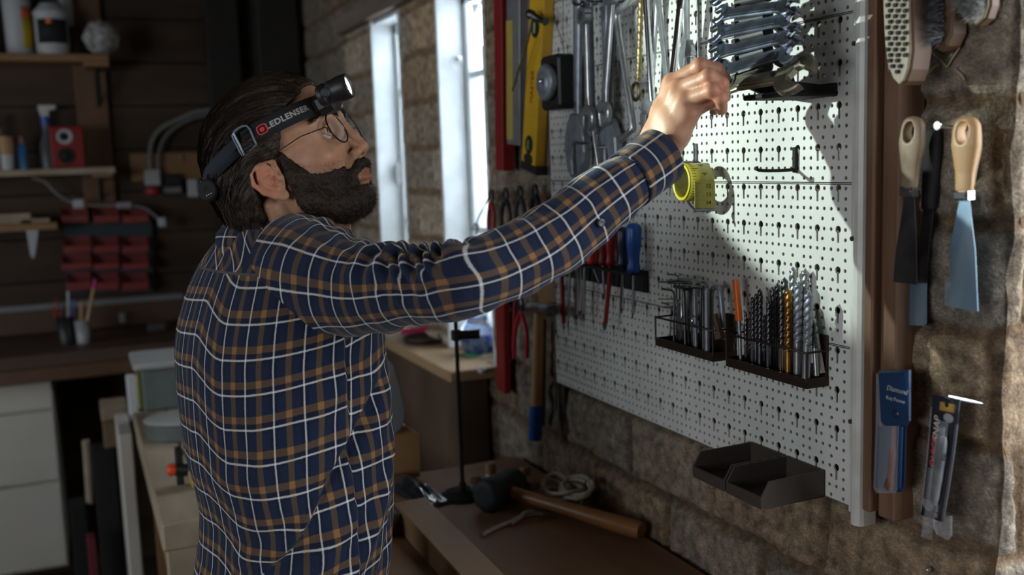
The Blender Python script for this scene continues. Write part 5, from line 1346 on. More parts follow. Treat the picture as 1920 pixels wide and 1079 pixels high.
# conduit along the wall above the bench
a, b = onY(-20, 577, YB-.02), onY(345, 562, YB-.02)
bb = MB().box(((a[0]+b[0])/2, YB-.012, (a[2]+b[2])/2), (b[0]-a[0], .022, .026), bev=.003).build('cable_trunking', mat('grey_trunking', (.19, .20, .21), rough=.5)); tag(bb, 'long grey cable trunking on the back wall above the bench', 'trunking')
a_, b_ = onY(0, 600, YB-.02), onY(330, 600, YB-.02)
MBx = MB().box(((a_[0]+b_[0])/2, YB-.015, a_[2]-.02), (b_[0]-a_[0]+.4, .03, .09), bev=.003).build('bench_backboard', mat('reddish_board', (.075, .040, .022), rough=.6)); tag(MBx, 'reddish brown backboard behind the back bench', 'board')
# pot of pencils and brushes on the back bench
pp = thing('pencil_pot', 'cluster of pots with pens and a pink-tipped stick on the back bench', 'pencil pot', tuple(onY(140, 632, 4.0)))
c = onY(125, 628, 3.98); c[2] = zbb+.001
MB().lathe(c, c+np.array([0, 0, 1]), [(0, .028), (.10, .032), (.10, .029), (.004, .026)], n=20).build('dark_pot', m_black, pp)
c2 = c+np.array([.055, -.03, 0]); MB().lathe(c2, c2+np.array([0, 0, 1]), [(0, .022), (.085, .026), (.085, .024), (.004, .020)], n=20).build('clear_cup', mat('pale_cup', (.30, .31, .32), rough=.3), pp)
for i, (dx, dy, h, mm) in enumerate(((-.010, .0, .17, m_redpaint), (.008, .01, .19, m_white), (.0, -.01, .15, m_black), (.016, .0, .16, m_blue), (-.018, .006, .14, m_red))):
    MB().cyl(c+np.array([dx*.5, dy, .01]), c+np.array([dx*2.2, dy*2, h]), .004, n=8).build('pen', mm, pp)
MB().cyl(c2+np.array([0, 0, .01]), c2+np.array([.050, 0, .20]), .0055, n=8).build('wooden_pencil', m_handlewood, pp)
MB().cyl(c2+np.array([.050, 0, .20]), c2+np.array([.058, 0, .232]), .0058, n=8).build('pink_tip', mat('magenta', (.45, .02, .20), rough=.5), pp)
MB().cyl(c2+np.array([-.008, .005, .01]), c2+np.array([.004, .008, .15]), .005, n=8).build('wooden_pencil', m_handlewood, pp)
bx('grey_tin', mat('dull_tin', (.09, .09, .09), rough=.5, metal=.5), None, 278, 312, 605, 627, 4.1, .06, label='small dull tin at the right end of the back bench', cat='tin')
bx('small_bottle', mat('dull_white', (.22, .22, .22), rough=.5), None, 224, 236, 588, 606, 4.2, .03, label='tiny pale bottle near the backboard', cat='bottle')
# upper shelf: board, brace, bottles
xr1 = onY(205, 115, YS)[0]; zs1 = onY(150, 101, YS)[2]
s1 = thing('wall_shelf', 'upper wooden wall shelf with a wooden end block', 'shelf', (-.4, 4.2, zs1-.05))
MB().box((xr1-.75, YB-.10, zs1-.014), (1.5, .20, .028), bev=.003).build('shelf_board', m_shelfwood, s1)
MB().box((xr1-.045, YB-.105, zs1-.036), (.088, .19, .018), bev=.003).build('end_block', m_shelfwood, s1)
xr2 = onY(217, 322, YS)[0]; zs2 = onY(110, 316, YS)[2]
s2 = thing('wall_shelf', 'lower pale wooden wall shelf carrying the red speaker', 'shelf', (-.4, 4.2, zs2-.04))
MB().box((xr2-.75, YB-.10, zs2-.012), (1.5, .20, .024), bev=.003).build('shelf_board', m_palewood, s2)
MB().box((xr2-.045, YB-.105, zs2-.032), (.07, .19, .014), bev=.003).build('end_block', m_shelfwood, s2)
zz0 = onY(170, 400, YB-.03)[2]
xa_, xb_ = onY(143, 200, YB-.03)[0], onY(203, 200, YB-.03)[0]
bb = MB().box(((xa_+xb_)/2, YB-.018, (2.5+zz0)/2), (xb_-xa_, .030, 2.5-zz0), bev=.003).build('shelf_upright', mat('upright_wood', (.15, .075, .035), (.11, .055, .025), rough=.6, scale=8, stretch=(1, 1, .2))); tag(bb, 'wide wooden upright board behind both wall shelves', 'board')
for (s_, xx, y0, y1) in ((s1, 183, 122, 196), (s2, 190, 338, 380)):
    a = onY(xx, y0, YS); b = onY(xx+3, y1, YS)
    MB().box((a[0], YB-.10, zs1-.05 if s_ is s1 else zs2-.045), (.014, .17, .006)).box(((a[0]+b[0])/2, YB-.036, (a[2]+b[2])/2), (.014, .006, a[2]-b[2])).tube([(a[0], YB-.17, a[2]), (a[0], YB-.05, b[2]+.02)], .005, 8).build('iron_bracket', m_blackmat, s_)
# bottles and tubs on the upper shelf
def lathe_thing(name, label, cat, px, zb_, Y, prof, m, parts=(), group=None):
    c = onY(px, 300, Y); c[2] = zb_
    root = thing(name, label, cat, tuple(c), group)
    MB().lathe(c, c+np.array([0, 0, 1]), prof, n=24).build('body', m, root)
    for (pn, pr, pm) in parts: MB().lathe(c+np.array([0, 0, pr[0][0]]), c+np.array([0, 0, pr[0][0]+1]), [(h-pr[0][0], r_) for h, r_ in pr], n=24).build(pn, pm, root)
    return root
m_dullwhite = mat('dull_white_plastic', (.42, .43, .45), rough=.5)
ys = YB-.10
z1 = zs1+.0005
lathe_thing('bottle', 'white bottle with red and blue label at the far left of the upper shelf', 'bottle', 1, z1, ys, [(0, .026), (.004, .029), (.10, .029), (.16, .027), (.19, .018), (.24, .016)], m_dullwhite, [('blue_band', [(.006, .0295), (.05, .0295)], mat('teal_label', (.03, .09, .12), rough=.5)), ('red_mark', [(.068, .0296), (.095, .0296)], m_redpaint)])
rt = lathe_thing('white_tube', 'tall white cartridge tube with a yellow label panel', 'tube', 58, z1, ys, [(0, .044), (.004, .047), (.26, .050), (.27, .045)], m_dullwhite)
cc = onY(58, 300, ys)
def wrap(name, parent, c, r_, h0, h1, a0, a1, m, n=10):
    V = []; F = []
    for k_ in (0, 1):
        for i in range(n+1):
            a = a0+(a1-a0)*i/n
            for h in (h0, h1): V.append((c[0]+(r_+.0008*k_)*math.cos(a), c[1]+(r_+.0008*k_)*math.sin(a), h))
    m_ = 2*(n+1)
    for i in range(n): a = 2*i; F += [(m_+a, m_+a+2, m_+a+3, m_+a+1), (a, a+1, a+3, a+2), (a, a+2, m_+a+2, m_+a), (a+1, m_+a+1, m_+a+3, a+3)]
    F += [(0, m_, m_+1, 1), (2*n, 2*n+1, m_+2*n+1, m_+2*n)]
    return pydata(name, V, F, m, parent, True)
wrap('yellow_label', rt, cc, .0495, z1+.025, z1+.135, -1.25, -.35, mat('yellow_label', (.50, .34, .01), rough=.5))
wrap('orange_label', rt, cc, .0498, z1+.135, z1+.175, -1.3, -.35, mat('orange_red_label', (.50, .10, .03), rough=.5))
tb = lathe_thing('tub', 'white plastic tub with a black label and black lid handle', 'tub', 119, z1, ys-.045, [(0, .054), (.005, .058), (.14, .058), (.145, .061), (.155, .061), (.165, .050), (.185, .034)], m_dullwhite)
ct_ = onY(119, 300, ys-.045)
wrap('black_label', tb, ct_, .0590, z1+.038, z1+.125, -2.5, -.55, m_blackmat)
wrap('orange_spot', tb, ct_, .0602, z1+.108, z1+.124, -1.85, -1.55, m_orange, 4)
MB().tube([(ct_[0]-.035, ct_[1], z1+.178), (ct_[0]-.02, ct_[1], z1+.205), (ct_[0]+.02, ct_[1], z1+.205), (ct_[0]+.035, ct_[1], z1+.178)], .007, 8).build('lid_handle', m_black, tb)
lathe_thing('white_bottle', 'white bottle standing behind the black-labelled tub', 'bottle', 147, z1, ys+.03, [(0, .026), (.27, .028), (.30, .018)], m_dullwhite)
# transparent crumpled bag / foam ball at the shelf's end
c = onY(190, 68, YS-.02); rs_ = .062; c[2] = z1+.056
V = []; F = []; n, m_ = 26, 18
for i in range(m_+1):
    for j_ in range(n):
        a, b = PI*i/m_, 2*PI*j_/n; d = np.array([math.sin(a)*math.cos(b), math.sin(a)*math.sin(b), math.cos(a)])
        r_ = rs_*(1+.16*fbm(d[None]*4, 3, 5)[0]); p = c+d*np.array([r_*1.0, r_*.9, r_]); p[2] = max(p[2], z1); V.append(p)
F = [(i*n+j_, (i+1)*n+j_, (i+1)*n+(j_+1) % n, i*n+(j_+1) % n) for i in range(m_) for j_ in range(n)]
o = pydata('dust_mask', V, F, mat('mottled_white', (.42, .42, .42), (.14, .13, .12), rough=.8, scale=45), None, True); tag(o, 'mottled white dust mask lump at the right end of the upper shelf', 'dust mask')
c2 = onY(157, 68, YS); c2[2] = z1; lathe_thing('jar', 'dark squat jar between the tub and the mottled dust mask', 'jar', 158, z1, ys, [(0, .022), (.10, .022), (.11, .018)], mat('dark_jar', (.06, .035, .03), rough=.3))
# lower shelf: speaker, spray bottle, little bottles
z2 = zs2+.0005
sp = thing('speaker', 'small red box speaker with two round cones', 'speaker', tuple(onY(127, 310, 4.1)))
a, b = onY(94, 270, 4.08), onY(158, 270, 4.08); zt_s = onY(127, 236, 4.08)[2]
MB().box(((a[0]+b[0])/2, 4.14, (z2+zt_s)/2), (b[0]-a[0], .12, zt_s-z2), bev=.006).build('cabinet', mat('red_speaker', (.22, .012, .012), rough=.4), sp)
cx_ = (a[0]+b[0])/2-.006
for (zc_, r_, mm) in ((z2+.116, .028, m_dullwhite), (z2+.045, .030, m_blackmat)):
    o = MB().lathe((cx_, 4.081, zc_), (cx_, 3.081, zc_), [(0, r_), (.004, r_), (.002, r_*.8), (-.0, .002)], n=24).build('cone', mm, sp)
    MB().ball((cx_-.004, 4.078, zc_), (r_*.55, .006, r_*.55)).build('dust_cap', m_blackmat, o)
sb = lathe_thing('spray_bottle', 'spray bottle with a white trigger head and blue collar behind the red speaker', 'spray bottle', 92, z2, 4.245, [(0, .030), (.09, .030), (.13, .014), (.17, .014)], mat('murky_bottle', (.09, .10, .11), rough=.3), [('blue_collar', [(.165, .017), (.20, .016)], m_blue)])
c = onY(92, 300, 4.245)
MB().prism([(-.014, 0), (.014, 0), (.016, .024), (.040, .030), (.040, .046), (-.022, .046), (-.022, .030)], (c[0], c[1], z2+.196), np.array([[1, 0, 0], [0, 0, -1], [0, 1, 0]], float), .026, r2=.003).build('trigger_head', mat('dirty_white', (.52, .52, .52), rough=.5), sb)
lathe_thing('glue_bottle', 'tiny blue bottle with a pink cap left of the red speaker', 'bottle', 43, z2, 4.12, [(0, .015), (.08, .015), (.092, .008)], mat('bright_blue', (.02, .16, .36), rough=.4), [('cap', [(.09, .008), (.12, .006)], mat('dull_pink', (.35, .18, .18), rough=.5))])
lathe_thing('jar', 'small jar with an orange-brown lid in front at the left of the lower shelf', 'jar', 14, z2, 4.10, [(0, .020), (.055, .022)], m_dullwhite, [('lid', [(.055, .024), (.10, .026), (.12, .024)], mat('ochre_lid', (.36, .20, .08), rough=.5))])
lathe_thing('glue_bottle', 'bottle with a deep blue cap at the left edge of the lower shelf', 'bottle', -2, z2, 4.22, [(0, .026), (.12, .026), (.16, .018)], mat('tan_bottle', (.32, .24, .16), rough=.5), [('cap', [(.16, .018), (.21, .016)], m_blue)])
# small planks on the middle left bracket shelf, paint scraper hanging
xr3 = onY(108, 425, YS)[0]; z3 = onY(60, 419, YS)[2]
s3 = tag(MB().box((xr3-.5, YB-.10, z3-.014), (1.0, .20, .028), bev=.003).build('short_shelf', m_shelfwood), 'short wooden shelf with planks left of the red bins', 'shelf')
for i, (xx, t) in enumerate(((58, .020), (56, .016), (92, .014))):
    x1_ = onY(xx, 400, YS)[0]
    tag(MB().box((x1_-.22 if i < 2 else x1_-.05, YB-.12, z3+.0005+(t/2 if i != 1 else .0205+t/2)), (.44 if i < 2 else .10, .10, t), bev=.002).build('small_plank', m_palewood), ['lower of two pale planks lying on the short shelf', 'upper of two pale planks lying on the short shelf', 'short pale offcut at the end of the short shelf'][i], 'plank', 'planks on the short shelf')
t_ = thing('hanging_trowel', 'pale blade hanging under the end of the short shelf', 'trowel', tuple(onY(60, 480, YS)))
yplate('blade', [(49, 432), (72, 432), (66, 478), (62, 486), (57, 478)], YS-.03, .004, m_dullwhite, None, None, t_)
# bin board with red bins
bn = thing('bin_board', 'dark blue-grey wall board for small red storage bins', 'bin board', tuple(onY(200, 550, YB-.04)))
yplate('board', [(118, 392), (284, 388), (288, 548), (124, 552)], YB-.03, .012, mat('blue_grey_board', (.030, .045, .055), rough=.5), None, None, bn)
cols_ = [(117, 166), (177, 224), (231, 279)]; rows_ = [(396, 419), (453, 476), (487, 507), (522, 546)]
for ri, (ya, yb) in enumerate(rows_):
    for ci, (xa, xb) in enumerate(cols_):
        sh = (4 if ri == 1 and ci == 0 else 0)+(10 if ri == 3 and ci == 0 else 0)
        Yf = YB-.115; A_ = onY(xa+sh, yb, Yf); B2 = onY(xb+(6 if ri in (1, 2, 3) and ci == 0 else 0), yb, Yf); T_ = onY(xa, ya, Yf)
        x0, x1, zb_, zt_b = A_[0], B2[0], A_[2], A_[2]+(T_[2]-A_[2])*1.0
        o = thing('red_bin', ('%s red bin in the %s row of the bin board' % (['left', 'middle', 'right'][ci], ['top', 'second', 'third', 'bottom'][ri])), 'storage bin', ((x0+x1)/2, YB-.07, zb_), 'small red bins on the wall board')
        yb_ = YB-.042
        mb = MB(); mb.box(((x0+x1)/2, (Yf+yb_)/2, zb_+.001), (x1-x0, yb_-Yf, .003)); mb.box(((x0+x1)/2, yb_, (zb_+zt_b)/2+.006), (x1-x0, .003, zt_b-zb_+.012))
        for x in (x0, x1): mb.prism([(Yf, zb_), (yb_, zb_), (yb_, zt_b+.012), (Yf+.03, zt_b+.008), (Yf, zb_+(zt_b-zb_)*.55)], (x, 0, 0), np.array([[0, 0, 1], [1, 0, 0], [0, 1, 0]], float), .003)
        mb.build('tray', m_redbin, o)
        MB().box(((x0+x1)/2, Yf-.001, zb_+(zt_b-zb_)*.30), (x1-x0+.002, .003, (zt_b-zb_)*.60), bev=.001).build('front_lip', m_redbin, o)
# grey tube light cable hanging over the bins, cables and boxes at right
def cable(label, pts, Y, r_, m, name='cable'):
    o = MB().tube(smoothpath([onY(x, y, Y) for x, y in pts], 6), r_, 8).build(name, m); tag(o, label, 'cable'); return o
m_cab = mat('grey_cable', (.20, .20, .20), rough=.5)
cable('grey cable sagging from the shelf down to the red bins', [(60, 333), (85, 342), (105, 362), (130, 378), (150, 384), (200, 386), (235, 385), (270, 390), (285, 400), (305, 418)], YB-.12, .005, m_cab)
bx('cable_plug', m_dullwhite, None, 137, 158, 374, 391, YB-.135, .02, label='white connector on the sagging cable, left of two', cat='connector')
bx('cable_plug', mat('lilac_grey', (.28, .26, .32), rough=.5), None, 219, 247, 379, 391, YB-.135, .02, label='lilac-grey connector on the sagging cable above the right bins', cat='connector')
bx('cable_plug', m_dullwhite, None, 297, 312, 408, 426, YB-.135, .02, label='white end plug of the sagging cable beside the right bins', cat='connector')
cable('outer of two dim cables arching towards the man', [(283, 330), (281, 290), (286, 262), (304, 240), (340, 222), (372, 210), (420, 205), (480, 212)], YB-.03, .010, m_cab)
cable('inner of two dim cables arching towards the man', [(298, 330), (298, 290), (304, 268), (318, 248), (345, 230), (378, 218), (425, 214), (480, 222)], YB-.045, .008, mat('grey_cable_dark', (.14, .14, .14), rough=.5))
bx('switch_board', m_shelfwood, None, 245, 408, 286, 338, YB-.022, .018, label='brown mounting board carrying sockets, behind the man', cat='board')
q = thing('socket', 'white socket with a red ring below, on the mounting board', 'socket', tuple(onY(287, 365, YB-.06)))
bx('white_body', m_dullwhite, q, 272, 301, 318, 348, YB-.07, .05); a = onY(286, 358, YB-.05)
MB().lathe(a+np.array([0, 0, -.015]), a+np.array([0, 0, 1]), [(0, .022), (.004, .030), (.022, .030), (.03, .02)], n=20).build('red_ring', mat('dull_red', (.30, .02, .02), rough=.5), q)
q = thing('black_socket', 'black and grey socket in the middle of the mounting board', 'socket', tuple(onY(325, 360, YB-.06)))
bx('black_cover', m_black, q, 309, 340, 326, 350, YB-.06, .04); bx('grey_lip', m_cab, q, 307, 341, 351, 362, YB-.055, .035)
bx('white_switch', m_dullwhite, None, 353, 372, 336, 370, YB-.06, .04, label='white switch directly left of the headlamp battery pack', cat='switch')
bx('small_fixture', m_cab, None, 338, 344, 290, 303, YB-.034, .012, label='tiny grey fixture on top of the mounting board', cat='fixture')
# downpipe in the far corner
dp = MB().cyl(onY(560, -60, YB-.14), onY(562, 420, YB-.14), .022, n=16).build('downpipe', mat('dark_pipe', (.028, .028, .030), rough=.4, metal=.4)); tag(dp, 'dark vertical pipe in the far corner above the head', 'pipe')
# ================================================================ THE MAN
class Grid:
    """signed distance field on a regular grid, turned into one continuous surface"""
    def __init__(s, lo, hi, h):
        s.lo = np.array(lo, float); s.h = h; s.n = np.ceil((np.array(hi)-s.lo)/h).astype(int)+1
        s.ax = [s.lo[i]+h*np.arange(s.n[i]) for i in range(3)]
        s.D = np.full(tuple(s.n), 9.0, dtype=np.float32)
    def _win(s, lo, hi):
        a = np.maximum(np.floor((np.array(lo)-s.lo)/s.h).astype(int), 0); b = np.minimum(np.ceil((np.array(hi)-s.lo)/s.h).astype(int)+1, s.n)
        sl = tuple(slice(a[i], b[i]) for i in range(3))
        X = s.ax[0][sl[0]][:, None, None]; Y = s.ax[1][sl[1]][None, :, None]; Z = s.ax[2][sl[2]][None, None, :]
        return sl, X, Y, Z
    def _mix(s, sl, d, k, op):
        A = s.D[sl]
        if op == 'add':
            if k <= 0: s.D[sl] = np.minimum(A, d); return
            h = np.maximum(k-np.abs(A-d), 0)/k; s.D[sl] = np.minimum(A, d)-h*h*k*.25
        elif op == 'sub':
            d = -d; h = np.maximum(k-np.abs(A-d), 0)/k if k > 0 else 0
            s.D[sl] = np.maximum(A, d)+h*h*k*.25
    def cap(s, a, b, r0, r1=None, k=.006, op='add'):
        r1 = r0 if r1 is None else r1
        a = np.asarray(a, float); b = np.asarray(b, float); m = max(r0, r1)+k+3*s.h
        sl, X, Y, Z = s._win(np.minimum(a, b)-m, np.maximum(a, b)+m)
        ba = b-a; L = max(ba@ba, 1e-12)
        t = np.clip(((X-a[0])*ba[0]+(Y-a[1])*ba[1]+(Z-a[2])*ba[2])/L, 0, 1)
        d = np.sqrt((X-a[0]-t*ba[0])**2+(Y-a[1]-t*ba[1])**2+(Z-a[2]-t*ba[2])**2)-(r0+(r1-r0)*t)
        s._mix(sl, d, k, op); return s
    def chain(s, P, r, k=.006, op='add'):
        r = [r]*len(P) if np.isscalar(r) else r
        for i in range(len(P)-1): s.cap(P[i], P[i+1], r[i], r[i+1], k, op)
        return s
    def ell(s, c, r, k=.01, rot=None, op='add'):
        c = np.asarray(c, float); r = np.full(3, float(r)) if np.isscalar(r) else np.asarray(r, float)
        M_ = np.eye(3) if rot is None else np.asarray(rot, float)
        e = np.sqrt(((M_*r[None, :])**2).sum(1))+k+3*s.h
        sl, X, Y, Z = s._win(c-e, c+e)
        X = X-c[0]; Y = Y-c[1]; Z = Z-c[2]
        u = [(X*M_[0, i]+Y*M_[1, i]+Z*M_[2, i]) for i in range(3)]
        k0 = np.sqrt(sum((u[i]/r[i])**2 for i in range(3))); k1 = np.sqrt(sum((u[i]/r[i]**2)**2 for i in range(3)))
        d = k0*(k0-1)/np.maximum(k1, 1e-6)
        s._mix(sl, d, k, op); return s
    def mesh(s, smooth=1):
        D = s.D; n = s.n; ins = D < 0
        c = np.zeros(tuple(n-1), dtype=np.int8)
        for i in (0, 1):
            for j in (0, 1):
                for k in (0, 1): c += ins[i:n[0]-1+i, j:n[1]-1+j, k:n[2]-1+k]
        act = (c > 0) & (c < 8); idx = np.full(act.shape, -1, dtype=np.int64); I = np.argwhere(act); idx[act] = np.arange(len(I))
        acc = np.zeros((len(I), 3)); cnt = np.zeros(len(I))
        cor = [(i, j, k) for i in (0, 1) for j in (0, 1) for k in (0, 1)]
        for ca in cor:
            for ax in range(3):
                if ca[ax]: continue
                cb_ = list(ca); cb_[ax] = 1
                da = D[I[:, 0]+ca[0], I[:, 1]+ca[1], I[:, 2]+ca[2]]; db = D[I[:, 0]+cb_[0], I[:, 1]+cb_[1], I[:, 2]+cb_[2]]
                m = (da < 0) != (db < 0); t = np.where(m, da/np.where(m, da-db, 1), 0)
                p = np.tile(np.array(ca, float), (len(I), 1)); p[:, ax] += t
                acc[m] += p[m]; cnt[m] += 1
        V = s.lo+(I+acc/np.maximum(cnt, 1)[:, None])*s.h
        F = []
        for ax in range(3):
            a1, a2 = (ax+1) % 3, (ax+2) % 3
            sa = [slice(None)]*3; sb = [slice(None)]*3; sa[ax] = slice(0, n[ax]-1); sb[ax] = slice(1, n[ax])
            A = ins[tuple(sa)]; B = ins[tuple(sb)]; E = np.argwhere(A != B)
            E = E[(E[:, a1] > 0) & (E[:, a2] > 0) & (E[:, a1] < n[a1]-1) & (E[:, a2] < n[a2]-1)]
            def q(o1, o2):
                e = E.copy(); e[:, a1] += o1; e[:, a2] += o2; return idx[e[:, 0], e[:, 1], e[:, 2]]
            Q = np.stack([q(-1, -1), q(0, -1), q(0, 0), q(-1, 0)], 1)
            fl = A[E[:, 0], E[:, 1], E[:, 2]]
            Q[~fl] = Q[~fl][:, ::-1]; F.append(Q)
        F = np.concatenate(F); F = F[(F >= 0).all(1)]
        for _ in range(smooth):
            S = np.zeros_like(V); w_ = np.zeros(len(V))
            for i in range(4):
                for j in (1, 3): np.add.at(S, F[:, i], V[F[:, (i+j) % 4]]); np.add.at(w_, F[:, i], 1)
            V = V*.5+.5*S/np.maximum(w_, 1)[:, None]
        return V, F
def colattr(o, C_, name='tint'):
    a = o.data.color_attributes.new(name, 'FLOAT_COLOR', 'POINT'); a.data.foreach_set('color', np.concatenate([C_, np.ones((len(C_), 1))], 1).ravel())
def vecattr(o, C_, name='flow'):
    a = o.data.attributes.new(name, 'FLOAT_VECTOR', 'POINT'); a.data.foreach_set('vector', np.asarray(C_, dtype=np.float32).ravel())

# ---- putty knife handles: rounded, waisted, with a hanging hole
for (root_, b_, M_, L_, wt, wm, wb, thk, hole, mh) in HANDLES:
    g = Grid((-wm*1.35, -.004, -thk*.8), (wm*1.35, L_+.006, thk*.8), .0013)
    sz = thk/2/wm
    ys_h = np.linspace(0, 1, 9); ws = np.interp(ys_h, [0, .25, .62, .86, 1], [wb, wb*1.10, wm, wt*1.02, wt*.80])
    g.ax[2] = g.ax[2]/sz                      # flattened cross-section
    keep = g.h
    X_, Y_, Z_ = g.ax[0][:, None, None], g.ax[1][None, :, None], g.ax[2][None, None, :]
    wy = np.interp(Y_, ys_h*L_, ws); top_ = L_-wt*.80
    ov = np.maximum(Y_-top_, 0); d = ((np.abs(X_)/1)**2.6+(np.abs(Z_)*.92)**2.6+ov**2.6)**(1/2.6)-wy
    d = np.maximum(d, -Y_+0*d)
    if hole: d = np.maximum(d, wm*.46-np.sqrt(X_**2+((Y_-L_*hole)/1.5)**2)+0*d)
    g.D = d.astype(np.float32); Vk, Fk = g.mesh(1)
    pydata('handle', b_+Vk@M_.T, Fk, mh, root_, True)
# ---- materials of the figure
def skinmat():
    m = mat('skin', (.41, .215, .128), (.48, .262, .165), rough=.46, scale=60, octs=5, attr='tint', bump=.12, bscale=900, spec=.4)
    b = m.node_tree.nodes['Principled BSDF']
    b.inputs['Subsurface Weight'].default_value = .12; b.inputs['Subsurface Radius'].default_value = (.008, .003, .0015); b.inputs['Subsurface Scale'].default_value = 1.0
    return m
m_skin = skinmat()
def hairmat(name, c1, c2, sc_=1.0):
    m = bpy.data.materials.new(name); m.use_nodes = True; nt = m.node_tree; N = nt.nodes; L = nt.links; b = N['Principled BSDF']
    b.inputs['Roughness'].default_value = .50; b.inputs['Specular IOR Level'].default_value = .30
    at_ = N.new('ShaderNodeAttribute'); at_.attribute_name = 'flow'
    nz = N.new('ShaderNodeTexNoise'); nz.inputs['Scale'].default_value = sc_; nz.inputs['Detail'].default_value = 4; L.new(at_.outputs['Vector'], nz.inputs[0])
    rp = N.new('ShaderNodeValToRGB'); rp.color_ramp.elements[0].position = .35; rp.color_ramp.elements[1].position = .7; rp.color_ramp.elements[0].color = (*c1, 1); rp.color_ramp.elements[1].color = (*c2, 1)
    L.new(nz.outputs[0], rp.inputs[0]); L.new(rp.outputs[0], b.inputs['Base Color'])
    bp = N.new('ShaderNodeBump'); bp.inputs['Strength'].default_value = .9; bp.inputs['Distance'].default_value = .003; L.new(nz.outputs[0], bp.inputs['Height']); L.new(bp.outputs[0], b.inputs['Normal'])
    return m
m_hair = hairmat('dark_brown_hair', (.009, .006, .004), (.055, .036, .025))
m_beard = hairmat('dark_beard', (.009, .0055, .0035), (.040, .022, .013))
PW, PB = .0440, .039     # plaid repeat, along and across
def plaid():
    m = bpy.data.materials.new('plaid_flannel'); m.use_nodes = True; nt = m.node_tree; N = nt.nodes; L = nt.links; b = N['Principled BSDF']
    b.inputs['Roughness'].default_value = .92; b.inputs['Sheen Weight'].default_value = .12; b.inputs['Specular IOR Level'].default_value = .15
    at_ = N.new('ShaderNodeUVMap'); at_.uv_map = 'UVMap'
    # slight weave wobble
    nz = N.new('ShaderNodeTexNoise'); nz.inputs['Scale'].default_value = 260; nz.inputs['Detail'].default_value = 2; L.new(at_.outputs[0], nz.inputs[0])
    ad = N.new('ShaderNodeVectorMath'); ad.operation = 'MULTIPLY_ADD'; L.new(nz.outputs['Color'], ad.inputs[0]); ad.inputs[1].default_value = (.0010, .0010, 0); L.new(at_.outputs[0], ad.inputs[2])
    sp_ = N.new('ShaderNodeSeparateXYZ'); L.new(ad.outputs[0], sp_.inputs[0])
    def mth(op, a, b_=None, c=None):
        n = N.new('ShaderNodeMath'); n.operation = op
        for i, v in enumerate((a, b_, c)):
            if v is None: continue
            if isinstance(v, (int, float)): n.inputs[i].default_value = v
            else: L.new(v, n.inputs[i])
        return n.outputs[0]
    def band(coord, P_, cen, hw, soft=.0006):
        t = mth('FLOORED_MODULO', mth('ADD', coord, 40*P_+P_/2-cen), P_); d = mth('ABSOLUTE', mth('SUBTRACT', t, P_/2))
        n = N.new('ShaderNodeMapRange'); n.interpolation_type = 'SMOOTHSTEP'; L.new(d, n.inputs[0]); n.inputs[1].default_value = hw-soft; n.inputs[2].default_value = hw+soft; n.inputs[3].default_value = 1; n.inputs[4].default_value = 0
        return n.outputs[0]
    u, v = sp_.outputs[0], sp_.outputs[1]
    wu, wv = band(u, PB, 0, .0010), band(v, PW, 0, .0012)
    bu, bv = band(u, PB, .0195, .0038), band(v, PW, .0125, .0046)
    ku, kv = band(u, PB, 0, .0052), band(v, PW, .0022, .0072)
    def mix(fac, a, b_, amt=1.0):
        n = N.new('ShaderNodeMix'); n.data_type = 'RGBA'
        f = fac if amt == 1.0 else mth('MULTIPLY', fac, amt); L.new(f, n.inputs[0])
        for i, q in ((6, a), (7, b_)):
            if isinstance(q, tuple): n.inputs[i].default_value = (*q, 1)
            else: L.new(q, n.inputs[i])
        return n.outputs[2]
    n3 = N.new('ShaderNodeTexNoise'); n3.inputs['Scale'].default_value = 90; n3.inputs['Detail'].default_value = 3; L.new(at_.outputs[0], n3.inputs[0])
    c = mix(n3.outputs[0], (.009, .016, .041), (.013, .023, .056))
    c = mix(ku, c, (.009, .013, .032), .8); c = mix(kv, c, (.009, .013, .032), .8)
    c = mix(bu, c, (.088, .058, .042), .92); c = mix(bv, c, (.095, .060, .042), .92)
    c = mix(mth('MULTIPLY', bu, bv), c, (.26, .135, .056))
    c = mix(wu, c, (.50, .51, .52), .92); c = mix(wv, c, (.50, .51, .52), .92)
    c = mix(mth('MULTIPLY', wu, wv), c, (.78, .78, .76)); c = mix(mth('MULTIPLY', wu, bv), c, (.55, .42, .27), .8); c = mix(mth('MULTIPLY', bu, wv), c, (.55, .42, .27), .8)
    L.new(c, b.inputs['Base Color'])
    n4 = N.new('ShaderNodeTexNoise'); n4.inputs['Scale'].default_value = 700; L.new(at_.outputs[0], n4.inputs[0])
    bp = N.new('ShaderNodeBump'); bp.inputs['Strength'].default_value = .35; bp.inputs['Distance'].default_value = .0012; L.new(n4.outputs[0], bp.inputs['Height']); L.new(bp.outputs[0], b.inputs['Normal'])
    return m
m_plaid = plaid()
m_jeans = mat('dark_denim', (.02, .028, .045), (.03, .04, .06), rough=.85, scale=90)
m_shoe = mat('brown_leather', (.06, .035, .02), rough=.5)

from mathutils import kdtree
# ---- head frame (x forward, y to his left, z up)
ha, hp = R(-32), R(25)
HF = np.array([math.cos(ha)*math.cos(hp), math.sin(ha)*math.cos(hp), math.sin(hp)]); HL = np.array([-math.sin(ha), math.cos(ha), 0]); HU = np.cross(HF, HL)
HM = np.stack([HF, HL, HU], 1)
HC = at(513, 336, 1.36)+HL*.076-HF*.009
def H(p): return HC+np.asarray(p, float)@HM.T
def Hinv(p): return (np.asarray(p, float)-HC)@HM
TZ = np.array([0, 0, 1.0])
TF = np.array([math.cos(R(12)), math.sin(R(12)), 0]); TL = np.array([-math.sin(R(12)), math.cos(R(12)), 0]); TZ = np.array([0, 0, 1.0])
SR = at(580, 492, 1.32); SLft = SR+TL*.285+TF*.05-TZ*.012
ELB = at(878, 522, 1.155); WR = onX(1230, 290, .680)
NB = at(543, 440, 1.455)          # neck base

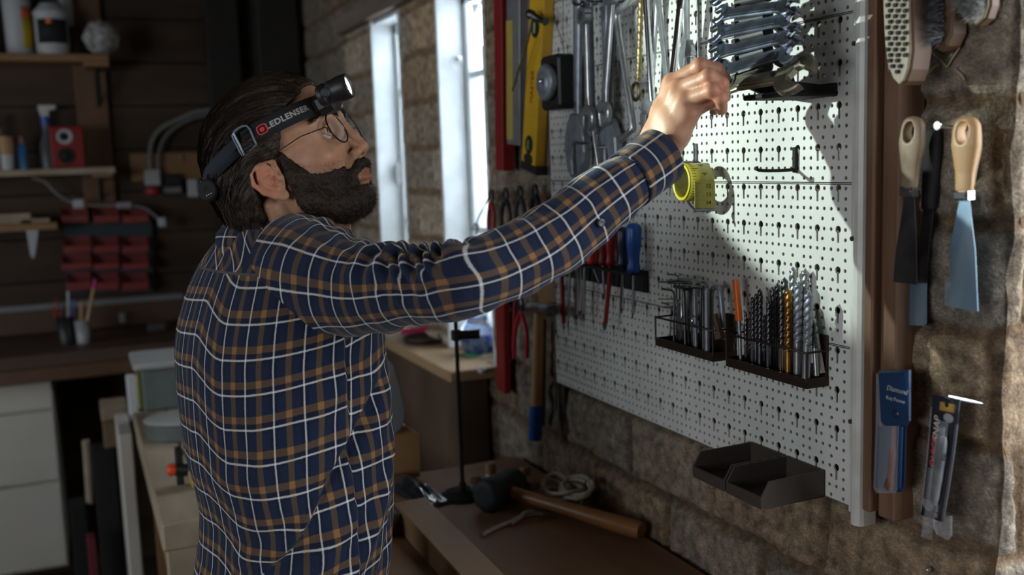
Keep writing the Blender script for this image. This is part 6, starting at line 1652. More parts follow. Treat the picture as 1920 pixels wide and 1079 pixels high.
man = thing('person', 'dark-haired bearded man in a navy plaid shirt reaching for the spanners', 'person', (.27, 1.47, 0))
# ---- head and neck, fine
g = Grid((-.13, -.105, -.20), (.145, .105, .155), .0019)
g.ell((.006, 0, .052), (.096, .073, .082), 0)
g.ell((.053, 0, .060), (.054, .060, .058), .03)
g.ell((.045, 0, .004), (.057, .057, .058), .025)
g.ell((.046, 0, -.045), (.048, .047, .042), .025)
g.ell((.020, 0, -.020), (.060, .060, .050), .02)
g.ell((.079, 0, -.072), (.0165, .021, .015), .018)
for s_ in (-1, 1):
    g.chain([(.027, s_*.055, -.020), (.032, s_*.053, -.048), (.055, s_*.037, -.066), (.080, s_*.014, -.076)], .013, .016)       # jaw line
    g.ell((.070, s_*.043, -.002), (.022, .018, .016), .016)                  # cheekbone
    g.chain([(.104, s_*.010, .049), (.099, s_*.028, .054), (.080, s_*.050, .048)], [.0095, .0095, .008], .012)  # brow
    g.ell((.1005, s_*.032, .0300), (.0150, .0175, .0125), .007, op='sub')       # socket
    g.ell((.0848, s_*.031, .0295), (.0118, .0122, .0122), .003)              # eye globe
    g.chain([(0.0948, s_*.017, 0.0300), (0.0998, s_*.027, 0.0370), (0.0988, s_*.036, 0.0365), (0.0918, s_*.0445, 0.0310)], .0022, .0028)   # upper lid
    g.chain([(0.0948, s_*.017, 0.0290), (0.0988, s_*.028, 0.0235), (0.0968, s_*.037, 0.0240), (0.0918, s_*.0445, 0.0300)], .0018, .0028)   # lower lid
g.chain([(.1055, 0, .044), (.1085, 0, .029), (.1145, 0, .010), (.1190, 0, -.006)], [.0085, .0075, .0083, .0092], .010)
g.ell((.1200, 0, -.0085), (.0083, .0095, .0078), .006)
for s_ in (-1, 1):
    g.ell((.1115, s_*.0130, -.0125), (.0095, .0062, .0068), .005)
    g.ell((.1145, s_*.0068, -.0185), (.0052, .0030, .0040), .002, op='sub')
    g.chain([(.105, s_*.018, -.014), (.100, s_*.026, -.026), (.094, s_*.031, -.040)], .0015, .006, op='sub')   # nasolabial crease
g.ell((.098, 0, -.036), (.014, .028, .022), .012)
for s_ in (-1, 1):
    g.chain([(.1110, 0, -.0385), (.1098, s_*.007, -.0375), (.1005, s_*.0235, -.0428)], [.0032, .0036, .0020], .003)
    g.chain([(.1085, 0, -.0480), (.1065, s_*.010, -.0480), (.0990, s_*.0225, -.0445)], [.0044, .0042, .0020], .003)
    g.chain([(.1125, 0, -.0435), (.1095, s_*.010, -.0433), (.0995, s_*.0235, -.0436)], .0008, .0014, op='sub')
g.chain([(.112, 0, -.020), (.1135, 0, -.031)], .0016, .004, op='sub')
# ears
for s_ in (-1, 1):
    y0 = .0700
    def E_(x, z, o): return (x+.009, s_*(y0+o), z)
    g.ell(E_(-.003, -.001, .004), (.017, .0045, .024), .006)
    g.ell(E_(-.008, .003, .010), (.016, .0035, .024), .004)
    g.chain([E_(.010, .008, .003), E_(.011, .020, .007), E_(.002, .029, .011), E_(-.012, .028, .015), E_(-.022, .018, .018), E_(-.025, .003, .017), E_(-.019, -.012, .013), E_(-.008, -.023, .009), E_(.001, -.028, .006)], [.0028, .0032, .0034, .0036, .0036, .0034, .0032, .0036, .0048], .003)
    g.ell(E_(.003, -.026, .006), (.0075, .0042, .0072), .004)
    g.ell(E_(.002, -.005, .0125), (.0065, .0065, .0085), .002, op='sub'); g.ell(E_(-.001, .009, .0135), (.0050, .0035, .0060), .002, op='sub')
    g.chain([E_(-.012, .020, .012), E_(-.014, .008, .014), E_(-.011, -.008, .012), E_(-.003, -.015, .010)], [.0030, .0038, .0038, .0030], .0022)
    g.chain([E_(-.001, .004, .0115), E_(-.010, .003, .0135)], [.0016, .0022], .002)
    g.chain([E_(-.018, .018, .018), E_(-.020, .004, .018), E_(-.016, -.008, .016)], .0022, .0018, op='sub')
    g.ell(E_(.0095, -.003, .006), (.0050, .0045, .0070), .003)
# neck down into the shirt
nb = Hinv(NB-np.array([0,0,.01]))
g.chain([(-.018, 0, -.010), (-.028, 0, -.060), (-.045, 0, -.120), nb], [.058, .054, .056, .058], .02)
g.chain([(.030, 0, -.062), (.010, 0, -.095), (.0, 0, -.135)], [.030, .034, .036], .02)
for s_ in (-1, 1): g.chain([(-.020, s_*.058, -.030), (-.008, s_*.040, -.110)], [.013, .011], .012)
Vh, Fh_ = g.mesh(1)
x, y, z = Vh[:, 0], Vh[:, 1], Vh[:, 2]
tint = np.ones((len(Vh), 3))
def blob(c, r): 
    d = np.sqrt((((Vh-np.array(c))/np.array(r))**2).sum(1)); return (1-sstep(.45, 1.0, d))[:, None]
lip = sstep(.0225, .019, np.abs(y))*sstep(-.0545, -.0520, z)*sstep(-.0335, -.0360, z)*sstep(.098, .102, x)
tint = tint*(1-lip[:, None])+np.array([.74, .50, .48])*lip[:, None]
for s_ in (-1, 1):
    tint = tint*(1+blob((-.005, s_*.080, .0), (.032, .02, .036))*np.array([.12, -.14, -.14]))
    tint = tint*(1+blob((.082, s_*.040, -.006), (.024, .02, .018))*np.array([.08, -.08, -.08]))
tint = tint*(1+blob((.123, 0, -.008), (.016, .02, .015))*np.array([.10, -.10, -.10]))
# eyebrows painted hair roots are separate; here only the faint shadow of stubble on the neck
stub = sstep(-.055, -.075, z)*sstep(.0, .02, x)
tint = tint*(1-.28*stub[:, None])
VH = H(Vh)
# ---- rest of the body, coarse, all under clothes
g = Grid((-.12, .95, .03), (.80, 2.0, 1.62), .014)
pel = (SR+SLft)/2; pel = np.array([pel[0]-.035, pel[1]-.01, .98])
CH = (SR+SLft)/2+np.array([-.01, 0, -.12])
rotT = np.stack([TF, TL, TZ], 1)
g.ell(CH, (.085, .130, .13), .03, rotT); g.ell((CH+pel)/2, (.085, .125, .17), .05, rotT); g.ell(pel, (.10, .15, .13), .05, rotT)
g.cap(NB-np.array([0, 0, .05]), NB+(HC-NB)*.30, .052, .050, .03)
g.cap(SR+TL*.05-TZ*.03, SLft-TL*.05-TZ*.03, .042, .042, .03)
g.chain([SR+TL*.05-TZ*.03, at(640, 534, 1.30), at(780, 538, 1.205), ELB, WR], [.042, .040, .038, .034, .022], .01)
ELL = SLft+np.array([-.01, .05, -.275]); WRL = SLft+np.array([.03, .06, -.52])
g.chain([SLft, ELL, WRL], [.044, .034, .024], .02)
HIPS = [pel-TL*.085, pel+TL*.085]
for k_, hp_ in enumerate(HIPS):
    kn = hp_+np.array([.02, 0, -.45]); an = np.array([hp_[0]-.01+.05*k_, hp_[1], .09]); g.chain([hp_, kn, an], [.080, .056, .040], .04); g.cap(an, an+np.array([.12, -.01, -.045]), .038, .030, .02)
Vb, Fb = g.mesh(1)
# ---- hands
def hand(g, W0, mcp, fingers, thumb, palm_r=.0125, nrm=None):
    """W0 wrist, mcp: 4 knuckles, fingers: per finger [pip, dip, tip]"""
    W0 = np.asarray(W0, float); mc = [np.asarray(p, float) for p in mcp]
    rr = [.0098, .0100, .0094, .0082]
    side = (mc[3]-mc[0]); side /= np.linalg.norm(side)
    for i, p in enumerate(mc):
        w_ = W0+side*(i-1.5)*.0095
        g.chain([w_, w_*.45+p*.55, p], [.0155, .0140, rr[i]+.0018], .012)
        if nrm is not None:
            a = w_+(p-w_)*.25+nrm*.0118; b = p+nrm*.0088
            g.chain([a+nrm*.0014, b+nrm*.0012], [.0018, .0024], .0030)          # tendon
            g.ell(p+nrm*.0035, .0098 if i < 3 else .0085, .006)
    for i in range(3): g.cap(mc[i]*.9+W0*.1, mc[i+1]*.9+W0*.1, .0105, .0105, .010)
    for i, f in enumerate(fingers):
        P = [mc[i]]+[np.asarray(q, float) for q in f]; r_ = rr[i]
        g.chain(P[:2], [r_+.0008, r_*.92], .0045); g.chain(P[1:3], [r_*.94, r_*.82], .002); g.chain(P[2:4], [r_*.84, r_*.70], .002)
        g.ell(P[1]+(nrm*.0012 if nrm is not None else 0), r_*.98, .004); g.ell(P[2], r_*.90, .003)
    T = [np.asarray(q, float) for q in thumb]
    g.chain(T[:2], [.0150, .0125], .012); g.chain(T[1:3], [.0120, .0105], .005); g.chain(T[2:4], [.0108, .0085], .004)
XI = .700
mcpR = [onX(1262, 155, .702), onX(1275, 168, .698), onX(1288, 188, .698), onX(1296, 211, .701)]
finR = [[onX(1314, 123, .716), onX(1343, 130, .738), onX(1360, 146, .758)],
        [onX(1330, 144, .708), onX(1353, 158, .722), onX(1360, 182, .742)],
        [onX(1336, 170, .708), onX(1352, 184, .716), onX(1354, 206, .728)],
        [onX(1333, 192, .724), onX(1342, 196, .740), onX(1340, 208, .754)]]
thR = [WR*.70+mcpR[0]*.3+np.array([.016, .010, 0]), onX(1285, 205, .738), onX(1322, 178, .755), onX(1346, 160, .768)]
vdor = np.cross(mcpR[0]-WR, mcpR[3]-WR); vdor /= np.linalg.norm(vdor)
if vdor@(C0-WR) < 0: vdor = -vdor
lo_ = np.minimum.reduce(mcpR+[q for f in finR for q in f]+[WR, at(1165, 350, 1.199)]+thR)-.03; hi_ = np.maximum.reduce(mcpR+[q for f in finR for q in f]+[WR, at(1165, 350, 1.199)]+thR)+.03
g = Grid(lo_, hi_, .0016)
hand(g, WR, mcpR, finR, thR, nrm=vdor)
sideR = (mcpR[3]-mcpR[0]); sideR /= np.linalg.norm(sideR)
FA = at(1165, 350, 1.199); g.chain([FA, WR+(FA-WR)*.2], [.0245, .0215], .01)
for s_ in (-1, 1): g.chain([FA*.8+WR*.2+sideR*s_*.008, WR+sideR*s_*.011, WR+(mcpR[1]-WR)*.2+sideR*s_*.014], [.022, .0165, .0150], .014)
g.ell(WR-(mcpR[1]-WR)*.12+sideR*.018+vdor*.010, .0075, .010)
Vr, Fr = g.mesh(1)
# left hand hanging relaxed beside the thigh
dL = np.array([.14, .02, -.99]); sL = np.array([.97, -.15, .14]); nL = np.array([.15, .98, .03])   # sL: towards the thumb, nL: back of the hand
mL = [WRL+dL*.092+sL*(.028-.0185*i) for i in range(4)]
fL = []
for i in range(4):
    l = [.046, .050, .046, .036][i]; p1_ = mL[i]+dL*l-nL*.006; p2_ = p1_+dL*l*.52-nL*.014; p3_ = p2_+dL*l*.36-nL*.016; fL.append([p1_, p2_, p3_])
tL = [WRL+dL*.022+sL*.018, WRL+dL*.055+sL*.042-nL*.012, WRL+dL*.088+sL*.050-nL*.020, WRL+dL*.112+sL*.048-nL*.026]
allp = mL+[q for f in fL for q in f]+tL+[WRL, ELL*.3+WRL*.7]
g = Grid(np.minimum.reduce(allp)-.03, np.maximum.reduce(allp)+.03, .0026)
hand(g, WRL, mL, fL, tL, nrm=nL); g.chain([ELL*.3+WRL*.7, WRL], [.027, .020], .012)
Vl, Fl = g.mesh(1)
# one body mesh
Vall = [VH, Vb, Vr, Vl]; Fall = []; n0 = 0; tints = [tint]
kn = np.ones((len(Vr), 3))
for i in range(4):
    for q in [mcpR[i]]+[finR[i][0], finR[i][1], finR[i][2]]:
        d = np.linalg.norm(Vr-q, axis=1); f = (1-sstep(.008, .020, d))[:, None]; kn = kn*(1+f*np.array([.04, -.10, -.10]))
tints += [np.ones((len(Vb), 3)), kn, np.ones((len(Vl), 3))]
for V_, F_ in zip(Vall, (Fh_, Fb, Fr, Fl)): Fall.append(np.asarray(F_)+n0); n0 += len(V_)
body = pydata('body', np.concatenate(Vall), np.concatenate(Fall), m_skin, man, True)
colattr(body, np.concatenate(tints))
# fingernails
for i in range(4):
    t, d_ = finR[i][2], finR[i][2]-finR[i][1]; d_ = d_/np.linalg.norm(d_); nn = vdor-d_*(vdor@d_); nn /= np.linalg.norm(nn); Rn = np.stack([np.cross(nn, d_), d_, nn], 1)
    MB().ball(t+nn*.0046+d_*.001, (.0045, .0060, .0018), rot=Rn).build('fingernail', mat('nail_pink', (.42, .26, .20), rough=.3), man)
# eyes
for s_ in (-1, 1):
    c = H((.0865, s_*.031, .0297)); gz = H((.0865+.96, s_*.031-.22, .0297-.05))-c; gz = gz/np.linalg.norm(gz)
    e = MB().ball(c, .0128, 24, 18).build('eye', mat('eye_white', (.52, .48, .45), rough=.15), man)
    Rg = frame(c, c+gz)
    MB().lathe(c+gz*.0112, c+gz, [(0, .0058), (.0014, .0050), (.0019, .0024), (.0020, .0001)], n=20).build('iris', mat('grey_brown_iris', (.035, .030, .024), (.08, .07, .055), rough=.15, scale=900), e)
    MB().lathe(c+gz*.0128, c+gz, [(0, .0024), (.0006, .0020), (.0007, .0001)], n=16).build('pupil', m_blackmat, e)
# eyebrows: short hairs
rs = np.random.RandomState(12)
def hairs(name, roots, dirs, ln, wd, m, parent, curl=.0, flowv=None):
    n = len(roots); rnd_ = rs.randn(n, 3); sd_ = np.cross(dirs, rnd_); sd_ /= np.maximum(np.linalg.norm(sd_, axis=1)[:, None], 1e-9)
    ln = np.asarray(ln).reshape(-1, 1); mid = roots+dirs*ln*.5+np.cross(dirs, sd_)*ln*curl; tip = roots+dirs*ln
    V = np.stack([roots-sd_*wd, roots+sd_*wd, mid+sd_*wd*.7, mid-sd_*wd*.7, tip], 1).reshape(-1, 3)
    F = []
    for i in range(n): a = i*5; F += [(a, a+1, a+2, a+3), (a+3, a+2, a+4)]
    o = pydata(name, V, F, m, parent); o['kind'] = 'stuff'
    vecattr(o, np.repeat(rs.rand(n, 3)*40, 5, axis=0)); return o
rt_, dr_ = [], []
for s_ in (-1, 1):
    for i in range(700):
        t = rs.rand(); p = np.array([np.interp(t, [0, .5, 1], [.1135, .1080, .0860]), s_*np.interp(t, [0, .5, 1], [.011, .031, .0555]), np.interp(t, [0, .5, 1], [.0475, .0555, .0485])])
        p += np.array([0, 0, 1])*rs.randn()*.0022*(1-.5*t); rt_.append(p-np.array([.0015, 0, 0])); d_ = np.array([-.10-.45*t, s_*.85, .30-.55*t])+rs.randn(3)*.18+np.array([.25, 0, 0]); dr_.append(d_/np.linalg.norm(d_))
kdh = kdtree.KDTree(len(Vh))
for i, q in enumerate(Vh): kdh.insert(q, i)
kdh.balance()
rt_ = [Vh[kdh.find(p)[1]]+rs.randn(3)*.0006 for p in rt_]
hairs('eyebrows', H(np.array(rt_)), np.array(dr_)@HM.T,   .0070+.003*rs.rand(len(rt_)), .00036, m_beard, man, .1)

# ---- hair
g = Grid((-.150, -.115, -.120), (.125, .115, .175), .0022)
g.ell((.003, 0, .056), (.104, .085, .092), 0)
g.ell((.046, 0, .068), (.056, .066, .068), .03)
g.ell((-.052, 0, .010), (.052, .074, .066), .03)
g.ell((-.060, 0, -.028), (.044, .062, .046), .025)
for s_ in (-1, 1): g.chain([(.020, s_*.062, .055), (.004, s_*.068, .045), (-.030, s_*.066, .0), (-.046, s_*.050, -.055)], [.020, .020, .022, .018], .02)
X, Y, Z = g.ax[0][:, None, None], g.ax[1][None, :, None], g.ax[2][None, None, :]
# swept strands: clumps running from the forehead over the crown to the nape
def flow(x, y, z):
    rho = np.sqrt((x-.015)**2+(z+.060)**2); ph = np.arctan2(z+.060, -(x-.015)); return rho, ph
rho, ph = flow(X+0*Y, 0*Y, Z)
P3 = np.stack([np.broadcast_to(rho*110, g.D.shape), np.broadcast_to(Y*85, g.D.shape), np.broadcast_to(ph*1.6, g.D.shape)], -1)
m_ = np.abs(g.D) < .012
dd = np.zeros_like(g.D); dd[m_] = fbm(P3[m_], 2, 31)*.0042+vnoise(P3[m_]*np.array([3.2, 3.2, 1.4]), 3)*.0016
g.D += dd
# face opening
xf = np.interp(Z, [-.12, -.03, -.005, .03, .045, .058, .068, .080, .092, .104, .118], [-.044, -.030, -.018, .030, .043, .050, .058, .070, .087, .098, .130])
xf = xf+.0025*vnoise(np.stack([0*Z+3., 0*Z, Z*260], -1), 8)
dface = (xf-X)+0*Y     # positive = behind the opening
g.D = np.maximum(g.D, -dface.astype(np.float32)-.0)
# ear opening
sl = None
for s_ in (-1, 1): g.ell((.006, s_*.088, -.002), (.024, .034, .029), .004, op='sub')
# hem above the collar
zc_ = -.075+.010*vnoise(np.stack(np.broadcast_arrays(0*Z+1., Y*70, X*70), -1)[:, :, :1], 4)
g.D = np.maximum(g.D, (zc_-Z)+0*X)
Vx, Fx = g.mesh(1)
hair = pydata('hair', H(Vx), Fx, m_hair, man, True)
def flowvec(V, kx=260, ky=240, kp=5): r_, p_ = flow(V[:, 0], V[:, 1], V[:, 2]); return np.stack([r_*kx, V[:, 1]*ky, p_*kp], 1)
vecattr(hair, flowvec(Vx))
# loose strands as thin tapering ribbons that follow the flow
rs = np.random.RandomState(21)
from mathutils import kdtree
kd = kdtree.KDTree(len(Vx))
for i, q in enumerate(Vx): kd.insert(q, i)
kd.balance()
sel = rs.choice(len(Vx), 2600, replace=False); V = []; F = []; fl_ = []
for i in sel:
    p = Vx[i].copy()
    if p[0] > .07 and p[2] < .09: continue
    r0, p0 = flow(p[0], p[1], p[2]); ln = .35+.5*rs.rand(); wdt = .00035; lift = .0012+.0020*rs.rand(); y0 = p[1]; dy = rs.randn()*.003; ph0 = rs.rand()*40
    n0 = len(V); k = 6
    for j in range(k+1):
        t = j/k; a = p0-ln*t
        if p0 < -.4: a = p0-ln*t*.4
        r_ = r0+lift*math.sin(t*PI)+.002*t*rs.rand()-.004*t; x_ = .015-math.cos(a)*r_; z_ = -.060+math.sin(a)*r_; y_ = (y0+dy*t)*(1+.02*math.sin(t*PI))+math.copysign(lift*.6, y0)
        q = Vx[kd.find((x_, y_, z_))[1]]; dq = q-np.array([0, 0, .03]); dq = dq/np.linalg.norm(dq); x_, y_, z_ = q+dq*(lift*.8*math.sin(t*PI)+.0006)
        wv = wdt*(1-t*.8); V += [(x_, y_-wv, z_+wv), (x_, y_+wv, z_-wv)]; fl_ += [(ph0, ph0, t)]*2
    for j in range(k): a = n0+2*j; F.append((a, a+1, a+3, a+2))
o = pydata('hair_strands', H(np.array(V)), F, m_hair, man); vecattr(o, np.array(fl_)); o['kind'] = 'stuff'

# ---- beard
g = Grid((-.03, -.085, -.135), (.135, .085, .045), .0019)
g.ell((.046, 0, -.045), (.0535, .0535, .049), 0); g.ell((.045, 0, .002), (.0575, .0600, .058), .02)
g.ell((.020, 0, -.020), (.062, .0640, .054), .02)
g.ell((.0845, 0, -.068), (.0205, .0260, .0195), .016); g.ell((.067, 0, -.076), (.029, .030, .016), .016)
for s_ in (-1, 1):
    g.chain([(.027, s_*.0615, .030), (.029, s_*.0600, -.010), (.034, s_*.058, -.048), (.055, s_*.041, -.067), (.076, s_*.016, -.074)], [.010, .0125, .0155, .0160, .0145], .014)
    g.chain([(.1115, s_*.003, -.0275), (.1085, s_*.013, -.0290), (.1000, s_*.0255, -.0370), (.094, s_*.030, -.052)], [.0072, .0074, .0066, .0074], .006)
X, Y, Z = g.ax[0][:, None, None], g.ax[1][None, :, None], g.ax[2][None, None, :]
P3 = np.stack(np.broadcast_arrays(X*260, Y*260, Z*150), -1); m_ = np.abs(g.D) < .010
dd = np.zeros_like(g.D); dd[m_] = fbm(P3[m_], 2, 41)*.0022; g.D += dd
top = np.interp(X, [-.03, .010, .036, .042, .052, .062, .075, .088, .100, .106, .135], [.05, .045, .045, .010, -.008, -.018, -.022, -.0235, -.0215, -.0205, -.0200])
top = top+.002*vnoise(np.stack(np.broadcast_arrays(X*300, Y*120, 0*Z+2.), -1)[:, :, :1], 6)
g.D = np.maximum(g.D, (Z-top).astype(np.float32))
bot = np.interp(X, [-.03, .0, .018, .040, .065, .10], [-.045, -.058, -.074, -.094, -.108, -.13])
g.D = np.maximum(g.D, (bot-Z).astype(np.float32)+0*g.D)
back = np.interp(Z, [-.13, -.075, -.045, -.02, .0, .03, .045], [.026, .027, .021, .023, .025, .029, .031])
g.D = np.maximum(g.D, (back-X).astype(np.float32)+0*g.D)
g.ell((.112, 0, -.0455), (.026, .0300, .0062), .003, op='sub')     # mouth stays free
for s_ in (-1, 1): g.ell((.100, s_*.012, -.062), (.006, .007, .006), .004, op='sub') if 0 else None
Vd, Fd = g.mesh(1)
beard = pydata('beard', H(Vd), Fd, m_beard, man, True); vecattr(beard, Vd*np.array([420, 420, 150]))
ed = Vd[Fd[:, 1]]-Vd[Fd[:, 0]]; e2 = Vd[Fd[:, 3]]-Vd[Fd[:, 0]]; Nf = np.cross(ed, e2); Nf /= np.maximum(np.linalg.norm(Nf, axis=1)[:, None], 1e-12); Cf = Vd[Fd].mean(1)
rs = np.random.RandomState(7); sel = rs.choice(len(Fd), 9000); nrm_ = Nf[sel]; rp_ = Cf[sel]+(rs.rand(len(sel), 3)-.5)*.002
dr_ = nrm_*.55+np.array([.10, 0, -.75])+rs.randn(len(sel), 3)*.28; dr_ /= np.linalg.norm(dr_, axis=1)[:, None]
hairs('beard_hairs', H(rp_-nrm_*.001), dr_@HM.T, .0045+.0045*rs.rand(len(sel)), .00020, m_beard, man, .15)
# sparse stubble feathering the cheek line and the neck
cand = Vh[(Vh[:, 0] > .018) & (Vh[:, 0] < .100) & (np.abs(Vh[:, 1]) > .012) & (Vh[:, 2] < np.interp(Vh[:, 0], [.02, .036, .05, .07, .1], [.05, .020, .004, -.010, -.014])) & (Vh[:, 2] > np.interp(Vh[:, 0], [.02, .05, .1], [-.085, -.112, -.115]))]
sel = cand[rs.choice(len(cand), 3800)]; nr = sel-np.array([.02, 0, -.02]); nr /= np.linalg.norm(nr, axis=1)[:, None]
dr_ = nr*.55+np.array([.1, 0, -.7])+rs.randn(len(sel), 3)*.3; dr_ /= np.linalg.norm(dr_, axis=1)[:, None]
hairs('stubble', H(sel-nr*.0005), dr_@HM.T, .0030+.0025*rs.rand(len(sel)), .00016, m_beard, man, .1)
# ================================================================ SHIRT
def uvgrid(name, P, U_, V_, m, parent, closed=True, thick=.0016, cut=None, along=False):
    """P: rings x segments x 3; U_, V_: per vertex cloth coordinates in metres"""
    nr, ns = P.shape[:2]
    idx = np.arange(nr*ns).reshape(nr, ns)
    Vv = P.reshape(-1, 3); F = []; UVs = []
    seg = ns if closed else ns-1
    wrapU = U_[:, -1]+(U_[:, -1]-U_[:, -2]) if closed and not along else U_[:, 0]
    wrapV = V_[:, -1]+(V_[:, -1]-V_[:, -2]) if along else V_[:, 0]
    for i in range(nr-1):
        for j in range(seg):
            j2 = (j+1) % ns
            if cut is not None and cut(i, j): continue
            F.append((idx[i, j], idx[i, j2], idx[i+1, j2], idx[i+1, j]))
            ua, ub = U_[i, j], (U_[i, j2] if j2 > j else wrapU[i]); uc, ud = (U_[i+1, j2] if j2 > j else wrapU[i+1]), U_[i+1, j]
            va, vb, vc, vd = V_[i, j], (V_[i, j2] if j2 > j else wrapV[i]), (V_[i+1, j2] if j2 > j else wrapV[i+1]), V_[i+1, j]
            UVs += [(ua, va), (ub, vb), (uc, vc), (ud, vd)]
    o = pydata(name, Vv, F, m, parent, True)
    uv = o.data.uv_layers.new(name='UVMap'); uv.data.foreach_set('uv', np.array(UVs).ravel())
    if thick:
        s_ = o.modifiers.new('cloth_thickness', 'SOLIDIFY'); s_.thickness = thick; s_.offset = -1
    return o
# torso: px rows of the outline (left, right) at the depth of the spine
rows = [(1500, 372, 700), (1400, 368, 702), (1240, 362, 706), (1150, 362, 710), (1079, 364, 716), (1020, 373, 727), (950, 375, 731), (900, 366, 733), (850, 353, 731), (800, 346, 729), (750, 338, 726), (700, 333, 722), (650, 331, 714), (600, 336, 709), (550, 349, 704), (510, 366, 697), (480, 384, 688), (455, 402, 672), (435, 420, 655), (422, 434, 640)]
bw = [.172, .172, .172, .173, .174, .175, .176, .177, .178, .180, .182, .185, .188, .190, .188, .182, .168, .140, .108, .088]
DT = 1.455
NS = 360; rings = []; cen = []
Fr_, Fl_ = None, None
for (y_, l_, r_), b_ in zip(rows, bw):
    mid = (l_+r_)/2; c = at(mid, y_, DT)
    half = (r_-l_)/2/FPX*DT*.97
    Rp = CR-0*CF; vdir = (c-C0); vdir[2] = 0; vdir /= np.linalg.norm(vdir); Rp = np.array([vdir[1], -vdir[0], 0])
    fr, fl = TF@Rp, TL@Rp
    a_ = math.sqrt(max(half**2-(b_*fl)**2, .0016))/abs(fr)
    cen.append((c, a_, b_))
K = 260
zz_ = np.array([c[0][2] for c in cen]); order = np.argsort(zz_)
zs_ = zz_[order]; cx_ = np.array([cen[i][0][0] for i in order]); cy_ = np.array([cen[i][0][1] for i in order]); aa = np.array([cen[i][1] for i in order]); bb_ = np.array([cen[i][2] for i in order])
zq = np.linspace(zs_[0], zs_[-1], K)
def sm(a): 
    v = np.interp(zq, zs_, a)
    for _ in range(3): v[1:-1] = (v[:-2]+2*v[1:-1]+v[2:])/4
    return v
cxq, cyq, aq, bq = sm(cx_), sm(cy_), sm(aa), sm(bb_)
th = np.linspace(0, 2*PI, NS, endpoint=False)+PI/2     # start at the left side of the body; the right (camera) side is th = 3pi/2
P = np.zeros((K, NS, 3)); UU = np.zeros((K, NS)); VV = np.zeros((K, NS))
ex = 2.25
for i in range(K):
    ct, st_ = np.cos(th), np.sin(th)
    r_ = (np.abs(ct)**ex+np.abs(st_)**ex)**(-1/ex)
    lx, ly = r_*ct*aq[i], r_*st_*bq[i]
    pos = np.array([cxq[i], cyq[i], zq[i]])+lx[:, None]*TF+ly[:, None]*TL
    P[i] = pos
seglen = np.linalg.norm(np.roll(P, -1, 1)-P, axis=2)
ref = 95
arc = np.cumsum(seglen, axis=1)-seglen
side_i = np.argmin(np.abs(th-1.5*PI))
arc = arc-arc[:, side_i:side_i+1]
# cloth keeps its width: use the arc of the chest ring scaled a little, so stripes converge where the shirt narrows
base = arc[int(K*.55)]
UU = .55*arc+.45*base[None, :]
dz = np.linalg.norm(np.gradient(np.stack([cxq, cyq, zq], 1), axis=0), axis=1); vlen = np.cumsum(dz)
VV = np.tile(vlen[:, None], (1, NS))
# normals and folds
nx = (P-np.stack([cxq, cyq, zq], 1)[:, None, :]); nx[:, :, 2] = 0; nx /= np.linalg.norm(nx, axis=2)[:, :, None]
u_, v_ = arc, VV-vlen[-1]      # u: +forward/back along the body (m), v: 0 at collar, negative down
sgn = 1
def ridge(s_, w_): return np.exp(-(s_/w_)**2)
# diagonal folds from the armpit down to the small of the back, seen on his right side
fold = np.zeros_like(u_)
ct_i = th[None, :]*np.ones((K, 1))
front = -np.sign(np.sin(th-1.5*PI+1e-9))  # unused sign helper
# coordinate along the body from back (negative) to chest (positive) on the near side
q = u_*np.sign((P[:, :, 0]*0+1))
fwd = ((P-np.stack([cxq, cyq, zq], 1)[:, None, :])@TF)        # metres forward of the spine
dn = (NB[2]-P[:, :, 2])                                        # metres below the neck base
near = sstep(.02, .10, -((P-np.stack([cxq, cyq, zq], 1)[:, None, :])@TL))
for (f0, d0, f1, d1, w_, A) in ((.10, .20, -.09, .47, .016, .009), (.075, .19, -.115, .40, .013, -.006), (.10, .26, -.06, .53, .013, .007), (.085, .22, -.04, .40, .012, -.006), (.11, .33, .01, .56, .014, -.005), (.02, .16, -.12, .31, .016, .005), (-.02, .42, -.125, .50, .012, .007), (-.03, .36, -.125, .44, .011, -.006), (.0, .50, -.12, .56, .012, .006), (-.10, .20, -.12, .45, .012, .003)):
    e = np.array([f1-f0, d1-d0]); Le = np.linalg.norm(e); e /= Le; pf = fwd-f0; pd = dn-d0; s_ = pf*e[0]+pd*e[1]; t_ = -pf*e[1]+pd*e[0]
    t_ = t_+.012*np.sin(s_/Le*PI)
    fold += 1.5*A*ridge(t_, w_)*sstep(-.03, .06, s_)*sstep(Le+.05, Le-.06, s_)*near
# main tuck under the armpit: cloth is taken up along the diagonal and overhangs the cloth below it
e = np.array([-.215, .265]); Le = np.linalg.norm(e); e = e/Le; pf = fwd-.105; pd = dn-.165; sT = pf*e[0]+pd*e[1]; tt_ = -pf*e[1]+pd*e[0]
tt_ = -(tt_)+.010*np.sin(np.clip(sT/Le, 0, 1)*PI*1.5)
envT = sstep(Le+.04, Le-.10, sT)*sstep(.0, .05, sT)*near
tk = sstep(-.0012, .0012, -tt_)*envT
fold += envT*(.0075*sstep(.001, -.004, tt_)*np.exp(-np.abs(tt_)/.028)-.0035*sstep(-.001, .005, tt_)*np.exp(-np.abs(tt_)/.018))
fold += .0022*fbm(np.stack([u_*16, v_*9, 0*u_], -1), 3, 51)+.0020*fbm(np.stack([u_*10+v_*14, v_*5, 0*u_+3], -1), 2, 57)*sstep(-.1, -.3, v_)
hemw = sstep(-.30, -.60, v_); fold += hemw*.0025*np.sin(u_*45+1.2*np.sin(v_*10))
# pleat at the side seam
fold -= .0026*ridge(np.tile((th-1.5*PI-.10)[None, :], (K, 1)), .018)*sstep(-.14, -.20, v_)
P = P+nx*fold[:, :, None]
UU = UU+.006*fbm(np.stack([u_*5, v_*5, 0*u_+9], -1), 2, 61); VV = VV+.007*fbm(np.stack([u_*5, v_*4, 0*u_+1], -1), 2, 67)
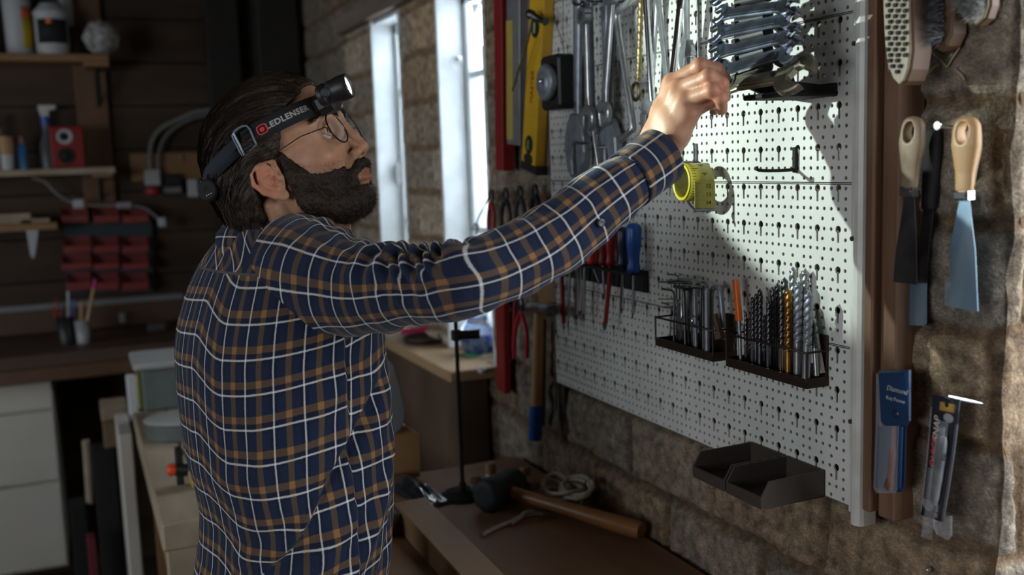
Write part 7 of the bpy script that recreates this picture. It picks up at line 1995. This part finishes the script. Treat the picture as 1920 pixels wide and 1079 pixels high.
# pull lines: the stripes run slightly up towards the armpit
VV = VV-.20*np.clip(fwd, -.16, .16)*near
# the front panel is cut apart from the back: its checks do not meet at the side seam
fr_ = ((th > 1.5*PI+.10) & (th < 1.5*PI+1.6))[None, :]*(dn > .10)*1.0
UU = UU+.014*fr_; VV = VV+.011*fr_+.12*np.clip(fwd-.03, 0, .2)*fr_
UU = UU+.012*tk*np.exp(-np.abs(tt_)/.10); VV = VV+.014*tk*np.exp(-np.abs(tt_)/.10)
# the yoke is cut on the cross
yk = (dn < .052+.10*np.clip(fwd, -.2, .2))
cy_, sy_ = math.cos(.66), math.sin(.66)
UU, VV = np.where(yk, UU*cy_-VV*sy_, UU), np.where(yk, UU*sy_+VV*cy_, VV)
shirt = uvgrid('shirt', P, UU, VV, m_plaid, man, True, .0018)
# shoulder cap closing the top to the collar
top = P[-1]; capP = []; Nc = 10
colc = H((-.046, 0, -.098)); colc2 = NB+np.array([-.002, 0, .010])
cc_ = np.array([cxq[-1], cyq[-1], zq[-1]])
neckc = at(543, 430, 1.455)
for i in range(Nc):
    t = i/(Nc-1); tgt = neckc+(top-cc_)/np.linalg.norm((top-cc_), axis=1)[:, None]*.066
    p = top*(1-t)+tgt*t; p[:, 2] += .016*math.sin(t*PI*.5)*1-.0*t; capP.append(p)
capP = np.array(capP)
# ---- sleeves
def sleeve(name, pts, rad, ns=110, nk=150, flat=None, seed=0, wrinkles=(), v0=0, parent=shirt, up=(0, 0, 1), crook=None):
    pts = smoothpath(pts, 12); L_ = np.concatenate([[0], np.cumsum(np.linalg.norm(np.diff(pts, axis=0), axis=1))])
    s_ = np.linspace(0, L_[-1], nk); C_ = np.stack([np.interp(s_, L_, pts[:, i]) for i in range(3)], 1)
    for _ in range(4): C_[1:-1] = (C_[:-2]+2*C_[1:-1]+C_[2:])/4
    rr = np.interp(s_/L_[-1], [q[0] for q in rad], [q[1] for q in rad]); rt2 = np.interp(s_/L_[-1], [q[0] for q in rad], [q[2] for q in rad])
    T = np.gradient(C_, axis=0); T /= np.linalg.norm(T, axis=1)[:, None]
    t = np.linspace(0, 2*PI, ns, endpoint=False); P = np.zeros((nk, ns, 3)); Nn = np.zeros((nk, ns, 3))
    x = None
    for i in range(nk):
        y = np.asarray(up, float)-T[i]*(np.asarray(up)@T[i]); y /= np.linalg.norm(y); x = np.cross(y, T[i])   # x: towards the viewer or away, y: up
        d = np.cos(t)[:, None]*y+np.sin(t)[:, None]*x
        P[i] = C_[i]+np.cos(t)[:, None]*y*rr[i]+np.sin(t)[:, None]*x*rt2[i]; Nn[i] = d
    S_ = np.tile(s_[:, None], (1, ns)); A_ = np.tile(t[None, :], (nk, 1)); f = S_/L_[-1]
    fold = .0016*fbm(np.stack([np.cos(A_)*2.2+seed, np.sin(A_)*2.2, S_*22], -1), 3, 71+seed)
    for (a, b, ang, wid, lam, A, tw) in wrinkles:
        da = (A_-ang+PI) % (2*PI)-PI; env = np.exp(-(da/wid)**2)*sstep(a-.03, a+.04, f)*sstep(b+.03, b-.04, f)
        ph_ = (S_+tw*da*.02)/lam*2*PI+1.3*np.sin(da*2+S_*20); wv = np.sin(ph_); fold += A*env*(np.sign(wv)*np.abs(wv)**.8)
    P = P+Nn*fold[:, :, None]
    U_ = (A_-PI)*.058+.006*fbm(np.stack([np.cos(A_), np.sin(A_), S_*8], -1), 2, 81)+.0; V_ = v0+S_+.35*fold+.006*fbm(np.stack([np.cos(A_), np.sin(A_), S_*8+7], -1), 2, 83)
    return uvgrid(name, P, V_, U_*1.0, m_plaid, parent, True, .0018, along=True), P, C_, T, rr, rt2
d_sh = 1.36
sp_pts = [at(560, 520, 1.385), at(625, 532, 1.315), at(700, 543, 1.262), at(780, 537, 1.205), at(845, 534, 1.168), at(885, 520, 1.150), at(955, 494, 1.158), at(1028, 456, 1.172), at(1092, 408, 1.184), at(1150, 360, 1.196), at(1205, 319, 1.216), at(1240, 293, 1.232)]
px2 = 1/FPX
sp_rad = [(0, 118, 112), (.09, 113, 108), (.20, 92, 92), (.32, 80, 80), (.43, 68, 74), (.50, 70, 74), (.60, 66, 68), (.70, 66, 66), (.80, 62, 60), (.88, 55, 54), (.95, 45, 45), (1.0, 41, 40)]
dep_ = [1.385, 1.35, 1.26, 1.21, 1.16, 1.15, 1.155, 1.17, 1.185, 1.195, 1.205, 1.212]
rad = [(a, b*px2*d, c*px2*d*.92) for (a, b, c), d in zip(sp_rad, dep_)]
slv, Ps, Cs, Ts, rs1, rs2 = sleeve('sleeve', sp_pts, rad, 120, 260, seed=2, wrinkles=[(.28, .56, 0.15, 1.15, .036, .0075, .5), (.36, .52, -.5, .9, .021, .0042, 2.), (.05, .35, .8, 1.3, .055, .0035, 3.), (.1, .45, 2.6, 1.0, .07, .0035, -3.), (.55, .95, 1.2, 2.5, .08, .0018, 2.), (.55, .9, 2.8, .8, .05, .0020, 1.)])
# cuff: a close band turned a little open, with a button
def ringuv(name, C1, C2, r1, r2, nk, parent, up=(0, 0, 1), sq=1.0, v0=0, u0=0, flare=0, thick=.0022):
    T = C2-C1; L_ = np.linalg.norm(T); T = T/L_; y = np.asarray(up, float)-T*(np.asarray(up)@T); y /= np.linalg.norm(y); x = np.cross(y, T); ns = 72
    t = np.linspace(0, 2*PI, ns, endpoint=False); P = []; 
    for i in range(nk):
        f = i/(nk-1); r_ = r1+(r2-r1)*f+flare*f*f; P.append(C1+T*L_*f+np.cos(t)[:, None]*y*r_+np.sin(t)[:, None]*x*r_*sq)
    P = np.array(P); n = .0006*fbm(P*60, 2, 5); P = P+n[:, :, None]*(P-(C1+C2)/2)/.04
    U_ = np.tile((t*(r1+r2)/2)[None, :]+u0, (nk, 1)); V_ = np.tile((np.linspace(0, L_, nk)+v0)[:, None], (1, ns))
    return uvgrid(name, P, V_, U_, m_plaid, parent, True, thick, along=True)
c1, c2 = Cs[-26], at(1239, 294, 1.236)
ringuv('cuff', c1, c2, rs1[-24]*1.06, .0350, 10, slv, v0=.012, u0=.02, sq=.95)
bt = at(1142, 424, 1.135)
d_ = bt-Cs[np.argmin(np.linalg.norm(Cs-bt, axis=1))]; d_ /= np.linalg.norm(d_); kk = np.argmin(np.linalg.norm(Cs-bt, axis=1))
mb = MB(); bq0 = Cs[kk]+d_*(rs1[kk]*.99); mb.lathe(bq0, bq0+d_, [(0, .0050), (.0015, .0055), (.0024, .0048), (.0020, .0030), (.0021, .0001)], n=20); mb.build('button', mat('dark_button', (.02, .022, .03), rough=.3), slv)
lp = [SLft+TL*-.05+np.array([0, 0, -.03]), SLft+TL*.0+np.array([0, 0, -.09]), (SLft+ELL)/2, ELL, (ELL+WRL)/2, WRL+(ELL-WRL)*.10]
sleeve('sleeve', lp, [(0, .058, .058), (.2, .060, .060), (.5, .056, .056), (.75, .048, .048), (1, .036, .036)], 64, 80, seed=5, wrinkles=[(.3, .7, 0, 2.0, .045, .004, 1.)], up=(1, 0, .1))
ringuv('cuff', WRL+(ELL-WRL)*.20, WRL+(ELL-WRL)*.03, .0385, .0350, 8, shirt)
# shoulders, yoke and collar
U2 = np.tile(UU[-1][None, :], (Nc, 1))*np.linspace(1, .55, Nc)[:, None]+.0; V2 = np.tile(VV[-1][None, :], (Nc, 1))+np.linspace(0, .06, Nc)[:, None]
uvgrid('yoke', capP, U2, V2, m_plaid, shirt, True, .0018)
def collar():
    ax_ = H((-.040, 0, -.085))-NB; ax_ = ax_/np.linalg.norm(ax_)*.4+np.array([0, 0, .8]); ax_ /= np.linalg.norm(ax_)
    y = TF-ax_*(TF@ax_); y /= np.linalg.norm(y); x = np.cross(ax_, y); ns = 90; nk = 14; base = neckc-np.array([0, 0, .020])
    t = np.linspace(.30, 2*PI-.30, ns); P = []
    prof = [(0, .0660), (.008, .0650), (.016, .0650), (.022, .0660), (.0265, .0690), (.026, .0735), (.021, .0800), (.014, .0870), (.006, .0940), (-.003, .0990)]
    for (h, r_) in prof:
        hh = h*(1-.25*np.cos(t)*-1*0) if np.isscalar(h) else h
        dip = .006*np.cos(t)
        P.append(base+ax_*(h)+np.outer(np.cos(t)*r_*1.06, y)+np.outer(np.sin(t)*r_*.98, x)-np.outer(dip, ax_))
    P = np.array(P); P = P+(.0012*fbm(P*45, 2, 9))[:, :, None]*np.array([1, 1, 0])
    hs = np.array([0, .012, .026, .036, .042, .046, .057, .070, .083, .093])
    # the collar is cut on the cross, so its checks run diagonally
    A_, B_2 = np.meshgrid(hs, t*.066, indexing='ij')
    uvgrid('collar', P, (A_+B_2)*.707, (B_2-A_)*.707, m_plaid, shirt, False, .002)
collar()
# ---- trousers and shoes, below the picture
tr = MB(); hipc = np.array([pel[0], pel[1], 0])
ringsP = []
for z_, sc1 in ((1.02, .150), (.92, .160), (.84, .165)):
    t = np.linspace(0, 2*PI, 40, endpoint=False); ringsP.append(hipc+np.outer(np.cos(t)*sc1*.78, TF)+np.outer(np.sin(t)*sc1*1.12, TL)+np.array([0, 0, z_]))
Vt = np.concatenate(ringsP); tr.add(Vt, [(i*40+j, i*40+(j+1) % 40, (i+1)*40+(j+1) % 40, (i+1)*40+j) for i in range(2) for j in range(40)], True)
for k_, hp_ in enumerate(HIPS):
    an = np.array([hp_[0]-.01+.05*k_, hp_[1], .10]); kn = hp_+np.array([.02, 0, -.45]); top_ = hp_.copy(); top_[2] = .90
    tr.tube(smoothpath([top_, (top_+kn)/2, kn, (kn+an)/2, an], 5), np.interp(np.linspace(0, 1, 21), [0, .4, 1], [.100, .082, .068]), 20)
tr.build('trousers', m_jeans, man)
for k_, hp_ in enumerate(HIPS):
    an = np.array([hp_[0]-.01+.05*k_, hp_[1], 0])
    mb = MB(); O = [(.20, 0), (.19, .03), (.14, .048), (.05, .045), (-.05, .040), (-.075, .025), (-.08, 0)]; O = O+[(x_, -y_) for x_, y_ in O[::-1][1:-1]]
    mb.prism(O, an+np.array([.0, 0, .014]), np.eye(3), .028, r2=.004); mb.ball(an+np.array([.085, 0, .040]), (.105, .045, .038)); mb.ball(an+np.array([-.02, 0, .065]), (.055, .045, .055))
    mb.build('shoe', m_shoe, man)

# ================================================================ HEADLAMP
hl = thing('headlamp', 'lit black headlamp on a lettered elastic band round the man head', 'headlamp', tuple(H((0, 0, .03))))
m_band = mat('black_elastic', (.008, .009, .012), rough=.85, bump=.3, scale=300)
m_bandblue = mat('navy_elastic', (.010, .014, .026), rough=.85, bump=.3, scale=300)
def bandpt(a, off=0.0, v=0.0):
    """a: angle round the head from the front (0) by the right side (negative y)"""
    rx = np.where(np.cos(a) > 0, .1075, .1085); ry = .0885
    e_ = 2.25; r_ = (np.abs(np.cos(a))**e_+np.abs(np.sin(a))**e_)**(-1/e_)
    x_ = .0015+(rx+off)*r_*np.cos(a); y_ = -(ry+off)*r_*np.sin(a)
    z_ = np.interp(x_, [-.115, -.075, -.006, .022, .060, .096, .115], [.030, .047, .0600, .0635, .0645, .0665, .0680])
    tx = .06*v
    return np.stack(np.broadcast_arrays(x_+0*v, y_+0*v, z_+v), -1)
def bandsurf(name, a0, a1, hh, off, m, n=90, th_=.0016, parent=hl):
    A_ = np.linspace(a0, a1, n); V = []; F = []
    for (o_, s_) in ((off, -1), (off, 1), (off+th_, 1), (off+th_, -1)): V.append(H(bandpt(A_, o_, s_*hh)))
    V = np.concatenate(V)
    for i in range(n-1):
        for k_ in range(4): b_ = ((k_+1) % 4)*n; a_ = k_*n; F.append((a_+i, a_+i+1, b_+i+1, b_+i))
    return pydata(name, V, F, m, parent, True)
AB = 1.575   # buckle angle on the right side
bandsurf('front_band', -AB, AB, .0128, .0, m_band)
bandsurf('rear_band', AB+.05, 2*PI-AB-.05, .0118, .0, m_bandblue)
def curved_text(body, size, a_mid, name, m, flip=1, spacing=1.0, v0=0):
    V, F = text_raw(body, size, .0002)
    # reading direction runs from the back of the head to the front on the right side: angle decreases
    a = a_mid-V[:, 0]/.098*spacing; out = bandpt(a, .0018, 0)
    out[:, 2] += V[:, 1]+v0
    return pydata(name, H(out), F, m, hl)
m_print = mat('white_print', (.60, .58, .56), rough=.6)
curved_text('LEDLENSER', .0108, .945, 'lettering', m_print, spacing=1.0)
# red badge: square ring and dot
ab = 1.30
def badge(r0, r1, name, m, n=24, sq=4.0):
    V = []; F = []
    for rr_ in (r0, r1):
        for i in range(n):
            t = 2*PI*i/n; k_ = (abs(math.cos(t))**sq+abs(math.sin(t))**sq)**(-1/sq) if sq else 1
            V.append((rr_*k_*math.cos(t), rr_*k_*math.sin(t)))
    V = np.array(V); a = ab-V[:, 0]/.094; o1 = bandpt(a, .0019, 0); o1[:, 2] += V[:, 1]; o2 = bandpt(a, .0023, 0); o2[:, 2] += V[:, 1]
    VV_ = np.concatenate([o1, o2])
    for i in range(n):
        j = (i+1) % n; F += [(2*n+i, 2*n+j, 3*n+j, 3*n+i), (i, n+i, n+j, j), (n+i, 3*n+i, 3*n+j, n+j), (i, j, 2*n+j, 2*n+i)]
    pydata(name, H(VV_), F, m, hl)
m_badge = mat('red_badge', (.60, .02, .02), rough=.5)
badge(.0052, .0066, 'badge_ring', m_badge); badge(.0002, .0030, 'badge_dot', m_badge, sq=2.0)
# buckle: wire frame of pale plastic
def onband(a, v, o_): return H(bandpt(np.array([a]), o_, v)[0])
for s_ in (1, -1):
    a_ = s_*AB if s_ == 1 else 2*PI-AB
    q = [(-.13, -.0140), (-.13, .0140), (.07, .0165), (.09, .0), (.07, -.0165)]
    PTS = [onband(a_+da*s_, v, .0045) for da, v in q]
    MB().tube(smoothpath(PTS+[PTS[0]], 4)[:-1], .0016, 8, closed=True).build('buckle', mat('dark_buckle', (.10, .13, .17), rough=.3), hl)
    MB().tube([onband(a_+.06*s_, -.0165, .005), onband(a_+.06*s_, .0165, .005)], .0016, 8).build('buckle_bar', mat('pale_buckle', (.30, .38, .48), rough=.3), hl)
MB().tube([onband(2.62, -.0140, .004), onband(2.62, .0140, .004)], .0018, 8).build('slider', mat('dark_buckle', (.1, .1, .1)), hl)
# rear battery pack: black cylinder across the back of the head
pc = at(388, 357, 1.375)
pa_ = HL*-1; p0_ = pc; p1_ = pc+HL*.075
pk_ = MB().lathe(p0_, p1_, [(0, .0120), (.0015, .0145), (.004, .0158), (.060, .0158), (.063, .0140)], n=28).build('battery_pack', m_blackmat, hl)
nb_ = -HL
MB().box(p0_+HU*.003-HL*.0004+HF*-.002, (.010, .0012, .0016), rot=np.stack([HF*.8+HU*.6, HL, np.cross(HF*.8+HU*.6, HL)], 1)).build('charging_slot', m_blackmat, pk_)
for k_ in (-1, 0, 1): MB().ball(p0_-HL*.0006-HU*.0065+HF*.0035*k_, .0009, 8, 6).build('charge_light', mat('pale_dot', (.6, .6, .62), rough=.4), pk_)
tgt = onband(2.80, 0, .002)
MB().tube([pc+HL*.012+HF*.006, (pc+HL*.012+tgt)/2+HF*-.002, tgt], [.010, .010, .008], 10, flat=.5).build('pack_bracket', m_black, hl)
# lamp housing, pointing a little up and to the right
LC = at(655, 160, 1.33); laz, lel = R(-32), R(18)
LD = np.array([math.cos(laz)*math.cos(lel), math.sin(laz)*math.cos(lel), math.sin(lel)])
B0 = LC-LD*.046
hs_ = MB(); hs_.lathe(B0, LC, [(0, .006), (.001, .0125), (.004, .0150), (.012, .0155), (.0125, .0145), (.018, .0145), (.0185, .0160), (.026, .0160), (.030, .0170), (.040, .0172), (.0455, .0168), (.0470, .0155), (.0465, .0140), (.0430, .0132)], n=40)
hs_.build('lamp_housing', m_black, hl)
mb = MB(); tn = H((.112, 0, .062)); mb.box(tn*.5+B0*.5+np.array([0, 0, -.002]), (.034, .040, .030), rot=HM, bev=.008); mb.build('hinge_bracket', m_black, hl)
mb = MB(); mb.box(H((.1125, 0, .068)), (.008, .060, .026), rot=HM, bev=.003); mb.build('forehead_plate', m_black, hl)
sd_ = np.cross(LD, [0, 0, 1.0]); sd_ /= np.linalg.norm(sd_)
MB().lathe(LC-LD*.030+sd_*.013, LC-LD*.030+sd_*.020, [(0, .007), (.004, .0066), (.005, .004)], n=20).build('side_switch', m_rubber, hl)
m_lens = mat('lit_lens', (1, 1, 1), rough=.3, emit=(1, 1.0, .96), estr=9)
MB().lathe(LC-LD*.0035, LC, [(0, .0128), (.0006, .0128), (.0010, .0060), (.0010, .0001)], n=32).build('lens', m_lens, hl)
MB().lathe(LC-LD*.0020, LC, [(0, .0050), (.0012, .0046), (.0016, .0001)], n=20).build('led', mat('led_dome', (.8, .85, .5), rough=.2, emit=(.8, .95, .6), estr=2), hl)
spd = bpy.data.lights.new('headlamp_beam', 'SPOT'); spd.energy = 17; spd.color = (.87, 1.0, .90); spd.spot_size = R(95); spd.spot_blend = .12; spd.shadow_soft_size = .004
spo = bpy.data.objects.new('headlamp_beam', spd); spo.location = tuple(LC+LD*.003); spo.rotation_euler = Vector(LD).to_track_quat('-Z', 'Y').to_euler(); col.objects.link(spo)

# ================================================================ GLASSES
gl = thing('glasses', 'thin-rimmed round glasses worn by the man under the headlamp', 'glasses', tuple(H((.10, 0, .02))))
m_rim = mat('dark_gunmetal', (.02, .02, .022), rough=.3, metal=.8)
m_spec = mat('spectacle_glass', (.75, .8, .85), rough=.03, alpha=.05, spec=.3)
m_temple = mat('brown_gold_wire', (.16, .085, .04), rough=.35, metal=.9)
for s_ in (-1, 1):
    cG = np.array([.1112+.0020*s_, s_*.0325, .0275]); xr = np.array([-.085+.05*s_, s_*.99, 0]); xr /= np.linalg.norm(xr); zr = np.array([-.05, 0, 1.0]); zr /= np.linalg.norm(zr)
    pts = [H(cG+xr*.0242*math.cos(t)+zr*.0222*math.sin(t)) for t in np.linspace(0, 2*PI, 41)[:-1]]
    MB().tube(pts, .0012, 8, closed=True).build('rim', m_rim, gl)
    t = np.linspace(0, 2*PI, 36, endpoint=False); nrm_ = np.cross(xr, zr)
    V = [H(cG+xr*.0230*math.cos(a)+zr*.0210*math.sin(a)+nrm_*q) for q in (-.0005, .0005) for a in t]
    n = 36; F = [list(range(n))[::-1], list(range(n, 2*n))]+[(i, (i+1) % n, n+(i+1) % n, n+i) for i in range(n)]
    pydata('lens', V, F, m_spec, gl)
    MB().tube([H((cG+xr*.0240)*1.0), H(cG+xr*.0265+np.array([-.004, 0, .004])), H((.070, s_*.0735, .0335)), H((.036, s_*.0770, .030)), H((.012, s_*.0780, .029))], .0008, 8).build('temple', m_temple, gl)
    MB().tube([H(cG-xr*.022+zr*-.004), H((.1075, s_*.0095, .020)), H((.107, s_*.0092, .015))], .0006, 6).build('nose_pad', m_rim, gl)
MB().tube([H((.1078, -.0095, .0315)), H((.1185, 0, .0345)), H((.1115, .0095, .0315))], .0009, 8).build('bridge', m_rim, gl)
